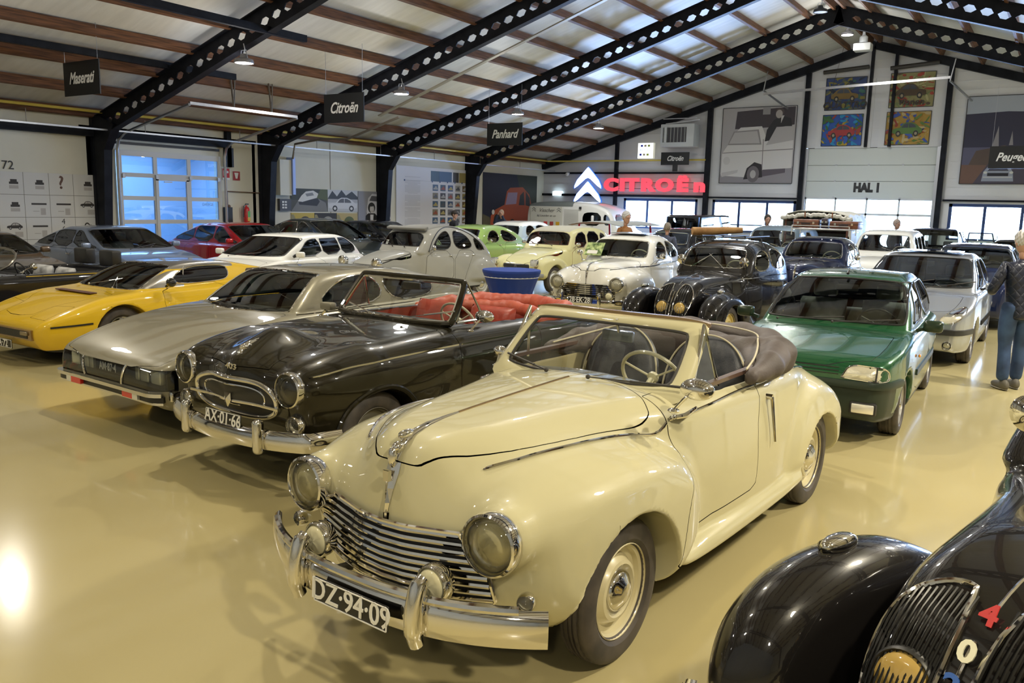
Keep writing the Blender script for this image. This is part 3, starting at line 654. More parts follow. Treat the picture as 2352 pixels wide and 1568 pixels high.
# prints: flat pictures made of coloured shapes
def pic(name, lb, cat, org, wall, W, H, shapes, base, frame=None, parent=None, dep=.012):
    """wall 'L' = on the left wall (u runs along +y), 'F' = on the far wall (u runs along +x); shapes: (colour, [(u, v)...]) in 0..1"""
    e = empty(name, lb, cat, org)
    def P(u, v, d): return (d, u*W, v*H) if wall == 'L' else (u*W, -d, v*H)
    q = [(0, 0), (1, 0), (1, 1), (0, 1)]
    V = [P(u, v, 0) for u, v in q]+[P(u, v, dep) for u, v in q]; ob('backing', V, [(0,3,2,1),(4,5,6,7),(0,1,5,4),(1,2,6,5),(2,3,7,6),(3,0,4,7)], base, e, False)
    ms = []; V = []; F = []; mi = []; d = dep
    for col, pts in shapes:
        nm = 'ink_%02x%02x%02x' % tuple(int(max(0, min(1, c))*255) for c in col); m_ = mat(nm, col, 0, .6)
        if m_ not in ms: ms.append(m_)
        d += .0006; k = len(V); V += [P(u, v, d) for u, v in pts]; F.append(tuple(range(k, k+len(pts)))); mi.append(ms.index(m_))
    if F:
        o = ob('print', V, F, ms, e, False); o.data.polygons.foreach_set('material_index', mi)
    if frame:
        f_ = MB(); t = .012
        for a, b in ((q[0], q[1]), (q[1], q[2]), (q[2], q[3]), (q[3], q[0])): f_.bar(P(a[0], a[1], dep+.005), P(b[0], b[1], dep+.005), t*1.6, t*1.6)
        f_.build('picture_frame', frame, e)
    return e
def circ(u, v, ru, rv, n=16, a0=0, a1=2*PI): return [(u+ru*math.cos(a0+(a1-a0)*k/n), v+rv*math.sin(a0+(a1-a0)*k/n)) for k in range(n if abs(a1-a0) > 6.2 else n+1)]
def rect(u0, v0, u1, v1): return [(u0, v0), (u1, v0), (u1, v1), (u0, v1)]
def carside(u, v, w, h, body_, win, tyre=(.03,.03,.03), hub=(.5,.5,.5), flip=False):
    f_ = (lambda a: u+w*(1-a)) if flip else (lambda a: u+w*a); g_ = lambda b: v+h*b
    q = lambda P: [(f_(a), g_(b)) for a, b in P]
    S = [(body_, q([(0,.25),(.02,.5),(.12,.58),(.25,.62),(.36,.9),(.45,1),(.65,1),(.80,.85),(.92,.62),(1,.5),(1,.25),(.85,.18),(.15,.18)])), (win, q([(.31,.62),(.39,.86),(.47,.93),(.64,.93),(.76,.80),(.80,.63)]))]
    S.append((body_, q([(.54,.6),(.56,.6),(.56,.95),(.54,.95)])))
    for a in (.22, .80): S += [(tyre, circ(f_(a), g_(.2), w*.085, h*.22)), (hub, circ(f_(a), g_(.2), w*.045, h*.11))]
    return S
rnd = random.Random(3)
# chart wall: white tiles with small drawings
TILE = mat('white_tile', (.66,.66,.63), 0, .5)
e0 = empty('chart_board', 'large white tiled chart board with small drawings on the left wall', 'board', (LWX+.02, 3.4, .5))
MB().box((0, 3.8, .96), (.02, 7.62, 1.94)).build('backing', mat('joint'), e0)
def glyph(k, V0):
    y, z = V0; d = .0155; S = []
    K = (.04,.035,.03); G = (.45,.43,.40)
    if k % 5 == 0: S = [(K, rect(.45, .45, .80, .55)), (K, rect(.50, .55, .75, .66)), (G, rect(.45, .25, .80, .40))]
    elif k % 5 == 1: S = carside(.25, .45, .6, .3, K, G)+[(G, rect(.55, .12, .85, .35))]
    elif k % 5 == 2: S = [(K, circ(.5, .55, .13, .2)), (TI, circ(.5, .55, .08, .13)), (K, circ(.65, .5, .1, .15)), (TI, circ(.65, .5, .06, .1)), (K, rect(.84, .1, .93, .4))]
    elif k % 5 == 3: S = [(K, rect(.25, .55, .85, .63)), (G, rect(.3, .25, .55, .28)), (G, rect(.6, .1, .8, .4))]
    else: S = [(G, rect(.3, .8, .7, .83)), (K, [(.3, .4), (.8, .5), (.75, .6), (.35, .52)]), (G, rect(.4, .2, .7, .3))]
    return S
TI = (.66,.66,.63)
kk = 0
for r_ in range(4):
    for c_ in range(14):
        y = 7.62-(c_+1)*.545; z = 1.94-(r_+1)*.485; m = MB(); m.box((.010, y+.27, z+.24), (.012, .535, .475)); t = m.build('tile', TILE, e0)
        if c_ < 7 and r_ < 3:
            S = glyph(kk*7 % 11+(kk % 3), (y, z)); kk += 1; V = []; F = []; mi = []; ms = []
            d = .0165
            if (r_, c_) == (0, 1): S = []; text('?', .40, (.018, y+.27, z+.27), (PI/2, 0, PI/2), mat('ink_q', (.12,.06,.04), 0, .5), t, ext=.001, bold=.006)
            if (r_, c_) == (2, 1): S = []; text('4\n6', .17, (.018, y+.27, z+.30), (PI/2, 0, PI/2), BLACKP, t, ext=.001)
            for col, pts in S:
                nm = 'ink_%02x%02x%02x' % tuple(int(c*255) for c in col); m_ = mat(nm, col, 0, .6)
                if m_ not in ms: ms.append(m_)
                d += .0005; k = len(V); V += [(d, y+.545*u, z+.485*v) for u, v in pts]; F.append(tuple(range(k, k+len(pts)))); mi.append(ms.index(m_))
            if F: o = ob('drawing', V, F, ms, t, False); o.data.polygons.foreach_set('material_index', mi)
tag(text('72', .26, (LWX+.01, 9.10, 2.56), (PI/2, 0, PI/2), BLACKP, None, 'wall_number'), 'black number 72 painted on the cream wall above the chart', 'number')
# photographs on the left wall
GR = (.30,.30,.30)
S1 = [((.05,.055,.04), rect(0, .5, 1, 1)), ((.10,.12,.04), [(.7, .6), (1, .5), (1, 1), (.8, 1)]), ((.20,.20,.19), [(0, 0), (1, 0), (.95, .4), (.6, .7), (.2, .5)]), ((.03,.03,.03), [(.22, .3), (.7, .25), (.78, .45), (.72, .6), (.3, .45), (.2, .4)]), ((.72,.72,.70), [(.18, .45), (.3, .42), (.70, .62), (.74, .8), (.6, .93), (.4, .88), (.28, .7)]), ((.25,.26,.27), [(.38, .78), (.58, .84), (.62, .72), (.42, .66)])]
pic('photo_print', 'colour photo print of a white coupe seen from behind, left of three on the wall', 'picture', (LWX+.01, 16.9, 1.64), 'L', 1.45, .67, S1, mat('ink_141510', (.08,.08,.06), 0, .6))
S2 = [((.55,.56,.57), rect(0, 0, 1, .25)), ((.05,.055,.06), [(0, .6), (.15, .95), (.3, .7), (.45, 1), (.6, .75), (.8, .95), (1, .7), (1, .55), (0, .5)]), ((.45,.46,.48), rect(0, .42, 1, .58))]+carside(.02, .03, .95, .62, (.68,.69,.71), (.12,.12,.13), hub=(.75,.75,.75))
pic('photo_print', 'black and white photo print of a white coupe in a car park, middle of three', 'picture', (LWX+.012, 18.36, 1.64), 'L', 1.30, .67, S2, mat('ink_60', (.6,.62,.63), 0, .6))
S3 = [((.28,.28,.30), rect(0, 0, 1, 1)), ((.62,.62,.64), [(.25, .35), (.3, .78), (.42, .93), (.62, .92), (.70, .70), (.95, .35), (1, .12), (.7, .05), (.3, .1)]), ((.10,.10,.11), [(.33, .70), (.40, .86), (.60, .85), (.66, .68)]), ((.02,.02,.02), [(.20, 0), (.22, .22), (.30, .30), (.50, .30), (.58, .2), (.60, 0)]), ((.75,.75,.75), [(.36, 0), (.36, .26), (.46, .26), (.44, 0)]), ((.03,.03,.03), circ(.40, .48, .11, .17)), ((.60,.58,.56), circ(.41, .44, .065, .13)), ((.04,.04,.04), [(.32, .52), (.38, .62), (.50, .55), (.42, .52)]), ((.25,.22,.22), rect(.38, .36, .44, .375))]
pic('photo_print', 'black and white photo print of a dark-haired man before a pale car', 'picture', (LWX+.014, 19.68, 1.30), 'L', 1.55, 1.00, S3, mat('ink_48', (.28,.28,.30), 0, .6))
for i, (c1, c2, lb) in enumerate((((.55,.42,.08), (.05,.05,.05), 'ochre and black photo print below the white coupe'), ((.04,.04,.04), (.35,.34,.3), 'dark photo print below and right of the ochre one'), ((.50,.40,.16), (.10,.13,.04), 'yellow-green photo print beside the dark-haired man picture'))):
    y = 16.9+i*.92; pic('photo_print', lb, 'picture', (LWX+.011, y, 1.10), 'L', .90, .50, [(c1, rect(0, 0, 1, 1)), (c2, circ(.6, .45, .25, .35)), (c1, rect(.5, .1, .7, .4)), ((.3,.28,.15), [(0, .2), (.2, .6), (.1, .9), (0, .9)])], mat('ink_b%d' % i, c1, 0, .6))
# history board with thumbnails
e = empty('history_board', 'large white history board with text lines and thumbnail photographs', 'board', (LWX+.02, 21.5, .9))
MB().box((0, 2.2, 1.15), (.03, 4.4, 2.32)).build('board', mat('board_white', (.70,.71,.76), 0, .5), e)
tx = MB()
for k in range(44):
    if k in (1, 2, 14, 24, 33): continue
    tx.box((.018, .85+.0, 1.95-k*.042), (.002, .82-(.3 if k % 7 == 6 else 0), .014))
tag(tx.build('text_block', mat('pale_ink', (.50,.51,.56), 0, .6), e), kind='stuff')
cols = [(.06,.12,.22), (.22,.22,.24), (.17,.11,.05), (.06,.11,.16), (.10,.11,.13), (.24,.22,.16), (.05,.10,.22), (.33,.27,.10), (.07,.07,.07), (.38,.38,.38)]
for c_ in range(5):
    for r_ in range(6):
        y = 2.10+c_*.44; z = 1.62-r_*.29; m = MB(); m.box((.018, y, z), (.004, .30, .22)); t = m.build('thumbnail', mat('thumb%d' % ((c_*3+r_*5) % 10), cols[(c_*3+r_*5) % 10], 0, .5), e)
        V = [(.0215, y+a*.30, z-.11+b*.22) for a, b in ((-.4,.2),(-.38,.45),(-.15,.5),(-.05,.75),(.2,.75),(.3,.5),(.42,.42),(.42,.2))]; ob('car_shape', V, [tuple(range(8))], mat('thumbc%d' % ((c_+r_*3) % 4), [(.42,.42,.42), (.33,.09,.05), (.45,.38,.15), (.10,.11,.14)][(c_+r_*3) % 4], 0, .5), t, False)
for y, w_, c_ in ((2.08, .48, 3), (2.68, .74, 0), (3.30, .34, 8), (3.70, .40, 7)): MB().box((.018, y+.0, 2.02), (.004, w_, .36)).build('thumbnail', mat('thumb%d' % c_, cols[c_], 0, .5), e)
for k in range(6): MB().box((.019, .42 if k == 0 else 1.92+(k-1)*.44, 1.83), (.004, .06, .06)).build('marker', BLUEF, e)
MB().box((.018, 2.1, 1.83), (.002, 3.4, .008)).build('timeline', mat('pale_ink'), e)
# red small car picture
RC = (.42,.09,.035)
S4 = [((.010,.014,.035), rect(0, 0, 1, 1)), ((.10,.09,.05), [(0, 0), (0, .35), (.12, .3), (.2, 0)]), ((.03,.04,.03), [(.6, 1), (.7, .6), (1, .5), (1, 1)]),
      (RC, [(.13, .12), (.14, .32), (.22, .42), (.38, .50), (.42, .72), (.48, .78), (.72, .80), (.85, .68), (.90, .5), (.93, .14), (.45, .10), (.2, .06)]), ((.35,.28,.42), [(.40, .50), (.44, .70), (.62, .71), (.60, .52)]), ((.03,.03,.03), [(.65, .50), (.67, .66), (.74, .73), (.76, .50)]), ((.03,.03,.03), [(.78, .50), (.78, .73), (.86, .62), (.87, .48)]),
      ((.02,.02,.02), circ(.53, .14, .07, .13)), ((.5,.5,.55), circ(.53, .14, .035, .07)), ((.02,.02,.02), circ(.25, .26, .06, .09)), ((.7,.7,.65), circ(.18, .38, .025, .04)), ((.7,.7,.65), circ(.33, .37, .025, .04)), ((.5,.45,.4), rect(.12, .05, .40, .08))]
pic('photo_print', 'large print of a red small car against a dark blue night', 'picture', (LWX+.02, 26.55, .75), 'L', 3.95, 2.45, S4, mat('ink_night', (.01,.014,.035), 0, .55))
# gable pictures
BW = [((.42,.40,.41), rect(0, 0, 1, 1)), ((.060,.050,.060), [(.18, .72), (.20, .95), (.55, .97), (.98, .99), (.98, .74)]), ((.30,.29,.30), rect(.55, .90, .65, .99)), ((.28,.26,.28), [(0, 0), (1, 0), (1, .22), (0, .12)]), ((.12,.10,.12), [(.55, .08), (.9, .14), (.9, .2), (.6, .18)]),
      ((.66,.64,.63), [(.02, .10), (.02, .40), (.10, .52), (.20, .68), (.26, .74), (.55, .75), (.62, .60), (.98, .72), (.98, .20), (.6, .18), (.35, .08)]), ((.30,.28,.28), [(.09, .51), (.165, .69), (.51, .71), (.56, .51)]), ((.50,.48,.48), [(.11, .53), (.18, .675), (.49, .69), (.535, .53)]), ((.22,.20,.20), [(.585, .16), (.595, .16), (.585, .58), (.575, .58)]), ((.25,.23,.23), [(.02, .40), (.98, .44), (.98, .452), (.02, .41)]), ((.45,.43,.43), [(.62, .50), (.74, .72), (.98, .76), (.98, .56)]),
      ((.03,.025,.03), [(.34, .05), (.38, .20), (.48, .28), (.58, .25), (.60, .08)]), ((.16,.14,.15), circ(.47, .12, .085, .11)), ((.45,.43,.43), circ(.47, .12, .04, .055)), ((.58,.56,.55), circ(.09, .30, .05, .055)), ((.52,.50,.50), [(.03, .08), (.25, .14), (.26, .18), (.03, .14)]),
      ((.03,.03,.035), [(.60, .55), (.62, .70), (.70, .82), (.80, .88), (.93, .84), (.95, .74), (.75, .74), (.66, .56)]), ((.55,.54,.54), [(.80, .78), (.84, .88), (.80, .88)]), ((.10,.08,.08), circ(.78, .93, .055, .05)), ((.42,.38,.36), circ(.77, .90, .045, .055))]
pic('photo_print', 'huge black and white print of a man leaning over a pale car', 'picture', (-11.08, GYY-.03, 2.98), 'F', 2.72, 2.74, BW, mat('ink_bw', (.36,.34,.35), 0, .55), BLACKP)
SC = [((.10,.10,.17), rect(0, 0, 1, 1)), ((.38,.42,.50), rect(0, .78, 1, 1)), ((.035,.035,.07), [(0, .42), (0, .80), (.3, .82), (.6, .80), (1, .84), (1, .42)]), ((.10,.07,.06), [(.05, .2), (.1, .38), (.3, .44), (.45, .36), (.7, .4), (1, .34), (1, .2)]), ((.16,.09,.07), [(0, .0), (0, .22), (1, .20), (1, 0)]), ((.07,.06,.09), [(.1, 0), (.2, .24), (.45, .22), (.62, 0)]),
      ((.28,.27,.30), [(.21, .42), (.245, .66), (.26, .42)]), ((.28,.27,.30), [(.33, .44), (.345, .60), (.36, .44)]), ((.28,.27,.30), [(.46, .5), (.48, .62), (.50, .5)]),
      ((.30,.33,.42), [(.16, .03), (.17, .14), (.20, .20), (.35, .20), (.38, .14), (.39, .03)]), ((.05,.05,.08), [(.20, .15), (.22, .195), (.33, .195), (.35, .15)]), ((.6,.62,.6), circ(.185, .13, .014, .014)), ((.6,.62,.6), circ(.37, .13, .014, .014)), ((.5,.52,.55), rect(.17, .07, .38, .085)), ((.02,.02,.03), rect(.20, .09, .35, .125))]
pic('photo_print', 'large dusk print of a pale car on a road before church spires', 'picture', (-2.98, GYY-.03, 3.0), 'F', 3.9, 2.75, SC, mat('ink_dusk', (.1,.1,.17), 0, .55), BLACKP)
def painting(lb, x, z, W, H, bgc, seed, car, word=None):
    r2 = random.Random(seed); S = []
    for k in range(90):
        u, v = r2.random(), r2.random(); a, b = .03+.13*r2.random(), .012+.05*r2.random(); c_ = bgc[r2.randrange(len(bgc))]; th = r2.random()*PI
        P = [(u+a*math.cos(t)*math.cos(th)-b*math.sin(t)*math.sin(th), v+a*math.cos(t)*math.sin(th)+b*math.sin(t)*math.cos(th)) for t in np.linspace(0, 2*PI, 7)[:-1]]; S.append((c_, [(min(.99, max(.01, p)), min(.99, max(.01, q))) for p, q in P]))
    S += carside(.15, .25, .68, .42, car, (.06,.07,.09), hub=(.35,.3,.2), flip=seed % 2 == 1)
    e = pic('painting', lb, 'painting', (x, GYY-.04, z), 'F', W, H, S, mat('canvas%d' % seed, bgc[0], 0, .6), BLACKP)
    if word: text(word, .30, (W*.5, -.09, H*.14), (PI/2, 0, 0), mat('dark_stroke', (.05,.04,.03), 0, .6), e, ext=.001, shear=.2, bold=.006)
for x0 in (-7.75, -5.62): st(MB().box((x0+1.02, GYY-.02, 5.35), (1.85 if x0 < -7 else 1.95, .03, 2.3)).build('trim_2' if x0 < -7 else 'trim_3', mat('art_panel', (.68,.69,.71), 0, .5)))
painting('dark blue painting of a car at night, upper left of four on the gable', -7.42, 5.50, 1.33, 1.08, [(.04,.07,.20), (.10,.12,.10), (.02,.03,.06), (.25,.22,.05), (.05,.15,.12)], 11, (.20,.13,.04), 'QUATTRO')
painting('bright blue and green painting of a red car, lower left of four', -7.44, 4.28, 1.33, 1.06, [(.03,.10,.40), (.05,.15,.05), (.4,.3,.03), (.02,.25,.5), (.3,.05,.03)], 12, (.35,.04,.04))
painting('olive painting of a dark car with the word Vianen, upper right of four', -5.34, 5.50, 1.36, 1.12, [(.30,.28,.12), (.45,.42,.2), (.10,.07,.04), (.35,.05,.03), (.2,.25,.1)], 13, (.09,.06,.035), 'Vianen')
painting('patchwork painting of a green car, lower right of four', -5.36, 4.28, 1.36, 1.08, [(.45,.28,.05), (.12,.22,.05), (.5,.4,.2), (.05,.10,.40), (.3,.05,.03)], 14, (.10,.20,.05))
for x, lb in ((-6.75, 'dark roller tube above the upper left painting'), (-4.6, 'dark roller tube above the upper right painting')):
    m = MB(); m.tube([(x-.75, GYY-.25, 6.76), (x+.72, GYY-.25, 6.86)], .07, 12); tag(m.build('roller_tube', mat('dark_tube', (.04,.035,.03), 0, .5), None, True), lb, 'tube')
# fire equipment and boxes by the gate
REDP = mat('red_enamel', (.60,.02,.02), 0, .3, .6)
e = empty('fire_extinguisher', 'red fire extinguisher with green label hung on the left wall', 'extinguisher', (LWX+.14, 15.20, 1.28))
m = MB(); m.lathe([(.002, 0), (.075, 0), (.08, .03), (.08, .40), (.06, .46), (.03, .48), (.03, .52)], axis='z', n=20); m.build('cylinder', REDP, e, True)
m = MB(); m.box((0, .02, .55), (.03, .10, .03)); m.tube([(0, -.02, .54), (.02, -.10, .50), (.02, -.11, .2)], .012, 6); m.build('hose', BLACKP, e, True); MB().box((.078, .02, .28), (.006, .08, .16)).build('label', mat('green_label', (.10,.45,.12), 0, .5), e); MB().box((.078, .02, .14), (.006, .09, .10)).build('label', mat('yellow_label', (.7,.5,.08), 0, .5), e)
e = empty('hose_reel', 'red round fire hose reel beside the gate', 'hose reel', (LWX+.15, 15.0, .92)); m = MB(); m.lathe([(.002, .1), (.26, .1), (.28, .08), (.28, -.08), (.26, -.1), (.002, -.1)], axis='x', n=30); m.build('reel', REDP, e, True); MB().box((.12, -.05, .15), (.02, .12, .06)).build('label', mat('yellow_label'), e)
m = MB(); m.box((LWX+.10, 14.62, 1.50), (.16, .18, .48)); tag(m.build('control_box', BLACKP), 'black control box on the wall left of the fire extinguisher', 'box')
m = MB(); m.tube([(LWX+.05, 14.66, 1.72), (LWX+.05, 14.66, 2.16), (LWX+.05, 16.1, 2.14)], .014, 6); m.ball((LWX+.07, 14.68, 1.76), .05); tag(m.build('thin_pipe', mat('brown_pipe', (.20,.12,.08), .3, .4), None, True), 'thin brown pipe bent above the fire equipment', 'pipe')
pic('fire_sign', 'red and white fire sign, upper left beside the gate', 'sign', (LWX+.01, 14.55, 2.46), 'L', .22, .30, [((.55,.02,.02), rect(0, .2, 1, 1)), ((.8,.8,.6), rect(.12, .35, .5, .85)), ((.8,.8,.8), rect(.6, .6, .85, .8))], WHITEP)
pic('fire_sign', 'small square sign with a white bell on red, beside the gate', 'sign', (LWX+.01, 14.88, 2.46), 'L', .23, .24, [((.35,.03,.03), rect(0, 0, 1, 1)), ((.8,.8,.75), [(.2, .85), (.8, .85), (.62, .2), (.38, .2)])], WHITEP)
m = MB(); m.box((LWX+.12, 16.55, 2.6), (.2, .42, 1.0)); tag(m.build('duct_box', mat('duct_cream', (.70,.69,.58), 0, .5)), 'tall cream duct box beside the second column', 'box')
m = MB(); m.box((LWX+.14, 16.82, 2.65), (.26, .10, 1.05)); tag(m.build('air_duct', mat('duct_blue', (.35,.45,.75), .2, .4)), 'narrow blue-white duct on the left wall beside the photographs', 'duct')
e = empty('switch_panel', 'grey switch panel with six white sockets on the left wall', 'panel', (LWX+.06, 16.62, 1.83)); MB().box((0, 0, 0), (.10, .42, .34)).build('panel_case', mat('panel_grey', (.07,.07,.075), 0, .5), e)
for r_ in range(3):
    for c_ in range(2): MB().box((.055, -.10+c_*.10, -.08+r_*.08), (.012, .07, .05)).build('socket', WHITEP, e)
e = empty('security_camera', 'small white dome camera on the gable corner', 'camera', (-17.6, GYY-.25, 3.30)); m = MB(); m.ball((0, 0, 0), .08); m.build('dome', WHITEP, e, True); MB().box((0, .12, .05), (.06, .2, .05)).build('arm', WHITEP, e)
# blue cocktail table
def cocktail():
    e = empty('cocktail_table', 'high round table in a tight royal blue stretch cover', 'table', (-6.28, 9.55, 0)); n = 72; V = []; zs = [0.0, .04, .2, .4, .6, .8, .92, 1.0, 1.06, 1.085, 1.10]
    rs = [.36, .34, .295, .26, .255, .30, .345, .375, .40, .405, .40]
    for z, r in zip(zs, rs):
        for k in range(n):
            a = 2*PI*k/n; amp = .018*max(0, 1-z/.95)**.6 if z < .95 else 0; w_ = (math.sin(4*a)*.06 if z < .1 else 0)
            rr = r+amp*math.sin(16*a+2*z)+w_; V.append((rr*math.cos(a), rr*math.sin(a), z))
    m_ = len(zs); F = [(i*n+k, i*n+(k+1) % n, (i+1)*n+(k+1) % n, (i+1)*n+k) for i in range(m_-1) for k in range(n)]; V.append((0, 0, 1.102)); F += [((m_-1)*n+k, (m_-1)*n+(k+1) % n, len(V)-1) for k in range(n)]
    ob('stretch_cover', V, F, mat('royal_blue_cloth', (.010,.045,.30), 0, .65), e, True, angle=50)
    m = MB(); m.lathe([(.002, 1.0), (.38, 1.0), (.38, 1.07), (.002, 1.07)], axis='z', n=32); m.build('table_top', WHITEP, e, True)
cocktail()
# ------------------------------------------------------------------ car building
def side_poly(pts, ymin=0.3, n=2):
    P = chaikin(pts, n) if n else np.array(pts, float)
    return lambda V: np.maximum(sdpoly(V[:, 0], V[:, 2], P), ymin-np.abs(V[:, 1]))
def front_poly(pts, xmin, n=2, mirror=True):
    P = np.array(pts, float)
    if mirror: P = np.concatenate([P, (P*[-1, 1])[::-1]])
    P = chaikin(P, n) if n else P
    return lambda V: np.maximum(sdpoly(V[:, 1], V[:, 2], P), xmin-V[:, 0])
def rear_poly(pts, xmax, n=2):
    g = front_poly(pts, -99, n); return lambda V: np.maximum(g(V), V[:, 0]-xmax)
def top_poly(pts, zmin, n=2):
    P = chaikin(pts, n) if n else np.array(pts, float)
    return lambda V: np.maximum(sdpoly(V[:, 0], np.abs(V[:, 1]), P), zmin-V[:, 2])
def body(root, f, lo, hi, c, cuts, rest, restm, sides_rest=False):
    """mesh the body, then cut it into its panels: cuts = (name, material, field, gap, per side)"""
    V, F = dc(f, lo, hi, c)
    for (name, m, sf, gap, per) in cuts:
        s = sf(V); V, Fi, Fo = split(V, F, s+gap)
        if gap > 0: s = sf(V); V, _, Fo = split(V, Fo, s-gap)
        F = Fo
        if name is None or not len(Fi): continue
        if per:
            cy = V[Fi[:, 0], 1]
            for q in (cy >= 0, cy < 0): shell(f, V, Fi[q], name, m, root)
        else: shell(f, V, Fi, name, m, root)
    shell(f, V, F, rest, restm, root)
def ring_side(f, pts, off=0.0, n=2, y0=1.3, closed=True):
    P = chaikin(pts, n) if closed else spl(pts, 6)
    q = np.stack([P[:, 0], np.full(len(P), y0), P[:, 1]], 1); q = onto(f, q, (0, -1, 0)); q[:, 1] += off; return q
def ring_front(f, pts, off=0.0, n=2, x0=2.0, dx=-1, mirror=True, closed=True):
    P = np.array(pts, float)
    if mirror: P = np.concatenate([P, (P*[-1, 1])[::-1]])
    P = chaikin(P, n) if closed else spl(P, 6)
    q = np.stack([np.full(len(P), x0), P[:, 0], P[:, 1]], 1); q = onto(f, q, (dx, 0, 0)); q[:, 0] -= dx*off; return q
def trim(root, pts, r, m, name='trim_strip', closed=True, mirror=False, n=6, label=None):
    out = []
    for s in ((1, -1) if mirror else (1,)):
        V, F = tubeVF([(p[0], p[1]*s, p[2]) for p in pts], r, n, closed); o = ob(name, V, F, m, root)
        if label: o['label'] = label
        out.append(o)
    return out
WHEELS = {}
def wheel(root, x, y, R, w, rr, style, rim, cap=None, ww=False, n=56, z=None, steer=0.0):
    """tyre (the part) with rim and hubcap as its sub-parts; y is the middle of the tread"""
    s = 1 if y > 0 else -1; key = (round(R, 3), w, rr, style, rim.name, n)
    if key not in WHEELS:
        h = w/2; d = R-rr; prof = []
        for k in range(n*2 if n > 50 else n):
            pass
        P = [(rr, h*.62), (rr+.012, h*.80), (rr+d*.25, h*.98), (rr+d*.55, h*1.02), (rr+d*.8, h*.93), (rr+d*.93, h*.78), (R-.004, h*.70), (R, h*.58)]
        T = []
        for q in (.50, .44, .26, .20, .02, -.02, -.20, -.26, -.44, -.50): T.append((R-(0.0 if round(q*100) % 3 else .0), h*q*1.2))
        grooves = [(R, h*.55), (R-.007, h*.53), (R-.007, h*.42), (R, h*.40), (R, h*.22), (R-.007, h*.20), (R-.007, h*.08), (R, h*.06)]
        g2 = [(r, -a) for r, a in grooves[::-1]]; P2 = [(r, -a) for r, a in P[::-1]]
        V, F = latheVF(P+grooves+g2+P2, n); V = np.array(V); rad = np.hypot(V[:, 0], V[:, 2]); k = len(P+grooves+g2+P2)
        seg = np.arange(len(V))//k; notch = (seg % 2 == 0) & (rad > R-.006) & (np.abs(V[:, 1]) > h*.35)
        V[notch, 0] *= (R-.006)/rad[notch]; V[notch, 2] *= (R-.006)/rad[notch]
        me = ob('wheel', V, F, TYRE, None, True, angle=30); mt = me.data; bpy.data.objects.remove(me)
        m = MB(); hubm = MB()
        o = h*.80
        if style == 'disc':
            m.lathe([(rr+.006, o+.004), (rr+.010, o+.001), (rr+.004, o-.012), (rr-.012, o-.022), (rr-.018, o-.045), (rr*.80, o-.050), (rr*.74, o-.040), (rr*.66, o-.012), (rr*.58, o-.008), (rr*.50, o-.022), (rr*.45, o-.024), (.01, o-.024)], n=48)
            for k in range(8):
                a = k*PI/4
            hubm.lathe([(rr*.46, o-.024), (rr*.45, o-.010), (rr*.40, o+.002), (rr*.30, o+.012), (rr*.22, o+.022), (rr*.18, o+.026), (.002, o+.028)], n=36)
        elif style == 'holes':
            m.lathe([(rr+.006, o+.004), (rr+.004, o-.012), (rr-.016, o-.03), (rr*.84, o-.035), (rr*.70, o-.004), (rr*.4, o+.006), (.01, o+.006)], n=40)
            for k in range(10):
                a = k*PI/5; hubm.ball((rr*.68*math.cos(a), o-.004, rr*.68*math.sin(a)), (rr*.075, .012, rr*.075), 8, 5)
            hubm.lathe([(rr*.22, o+.006), (rr*.2, o+.022), (.002, o+.026)], n=20)
        elif style == 'alloy':
            m.lathe([(rr+.006, o+.004), (rr+.004, o-.010), (rr-.012, o-.02), (rr-.02, -h*.6)], n=40)
            m.lathe([(.012, o), (rr*.24, o), (rr*.26, o-.03)], n=24)
            for k in range(8):
                a = k*PI/4; c_, s_ = math.cos(a), math.sin(a)
                m.bar((rr*.2*c_, o-.012, rr*.2*s_), (rr*.96*c_, o-.018, rr*.96*s_), rr*.20, .022, up=(0, 1, 0))
            hubm.lathe([(rr*.16, o), (rr*.14, o+.008), (.002, o+.010)], n=20); hubm.lathe([(rr*.9, -h*.2), (.01, -h*.2)], n=24)
        elif style == 'cover':
            m.lathe([(rr+.008, o+.004), (rr+.004, o-.014), (rr-.02, o-.028), (rr*.86, o-.030), (rr*.84, o-.01), (rr*.60, o+.004), (rr*.58, o-.004), (.01, o)], n=40)
            hubm.lathe([(rr*.34, o), (rr*.30, o+.018), (rr*.16, o+.026), (.002, o+.028)], n=30)
        r1 = m.build('rim', rim, None, True, 35); r2 = hubm.build('hubcap', cap or CHROME, None, True, 35)
        WHEELS[key] = (mt, r1.data, r2.data); bpy.data.objects.remove(r1); bpy.data.objects.remove(r2)
    mt, mr, mh = WHEELS[key]
    o = bpy.data.objects.new('wheel', mt); C.objects.link(o); o.parent = root; o.location = (x, y, z if z is not None else R-.004); o.rotation_euler = (0, 0, (0 if s > 0 else PI)+steer)
    a = bpy.data.objects.new('rim', mr); C.objects.link(a); a.parent = o
    b = bpy.data.objects.new('hubcap', mh); C.objects.link(b); b.parent = o
    return o
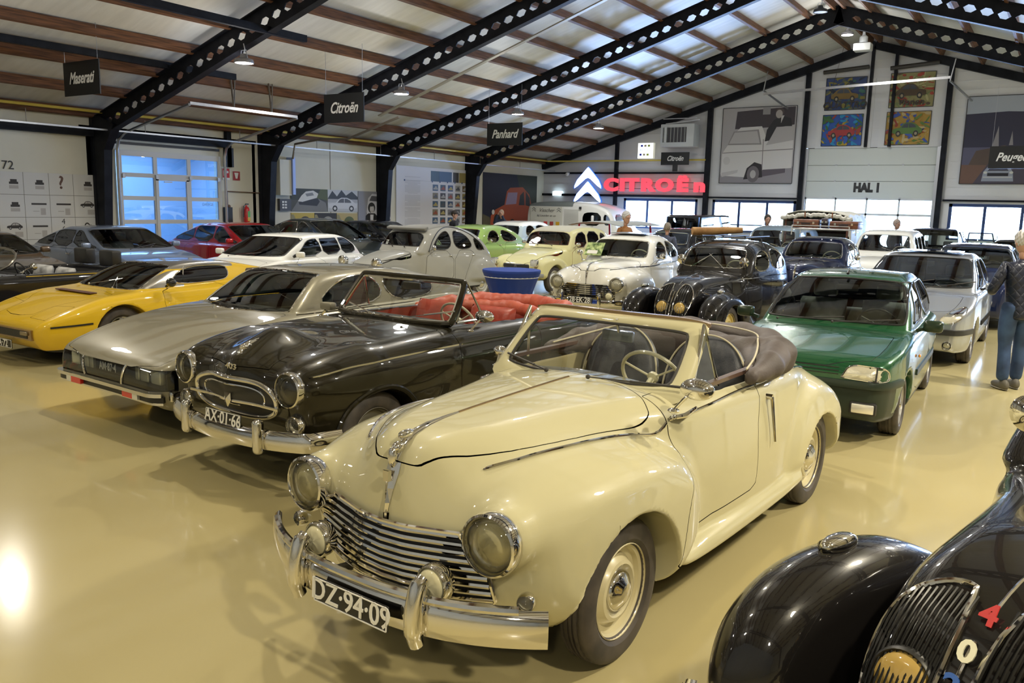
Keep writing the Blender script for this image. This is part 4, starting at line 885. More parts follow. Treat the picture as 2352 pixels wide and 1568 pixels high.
def headlamp(root, c, r, depth=0.06, tilt=0.0, yaw=0.0, lens=None, bez=None, name='headlight', shell_r=None, n=32, bulge=0.25, flutes=True):
    """chrome bezel with reflector and bulging glass, facing +x"""
    R = Matrix.Rotation(yaw, 4, 'Z') @ Matrix.Rotation(-tilt, 4, 'Y')
    def put(mb, nm, m, par, ang=40):
        V = [R @ Vector(v) for v in mb.V]; V = [(v.x, v.y, v.z) for v in V]
        o = ob(nm, V, mb.F, m, par, True, angle=ang); return o
    e = MB(); e.lathe([(r*1.02, -depth), (r*1.12, -depth*.6), (r*1.14, -.01), (r*1.10, .008), (r*1.02, .014), (r*.96, .006), (r*.94, -.01)], axis='x', n=n)
    o = put(e, name, bez or CHROME, root); o.location = c
    g = MB(); g.lathe([(r*.95, -.006), (r*.6, -.03), (r*.3, -.05), (.002, -.056)], axis='x', n=n); put(g, 'reflector', REFL, o)
    q = MB(); q.lathe([(r*.96, .0), (r*.85, .012+r*bulge*.30), (r*.6, .012+r*bulge*.62), (r*.3, .012+r*bulge*.85), (.002, .012+r*bulge*.92)], axis='x', n=n)
    V = np.array(q.V)
    if flutes: V[:, 0] += 0.0022*np.sin(V[:, 1]/r*34)*(np.hypot(V[:, 1], V[:, 2]) < r*.9)
    q.V = [tuple(v) for v in V]; put(q, 'lens', lens or LENS, o, 80)
    return o
def mirror_round(root, base, c, r, m=None, face=(-1, 0, 0), rect=None):
    b = MB(); b.tube(spl([base, ((base[0]+c[0])/2, (base[1]+c[1])/2, (base[2]+c[2])/2+.01), c], 5), .008, 8)
    b.ball(base, (.03, .03, .012), 12, 6)
    o = b.build('mirror', m or CHROME, root, True)
    k = MB(); R = (r*.55, r, r) if rect is None else rect
    k.ball(c, R, 20, 12); V = np.array(k.V); V[:, 0] = np.maximum(V[:, 0], c[0]-R[0]*.35); k.V = [tuple(v) for v in V]
    k.build('mirror_housing', m or CHROME, o, True); return o
def steering(root, c, r, tilt, m=CREAMP, rr=.011, spokes=3):
    """wheel facing the driver (towards -x), tilt from the vertical"""
    R = Matrix.Rotation(tilt, 4, 'Y'); b = MB()
    b.tube([(0, r*math.cos(a), r*math.sin(a)) for a in np.linspace(0, 2*PI, 33)[:-1]], rr, 8, True)
    for k in range(spokes):
        a = -PI/2+k*2*PI/spokes; b.tube([(0, 0, 0), (0, r*math.cos(a), r*math.sin(a))], rr*.6, 6)
    b.lathe([(.03, -.02), (.035, 0), (.02, .015), (.002, .018)], axis='x', n=16); b.tube([(0, 0, 0), (.35, 0, 0)], .018, 8)
    V = [R @ Vector(v) for v in b.V]; o = ob('steering_wheel', [(v.x, v.y, v.z) for v in V], b.F, m, root); o.location = c; return o
def plate(root, c, w, h, s, tilt=0.0, yaw=0.0, sx=0.78, name='number_plate', size=None, label=None):
    """black number plate facing +x"""
    e = empty(name, loc=c); e.parent = root; e.rotation_euler = (0, -tilt, yaw)
    V, F = rbox((0, 0, 0), (.008, w, h), .0035, 1); pl = ob('plate', V, F, PLATE, e, True)
    bo = MB(); P = [(.006, y*(w/2-.006), z*(h/2-.006)) for y, z in ((-1,-1),(1,-1),(1,1),(-1,1))]
    for i in range(4): bo.bar(P[i], P[(i+1) % 4], .004, .004)
    bo.build('plate_border', WHITEP, e)
    text(s, size or h*1.02, (.006, 0, 0), (PI/2, 0, PI/2), WHITEP, e, ext=.002, sx=sx, bold=.0012)
    if label: e['label'] = label
    return e
def seat(root, c, w, h, d, mts, round_top=False, flutes=0, rake=0.2, piping=None, name='seat', headrest=False):
    """bench or bucket: cushion and back joined, backs towards -x"""
    o = empty(name, loc=c); o.parent = root
    def pad(nm, sx, sy, sz, loc, rot, top):
        nu, nv = 24, 14; V = []; F = []
        for side in (1, -1):
            for i in range(nu+1):
                for j in range(nv+1):
                    u = -1+2*i/nu; v = j/nv
                    if top: hw = sy/2*math.sqrt(max(0.0, 1-max(0, (v-.35)/.65)**2.4)); y = u*max(hw, .001)
                    else: y = u*sy/2
                    e = (1-abs(u)**6)*(1-(2*v-1)**6 if not top else (1-v**8)*(1-(1-v)**8))
                    fl = 0.006*abs(math.sin(u*PI*flutes/2)) if flutes and abs(u) < .8 and side == 1 and v < .85 else 0
                    V.append((side*(sx/2*max(e, 0)**.5+fl*(1 if e > .2 else 0)), y, v*sz))
        k = (nu+1)*(nv+1)
        for i in range(nu):
            for j in range(nv):
                a = i*(nv+1)+j; b_ = a+nv+1; F.append((a, b_, b_+1, a+1)); F.append((k+a, k+a+1, k+b_+1, k+b_))
        R = Matrix.Rotation(rot, 4, 'Y'); V = [R @ Vector(v)+Vector(loc) for v in V]
        return ob(nm, [(v.x, v.y, v.z) for v in V], F, mts, o, True, angle=60)
    pad('cushion', d*.28, w, d, (0, 0, .0), PI/2-.1, False)
    bk = pad('backrest', .13, w, h, (-.02, 0, .06), -rake, round_top)
    if piping:
        P = []
        for t in np.linspace(-1, 1, 41):
            v = 1-abs(t); u = t
            if round_top:
                ang = t*PI/2; y = w/2*math.sin(ang); vv = .35+.65*math.cos(ang)**.8 if abs(t) < 1 else .35
                P.append((.035, y*.985, vv*h*.985))
        P = [(.035, -w/2*.985, .05)]+P+[(.035, w/2*.985, .05)]
        R = Matrix.Rotation(-rake, 4, 'Y'); P = [R @ Vector(p)+Vector((-.02, 0, .06)) for p in P]
        V, F = tubeVF(P, .006, 6, False); ob('piping', V, F, piping, o)
    if headrest:
        V, F = rbox((-.06-math.sin(rake)*(h+.12), 0, .06+h+.08), (.09, w*.52, .17), .035, 3); ob('headrest', V, F, mts, o)
    return o
def wiper(root, a, b, m=None, r=.006):
    w_ = MB(); w_.bar(a, b, .008, .006); mid = Vector(b); d = (Vector(b)-Vector(a)).normalized(); w_.tube([mid-d*.16, mid+d*.12], .007, 6); w_.ball(a, .013, 8, 6); return w_.build('wiper', m or RUBBER, root, True)
# ------------------------------------------------------------------ cream cabriolet in the foreground
def f203(cab=True, res=.012):
    core = Out([(.60,.30),(.70,.42),(.715,.62),(.715,.86),(.66,1.0),(.50,1.045),(.2,1.062),(-.2,1.075),(-.62,1.085),(-1.2,1.08),(-1.9,1.075),(-2.45,1.04),(-2.95,.92),(-3.28,.72),(-3.42,.50),(-3.36,.32),(-2.9,.26),(-1.5,.24),(-.4,.26),(.3,.28)], res)
    pl = fn((.72,.17),(.60,.25),(.35,.37),(0,.455),(-.4,.56),(-.7,.655),(-1.1,.70),(-1.7,.715),(-2.2,.69),(-2.7,.60),(-3.1,.46),(-3.45,.28))
    sec = fn((.2,.02),(.6,.03),(.85,0),(.98,-.03),(1.06,-.075),(1.12,-.12))
    v1 = vol(core, pl, sec, .10, .16)
    nose = Out([(.655,.30),(.70,.40),(.71,.58),(.69,.74),(.60,.86),(.3,.93),(-.1,.90),(-.5,.80),(-.9,.55),(-.9,.26),(-.2,.26),(.4,.28)], res)
    vn = vol(nose, fn((.72,.38),(.62,.48),(.45,.58),(.2,.62),(-.9,.62)), None, .14, .10)
    ff = Out([(.50,.30),(.62,.44),(.665,.62),(.65,.76),(.54,.875),(.34,.945),(.08,.965),(-.18,.945),(-.40,.885),(-.60,.79),(-.74,.66),(-.80,.50),(-.76,.36),(-.55,.25),(-.40,.20),(-.2,.24),(.3,.26)], res)
    fp = fn((.70,.53),(.62,.63),(.50,.71),(.30,.775),(.05,.805),(-.25,.815),(-.42,.815),(-.55,.80),(-.68,.75),(-.78,.70))
    fs = fn((.25,-.01),(.45,.0),(.65,-.005),(.80,-.03),(.90,-.09),(.97,-.17))
    vf = vol(ff, fp, fs, .17, 0)
    sill = vol(Out([(-.5,.22),(-.5,.34),(-1.4,.345),(-2.25,.36),(-2.3,.22)], res), fn((-.4,.775),(-2.3,.785)), fn((.2,-.01),(.28,.0),(.36,-.05)), .035)
    rf = Out([(-1.98,.26),(-2.0,.45),(-2.10,.66),(-2.28,.82),(-2.55,.90),(-2.82,.87),(-3.08,.74),(-3.27,.55),(-3.34,.38),(-3.30,.29),(-3.2,.26)], res)
    vr = vol(rf, fn((-1.95,.74),(-2.2,.78),(-2.6,.80),(-3.0,.775),(-3.35,.68)), fn((.25,0),(.5,.0),(.7,-.03),(.9,-.14)), .13)
    pod = cap((.62,.53,.715), (.25,.55,.74), .128, .14)
    dark = cyl(.03, .30, .395, .52); darkr = cyl(-2.60, .24, .395, .56)
    tub = Out([(-.84,0.0),(-.84,.46),(-.95,.585),(-1.5,.615),(-2.1,.60),(-2.5,.50),(-2.66,.25),(-2.68,0.0),(-2.68,-.3),(-.84,-.3)], res)
    def f(x, y, z):
        d = smin(v1(x, y, z), vn(x, y, z), .16); d = smin(d, vf(x, y, z), .11); d = smin(d, pod(x, y, z), .06)
        d = smin(d, sill(x, y, z), .03); d = smin(d, vr(x, y, z), .07)
        d = smax(d, -dark(x, y, z), .012); d = smax(d, -darkr(x, y, z), .012)
        if cab: d = smax(d, -rmax(tub(x, y), .34-z, .03), .02)
        return d
    return f
CREAM = paint('cream_paint', (.57,.53,.33), 0, .35)
def cab203():
    root = empty('vintage_convertible', 'cream vintage convertible with chrome barred grille and folded dark hood, plate DZ-94-09', 'car', (-2.15, 3.19, 0), math.radians(266.3))
    f = f203()
    LEATH = mat('grey_leather', (.050,.055,.072), 0, .42, build=lambda nt, b: noise_col(nt, b, (.035,.04,.055), (.075,.08,.10), 14, bump=.15, bscale=120))
    LINEN = mat('hood_cloth', (.085,.068,.062), 0, .62, build=lambda nt, b: noise_col(nt, b, (.070,.055,.050), (.11,.09,.085), 6, bump=.2, bscale=60))
    isin = lambda V: np.maximum(np.maximum(.365-V[:, 2], np.abs(V[:, 1])-.66), np.maximum(V[:, 0]+.80, -2.72-V[:, 0]))
    tubs = lambda V: np.where((isin(V) < 0), np.minimum(sdp_tub(V), 1), 1.0)
    P = chaikin([(-.84,0.0),(-.84,.46),(-.95,.585),(-1.5,.615),(-2.1,.60),(-2.5,.50),(-2.66,.25),(-2.68,0.0),(-2.68,-.3),(-.84,-.3)], 3)
    def sdp_tub(V): return np.maximum(sdpoly(V[:, 0], np.abs(V[:, 1]), P)-.006, V[:, 2]-1.03)
    def under(V): return np.maximum(V[:, 2]-.262, -1)+0*V[:, 0]
    bonnet = top_poly([(.82,-.8),(.82,.06),(.70,.10),(.64,.175),(.505,.29),(.344,.392),(.128,.467),(-.173,.508),(-.40,.540),(-.49,.545),(-.515,.515),(-.557,.465),(-.63,.363),(-.679,.205),(-.70,0),(-.70,-.8)], .925, 1)
    door = side_poly([(-.585,1.2),(-.575,1.0),(-.565,.84),(-.60,.785),(-.50,.72),(-.43,.60),(-.395,.45),(-.36,.28),(-.56,.37),(-.85,.40),(-1.2,.405),(-1.47,.41),(-1.485,.50),(-1.47,.72),(-1.56,.95),(-1.61,1.05),(-1.61,1.2)], .45, 1)
    wing = side_poly([(.85,.2),(.85,.70),(-.35,.70),(-.5,.6),(-.58,.5),(-.64,.2)], 9.0)
    cuts = [(None, None, lambda V: sdp_tub(V) if False else np.maximum(sdp_tub(V), -(V[:, 2]-.0))*1.0+10*(V[:, 2] < .30), 0.0, False)] if False else []
    cuts = [('interior_lining', mat('tan_lining', (.42,.37,.20), 0, .55), lambda V: np.where(V[:, 2] > .30, sdp_tub(V), 1.0), 0.0, False),
            ('underbody', DARK, lambda V: V[:, 2]-.285+np.where(np.abs(V[:, 1]) > .69, 1, 0), 0.0, False),
            ('bonnet', CREAM, bonnet, .0025, False), ('door', CREAM, door, .0028, True)]
    body(root, f, (-3.6, 0, .14), (0.95, .90, 1.25), .0165, cuts, 'body_shell', CREAM)
    for y in (.655, -.655):
        wheel(root, 0.02, y, .325, .15, .205, 'disc', mat('cream_rim', (.62,.56,.36), 0, .3, .8), n=84)
        wheel(root, -2.58, y, .325, .15, .205, 'disc', MATS['cream_rim'], n=84)
    # lamps
    for s in (1, -1):
        headlamp(root, (.735, .53*s, .715), .112, .07, tilt=.02, yaw=.05*s)
        headlamp(root, (.83, .335*s, .535), .070, .05, yaw=.0, lens=mat('yellowish_glass', (.8,.75,.5), 0, .1), name='fog_lamp', n=24)
        b = MB(); b.tube([(.80, .335*s, .47), (.80, .335*s, .40)], .012); b.build('fog_lamp_stalk', CHROME, root)
        headlamp(root, (.665, .66*s, .50), .032, .03, yaw=.35*s, name='indicator_lamp', n=20, bulge=.6)
    # grille
    g = MB(); zs = np.linspace(.700, .445, 9); yr = [.36, .44, .455, .465, .47, .475, .48, .485, .49]
    back = []
    for i, (z, yy) in enumerate(zip(zs, yr)):
        ys = np.linspace(-yy, yy, 41); q = onto(f, np.stack([np.full(41, 1.5), ys, np.full(41, z)], 1), (-1, 0, 0))
        zz = z+.020*np.abs(ys)/.5-.02; Pp = [(q[k, 0]+.014+.012*(1-abs(ys[k])/.5), ys[k], zz[k]) for k in range(41)]
        V, F = sweep(Pp, [(-.010,-.007),(.006,-.009),(.010,0),(.006,.009),(-.010,.007)]); g = ob('grille_bar', V, F, CHROME, root)
        back.append([(p[0]-.012, p[1], p[2]) for p in Pp])
    V = [p for r_ in back for p in r_]; F = [(i*41+j, i*41+j+1, (i+1)*41+j+1, (i+1)*41+j) for i in range(8) for j in range(40)]
    ob('grille_mesh', V, F, BLACKP, root)
    outline = [(back[0][k][0]+.012, back[0][k][1], back[0][k][2]+.013) for k in range(0, 41, 2)]+[(back[i][-1][0]+.01, back[i][-1][1]+.008, back[i][-1][2]) for i in range(9)]+[(back[-1][k][0]+.012, back[-1][k][1], back[-1][k][2]-.014) for k in range(40, -1, -2)]+[(back[i][0][0]+.01, back[i][0][1]-.008, back[i][0][2]) for i in range(8, -1, -1)]
    trim(root, outline, .009, CHROME, 'grille_surround')
    c_ = MB(); c_.tube([(.745, 0, .72), (.742, 0, .60), (.735, 0, .43)], [.014, .016, .012], 8); c_.build('grille_centre_bar', CHROME, root, True)
    # emblem and mascot
    e = MB(); q = onto(f, np.array([(1.5, 0, z) for z in (.925, .88, .82, .76, .72)]), (-1, 0, 0)); pts = [(p[0]+.004, 0, p[2]) for p in q]
    for k in range(4):
        w0, w1 = [.034, .036, .024, .014, .006][k:k+2]; a, b2 = pts[k], pts[k+1]
        e.add([(a[0], -w0, a[2]), (a[0]+.012, 0, a[2]), (a[0], w0, a[2]), (b2[0], -w1, b2[2]), (b2[0]+.012, 0, b2[2]), (b2[0], w1, b2[2])], [(0, 1, 4, 3), (1, 2, 5, 4)])
    e.box((.742, 0, .875), (.02, .03, .045)); e.build('bonnet_badge', CHROME, root)
    q = onto(f, np.array([(x, 0, 1.6) for x in (.69, .66, .60, .50, .40, .30)]), (0, 0, -1))
    m_ = MB(); m_.tube([(p[0], 0, p[2]) for p in q], [.016, .022, .022, .016, .010, .006], 10); m_.ball((.675, 0, q[1][2]+.006), (.035, .024, .026), 12, 8); m_.ball((.63, 0, q[2][2]+.012), (.05, .018, .02), 10, 8)
    m_.ball((.712, 0, q[1][2]-.03), (.018, .022, .045), 10, 8)
    m_.build('bonnet_mascot', CHROME, root, True)
    q = onto(f, np.array([(x, 0, 1.6) for x in np.linspace(.30, -.60, 24)]), (0, 0, -1)); trim(root, q, .007, mat('bronze_trim', (.50,.36,.22), 1, .25), 'bonnet_strip', False)
    # side mouldings
    mz = fn((-.55,.955),(-1.4,.982),(-2.2,.972),(-2.6,.93),(-2.9,.86))
    for s in (1, -1):
        Pm = spl([(.53,.335),(.375,.430),(.155,.500),(-.15,.545),(-.36,.570),(-.565,.598)], 6); q = onto(f, np.stack([Pm[:, 0], Pm[:, 1], np.full(len(Pm), 1.6)], 1), (0, 0, -1))
        V, F = tubeVF([(p[0], p[1]*s, p[2]+.002) for p in q], [.004]+[.009]*(len(q)-1), 8, False); ob('side_moulding', V, F, CHROME, root)
        for (a, b2, nm) in ((-.59, -1.56, 'door_moulding'), (-1.585, -2.75, 'rear_moulding')):
            xs = np.linspace(a, b2, 30); q = onto(f, np.stack([xs, np.full(30, 1.2), mz(xs)], 1), (0, -1, 0)); V, F = tubeVF([(p[0], (p[1]+.001)*s, p[2]) for p in q], .009, 8, False); ob(nm, V, F, CHROME, root)
        h = MB(); q = onto(f, np.array([(-1.66, 1.2, .905), (-1.67, 1.2, .64)]), (0, -1, 0)); h.tube([(q[0][0], (q[0][1]+.03)*s, q[0][2]), (q[1][0], (q[1][1]+.025)*s, q[1][2])], [.011, .007], 8); h.tube([(q[0][0], q[0][1]*s-.01*s, q[0][2]), (q[0][0], (q[0][1]+.035)*s, q[0][2])], .017, 10); h.build('semaphore_handle', CHROME, root, True)
        d = MB(); q = onto(f, np.array([(-.62, 1.2, .965), (-.80, 1.2, .985)]), (0, -1, 0)); d.tube([(q[0][0], (q[0][1]+.02)*s, q[0][2]), (q[0][0]-.05, (q[0][1]+.045)*s, q[0][2]+.004), (q[1][0], (q[1][1]+.03)*s, q[1][2])], [.011, .014, .008], 8); d.ball((q[0][0], (q[0][1]+.01)*s, q[0][2]), (.02, .014, .014)); d.build('door_handle', CHROME, root, True)
    # windscreen
    zb, zt = 1.07, 1.335
    def scr(y, z): t = (z-zb)/(zt-zb); return (-.70-.30*t-.16*y*y, y, z)
    inner = chaikin([(-.50, zb), (.50, zb), (.525, zb+.05), (.50, zt-.03), (.46, zt), (-.46, zt), (-.50, zt-.03), (-.525, zb+.05)], 2); n = len(inner)
    outr = chaikin([(-.62, zb-.10), (.62, zb-.10), (.605, 1.12), (.58, 1.26), (.56, zt+.035), (.50, zt+.052), (.3, zt+.056), (-.3, zt+.056), (-.50, zt+.052), (-.56, zt+.035), (-.58, 1.26), (-.605, 1.12)], 3)
    def rs(P, m=120):
        a = np.arctan2(P[:, 1]-1.20, P[:, 0]*.5); o_ = np.argsort(a); a = a[o_]; P = P[o_]; T = np.linspace(-PI, PI, m, endpoint=False)
        return np.stack([np.interp(T, a, P[:, k], period=2*PI) for k in (0, 1)], 1)
    A, B = rs(inner), rs(outr); V = []; m = len(A)
    for k in range(m):
        for (p, dx) in ((A[k], .012), (A[k]*.8+B[k]*.2, .026), (A[k]*.35+B[k]*.65, .022), (B[k], 0.0), (B[k], -.035), (A[k]*.5+B[k]*.5, -.03), (A[k], -.012)):
            q = scr(*p); V.append((q[0]+dx, q[1], q[2]))
    F = [(k*7+j, k*7+(j+1) % 7, ((k+1) % m)*7+(j+1) % 7, ((k+1) % m)*7+j) for k in range(m) for j in range(7)]
    ob('windscreen_frame', V, F, CREAM, root, angle=60)
    V = [scr(*p) for p in A]+[scr(0, 1.20)]; ob('windscreen', V, [(k, (k+1) % m, m) for k in range(m)], GLASSC, root)
    trim(root, [(scr(*p)[0]+.014, p[0], p[1]) for p in A], .008, RUBBER, 'windscreen_seal')
    V, F = sweep([(scr(y, zt+.05)[0]-.01, y, zt+.055-.08*abs(y/.56)**6*.3) for y in np.linspace(-.56, .56, 21)], [(-.02,-.012),(.02,-.012),(.02,.01),(-.02,.01)]); ob('header_rail', V, F, mat('bronze_trim'), root)
    for s in (1, -1):   # quarter vents
        a = Vector((-.83, .60*s, 1.04)); b2 = Vector((-1.02, .565*s, 1.375)); c2 = Vector((-1.10, .63*s, 1.05)); vf_ = empty('quarter_vent'); vf_.parent = root
        t = MB(); t.tube([a, b2, c2], .010, 8); t.build('vent_frame', CHROME, vf_, True); t = MB(); t.add([a, c2, b2], [(0, 1, 2)]); t.build('vent_glass', GLASSC, vf_)
    wiper(root, (-.62, -.16, 1.095), (-.72, -.42, 1.115)); wiper(root, (-.60, .12, 1.10), (-.68, .50, 1.10))
    V, F = rbox((-1.04, .04, 1.26), (.035, .20, .065), .012, 2); mi = ob('rear_view_mirror', V, F, mat('mirror_back', (.30,.34,.42), .6, .3), root); t = MB(); t.tube([(-1.03, .05, 1.28), (-1.0, .05, 1.36)], .008); t.build('mirror_arm', CHROME, mi)
    # wing mirror
    mirror_round(root, (-.50, .665, 1.03), (-.50, .78, 1.15), .06, CHROME, rect=(.05, .085, .052)); mirror_round(root, (-.80, -.64, 1.03), (-.88, -.68, 1.10), .04, CHROME, rect=(.03, .05, .035))
    # interior
    V, F = rbox((-1.75, 0, .40), (1.75, 1.14, .04), .01, 1); ob('cabin_floor', V, F, DARK, root)
    V, F = rbox((-.92, 0, .93), (.16, 1.1, .20), .05, 3); ob('dashboard', V, F, CREAM, root)
    seat(root, (-1.62, .30, .55), .56, .62, .50, LEATH, True, 6, .22, mat('cream_piping', (.6,.55,.4), 0, .5))
    seat(root, (-1.62, -.30, .55), .56, .62, .50, LEATH, True, 6, .22, MATS['cream_piping'])
    V, F = rbox((-2.30, 0, .72), (.16, 1.05, .50), .06, 3); ob('rear_bench', V, F, LEATH, root)
    steering(root, (-1.08, .25, 1.04), .185, .55)
    for s in (1, -1):
        xs = np.linspace(-.90, -2.0, 20); q = onto(f, np.stack([xs, np.full(20, .62), np.full(20, 1.6)], 1), (0, 0, -1)); V, F = sweep([(p[0], .625*s, 1.075) for p in q], [(-.018,-.012),(.018,-.012),(.018,.01),(-.018,.01)]); ob('door_capping', V, F, mat('brown_capping', (.10,.055,.04), 0, .4, .4), root)
    # folded hood
    def hood(x, y, z):
        d = cap((-1.42,.69,1.055), (-1.75,.67,1.075), .035, .075)(x, y, z)
        for a, b2, r0, r1 in (((-1.75,.66,1.07),(-2.10,.59,1.075),.08,.11),((-2.10,.59,1.075),(-2.38,.42,1.08),.11,.11),((-2.38,.42,1.08),(-2.50,.2,1.085),.11,.11),((-2.50,.2,1.085),(-2.52,0,1.085),.11,.11)):
            d = smin(d, cap(a, b2, r0, r1)(x, y, z), .05)
        for a, b2, r0, r1 in (((-1.7,.58,1.05),(-2.1,.42,1.06),.03,.10),((-2.1,.42,1.06),(-2.25,0,1.07),.10,.10)):
            d = smin(d, cap(a, b2, r0, r1)(x, y, z), .07)
        ang = np.arctan2(y, -(x+1.7)); return d+.005*np.sin(ang*15+z*25+3*np.sin(x*9))+.003*np.sin(z*55+x*9)
    V, F = dc(hood, (-2.75, 0, .90), (-1.3, .85, 1.26), .018); shell(hood, V, F, 'folded_hood', LINEN, root)
    pp = [(-1.42,.66,1.095),(-1.70,.60,1.125),(-2.0,.50,1.165),(-2.26,.36,1.185),(-2.36,0,1.195)]; P = spl(pp+[(p[0], -p[1], p[2]) for p in pp[-2::-1]], 8); trim(root, P, .006, MATS['cream_piping'], 'hood_piping', False)
    # bumper: curved blade with overriders
    def bx(y): return .94-.25*abs(y/.78)**2.6
    P = [(bx(y), y, .445) for y in np.linspace(-.78, .78, 41)]
    V, F = sweep(P, [(-.012,-.075),(.018,-.070),(.030,-.03),(.030,.02),(.018,.060),(.0,.072),(-.012,.06)]); ob('front_bumper', [(v[0], v[1], v[2]) for v in V], F, CHROME, root, angle=60)
    P = [(bx(y)+.012, y, .520+.0*y) for y in np.linspace(-.70, .70, 31)]; V, F = tubeVF(P, .018, 8, False); ob('bumper_upper_bar', V, F, CHROME, root)
    for y in (-.30, .36):
        r_ = MB(); r_.tube(spl([(bx(y)+.035, y, .34), (bx(y)+.055, y, .40), (bx(y)+.055, y, .48), (bx(y)+.03, y, .57), (bx(y)+.0, y, .60)], 5), [.012]+[.030]*4+[.036]*12+[.026]*3+[.010], 12); r_.build('overrider', CHROME, root, True)
    plate(root, (1.0, .06, .435), .42, .105, 'DZ·94·09', tilt=.05, sx=.92, size=.125)
    t = MB()
    for y in (-.25, .25): t.bar((.93, y, .43), (.55, y, .38), .03, .03)
    t.build('bumper_bracket', BLACKP, root)
    P = [(-3.38-.12*(1-abs(y/.60)**2.4), y, .43) for y in np.linspace(-.60, .60, 31)]; V, F = sweep(P, [(-.02,-.06),(.012,-.06),(.02,.06),(-.02,.06)][::-1]); ob('rear_bumper', V, F, CHROME, root)
    return root
cab203()
# ------------------------------------------------------------------ generic car from a short description
def O(p, res=.02, n=3): return Out(p, res, n)
def make_car(name, label, x, y, head, S, group=None):
    root = empty(name, label, 'car', (x, y, 0), math.radians(head), group)
    rs = S.get('res', .02); vs_ = []
    core = vol(Out(S['core'], rs), fn(*S['plan']), fn(*S['sec']) if S.get('sec') else None, S.get('r', .08), S.get('crown', .06))
    cab = vol(Out(S['cabin'], rs), fn(*S['cplan']), fn(*S['csec']), S.get('cr', .07), S.get('ccrown', .08)) if S.get('cabin') else None
    fens = [(vol(Out(o, rs), fn(*p), fn(*s) if s else None, r, 0, y0), k) for (o, p, s, r, k, y0) in S.get('fen', [])]
    caps = [(cap(a, b, ra, rb), k) for (a, b, ra, rb, k) in S.get('caps', [])]
    arch = [cyl(a, b, r, y0) for (a, b, r, y0) in S.get('arch', [])]
    cuts_ = [rmaxbox(*q) for q in S.get('carve', [])]
    tub = None
    if S.get('tub'): T = Out(S['tub'], rs); tub = lambda x, y, z: rmax(T(x, y), S.get('tubz', .34)-z, .03)
    def f(x, y, z):
        d = core(x, y, z)
        if cab: d = smin(d, cab(x, y, z), S.get('ck', .05))
        for g, k in fens+caps: d = smin(d, g(x, y, z), k)
        for a in arch: d = smax(d, -a(x, y, z), .012)
        for c in cuts_: d = smax(d, -c(x, y, z), .01)
        if tub: d = smax(d, -tub(x, y, z), .02)
        return d
    pm = S['paint']; gl = S.get('glass', GLASS); cuts = []; g = S.get('gap', .0025)
    if S.get('tub'):
        TP = chaikin(S['tub'], 3); cuts.append(('interior_lining', S.get('lining', DARK), lambda V: np.where(V[:, 2] > S.get('tubz', .34)-.04, np.maximum(sdpoly(V[:, 0], np.abs(V[:, 1]), TP)-.006, V[:, 2]-S['tubtop']), 1.0), 0.0, False))
    for w_ in S.get('wins', []): cuts.append(('side_window', gl, side_poly(w_, S.get('winy', .35), S.get('wn', 2)), 0.0, True))
    if S.get('ws'): cuts.append(('windscreen', gl, front_poly(S['ws'], S['wsx'], 2), 0.0, False))
    if S.get('rw'): cuts.append(('rear_window', gl, rear_poly(S['rw'], S['rwx'], 2), 0.0, False))
    for q in S.get('panels', []): cuts.append(q)
    cuts.append(('underbody', DARK, lambda V: V[:, 2]-S.get('sillz', .24), 0.0, False))
    body(root, f, S['lo'], S['hi'], S.get('c', .034), cuts, 'body_shell', pm)
    tm = S.get('trim', CHROME); tr = S.get('tr', .008)
    for w_ in S.get('wins', []): trim(root, ring_side(f, w_, .001, S.get('wn', 2)), tr, tm, 'window_trim', mirror=True)
    if S.get('ws') and S.get('wstrim', True): trim(root, ring_front(f, S['ws'], .001), S.get('wstr', tr), S.get('wstm', tm), 'windscreen_trim')
    if S.get('rw'): trim(root, ring_front(f, S['rw'], .001, x0=-6, dx=1), tr, tm, 'rear_window_trim')
    wr_ = S['wheel']; wb = S['wb']; tf = S.get('track', .65)
    for s in (1, -1):
        wheel(root, 0, tf*s, *wr_, n=S.get('wn_', 44)); wheel(root, -wb, S.get('trackr', tf)*s, *wr_, n=S.get('wn_', 44))
    if S.get('floor', True):
        w_ = S['plan'][len(S['plan'])//2][1]; V, F = rbox((-wb/2-.1, 0, S.get('floorz', .34)), (wb*.95, w_*1.75, .05), .02, 1); ob('cabin_floor', V, F, DARK, root)
    sx = S.get('seatx', -1.35); sm = S.get('seatm', mat('grey_cloth', (.16,.17,.18), 0, .8)); sz = S.get('seatz', .48)
    for s in S.get('seats', (1, -1)): seat(root, (sx, .33*s, sz), .50, S.get('seath', .58), .5, sm, False, S.get('flutes', 0), .25, headrest=S.get('headrest', False))
    if S.get('bench', True): V, F = rbox((sx-.85, 0, sz+.15), (.25, 1.15, .62), .08, 3); ob('rear_seat', V, F, sm, root)
    if S.get('dashx') is not None:
        V, F = rbox((S['dashx'], 0, S.get('dashz', .85)), (.28, S.get('dashw', 1.2), .16), .05, 2); ob('dashboard', V, F, S.get('dashm', DARK), root)
        steering(root, (S['dashx']-.24, S.get('sty', .34), S.get('dashz', .85)+.06), .185, .5, S.get('stm', BLACKP))
    if S.get('mirror_in'):
        V, F = rbox(S['mirror_in'], (.03, .22, .07), .012, 2); ob('rear_view_mirror', V, F, BLACKP, root)
    return root, f
def rmaxbox(c, d, r=.02):
    return lambda x, y, z: rmax(rmax(np.abs(x-c[0])-d[0]/2, np.abs(np.abs(y)-c[1])-d[1]/2, r), np.abs(z-c[2])-d[2]/2, r)
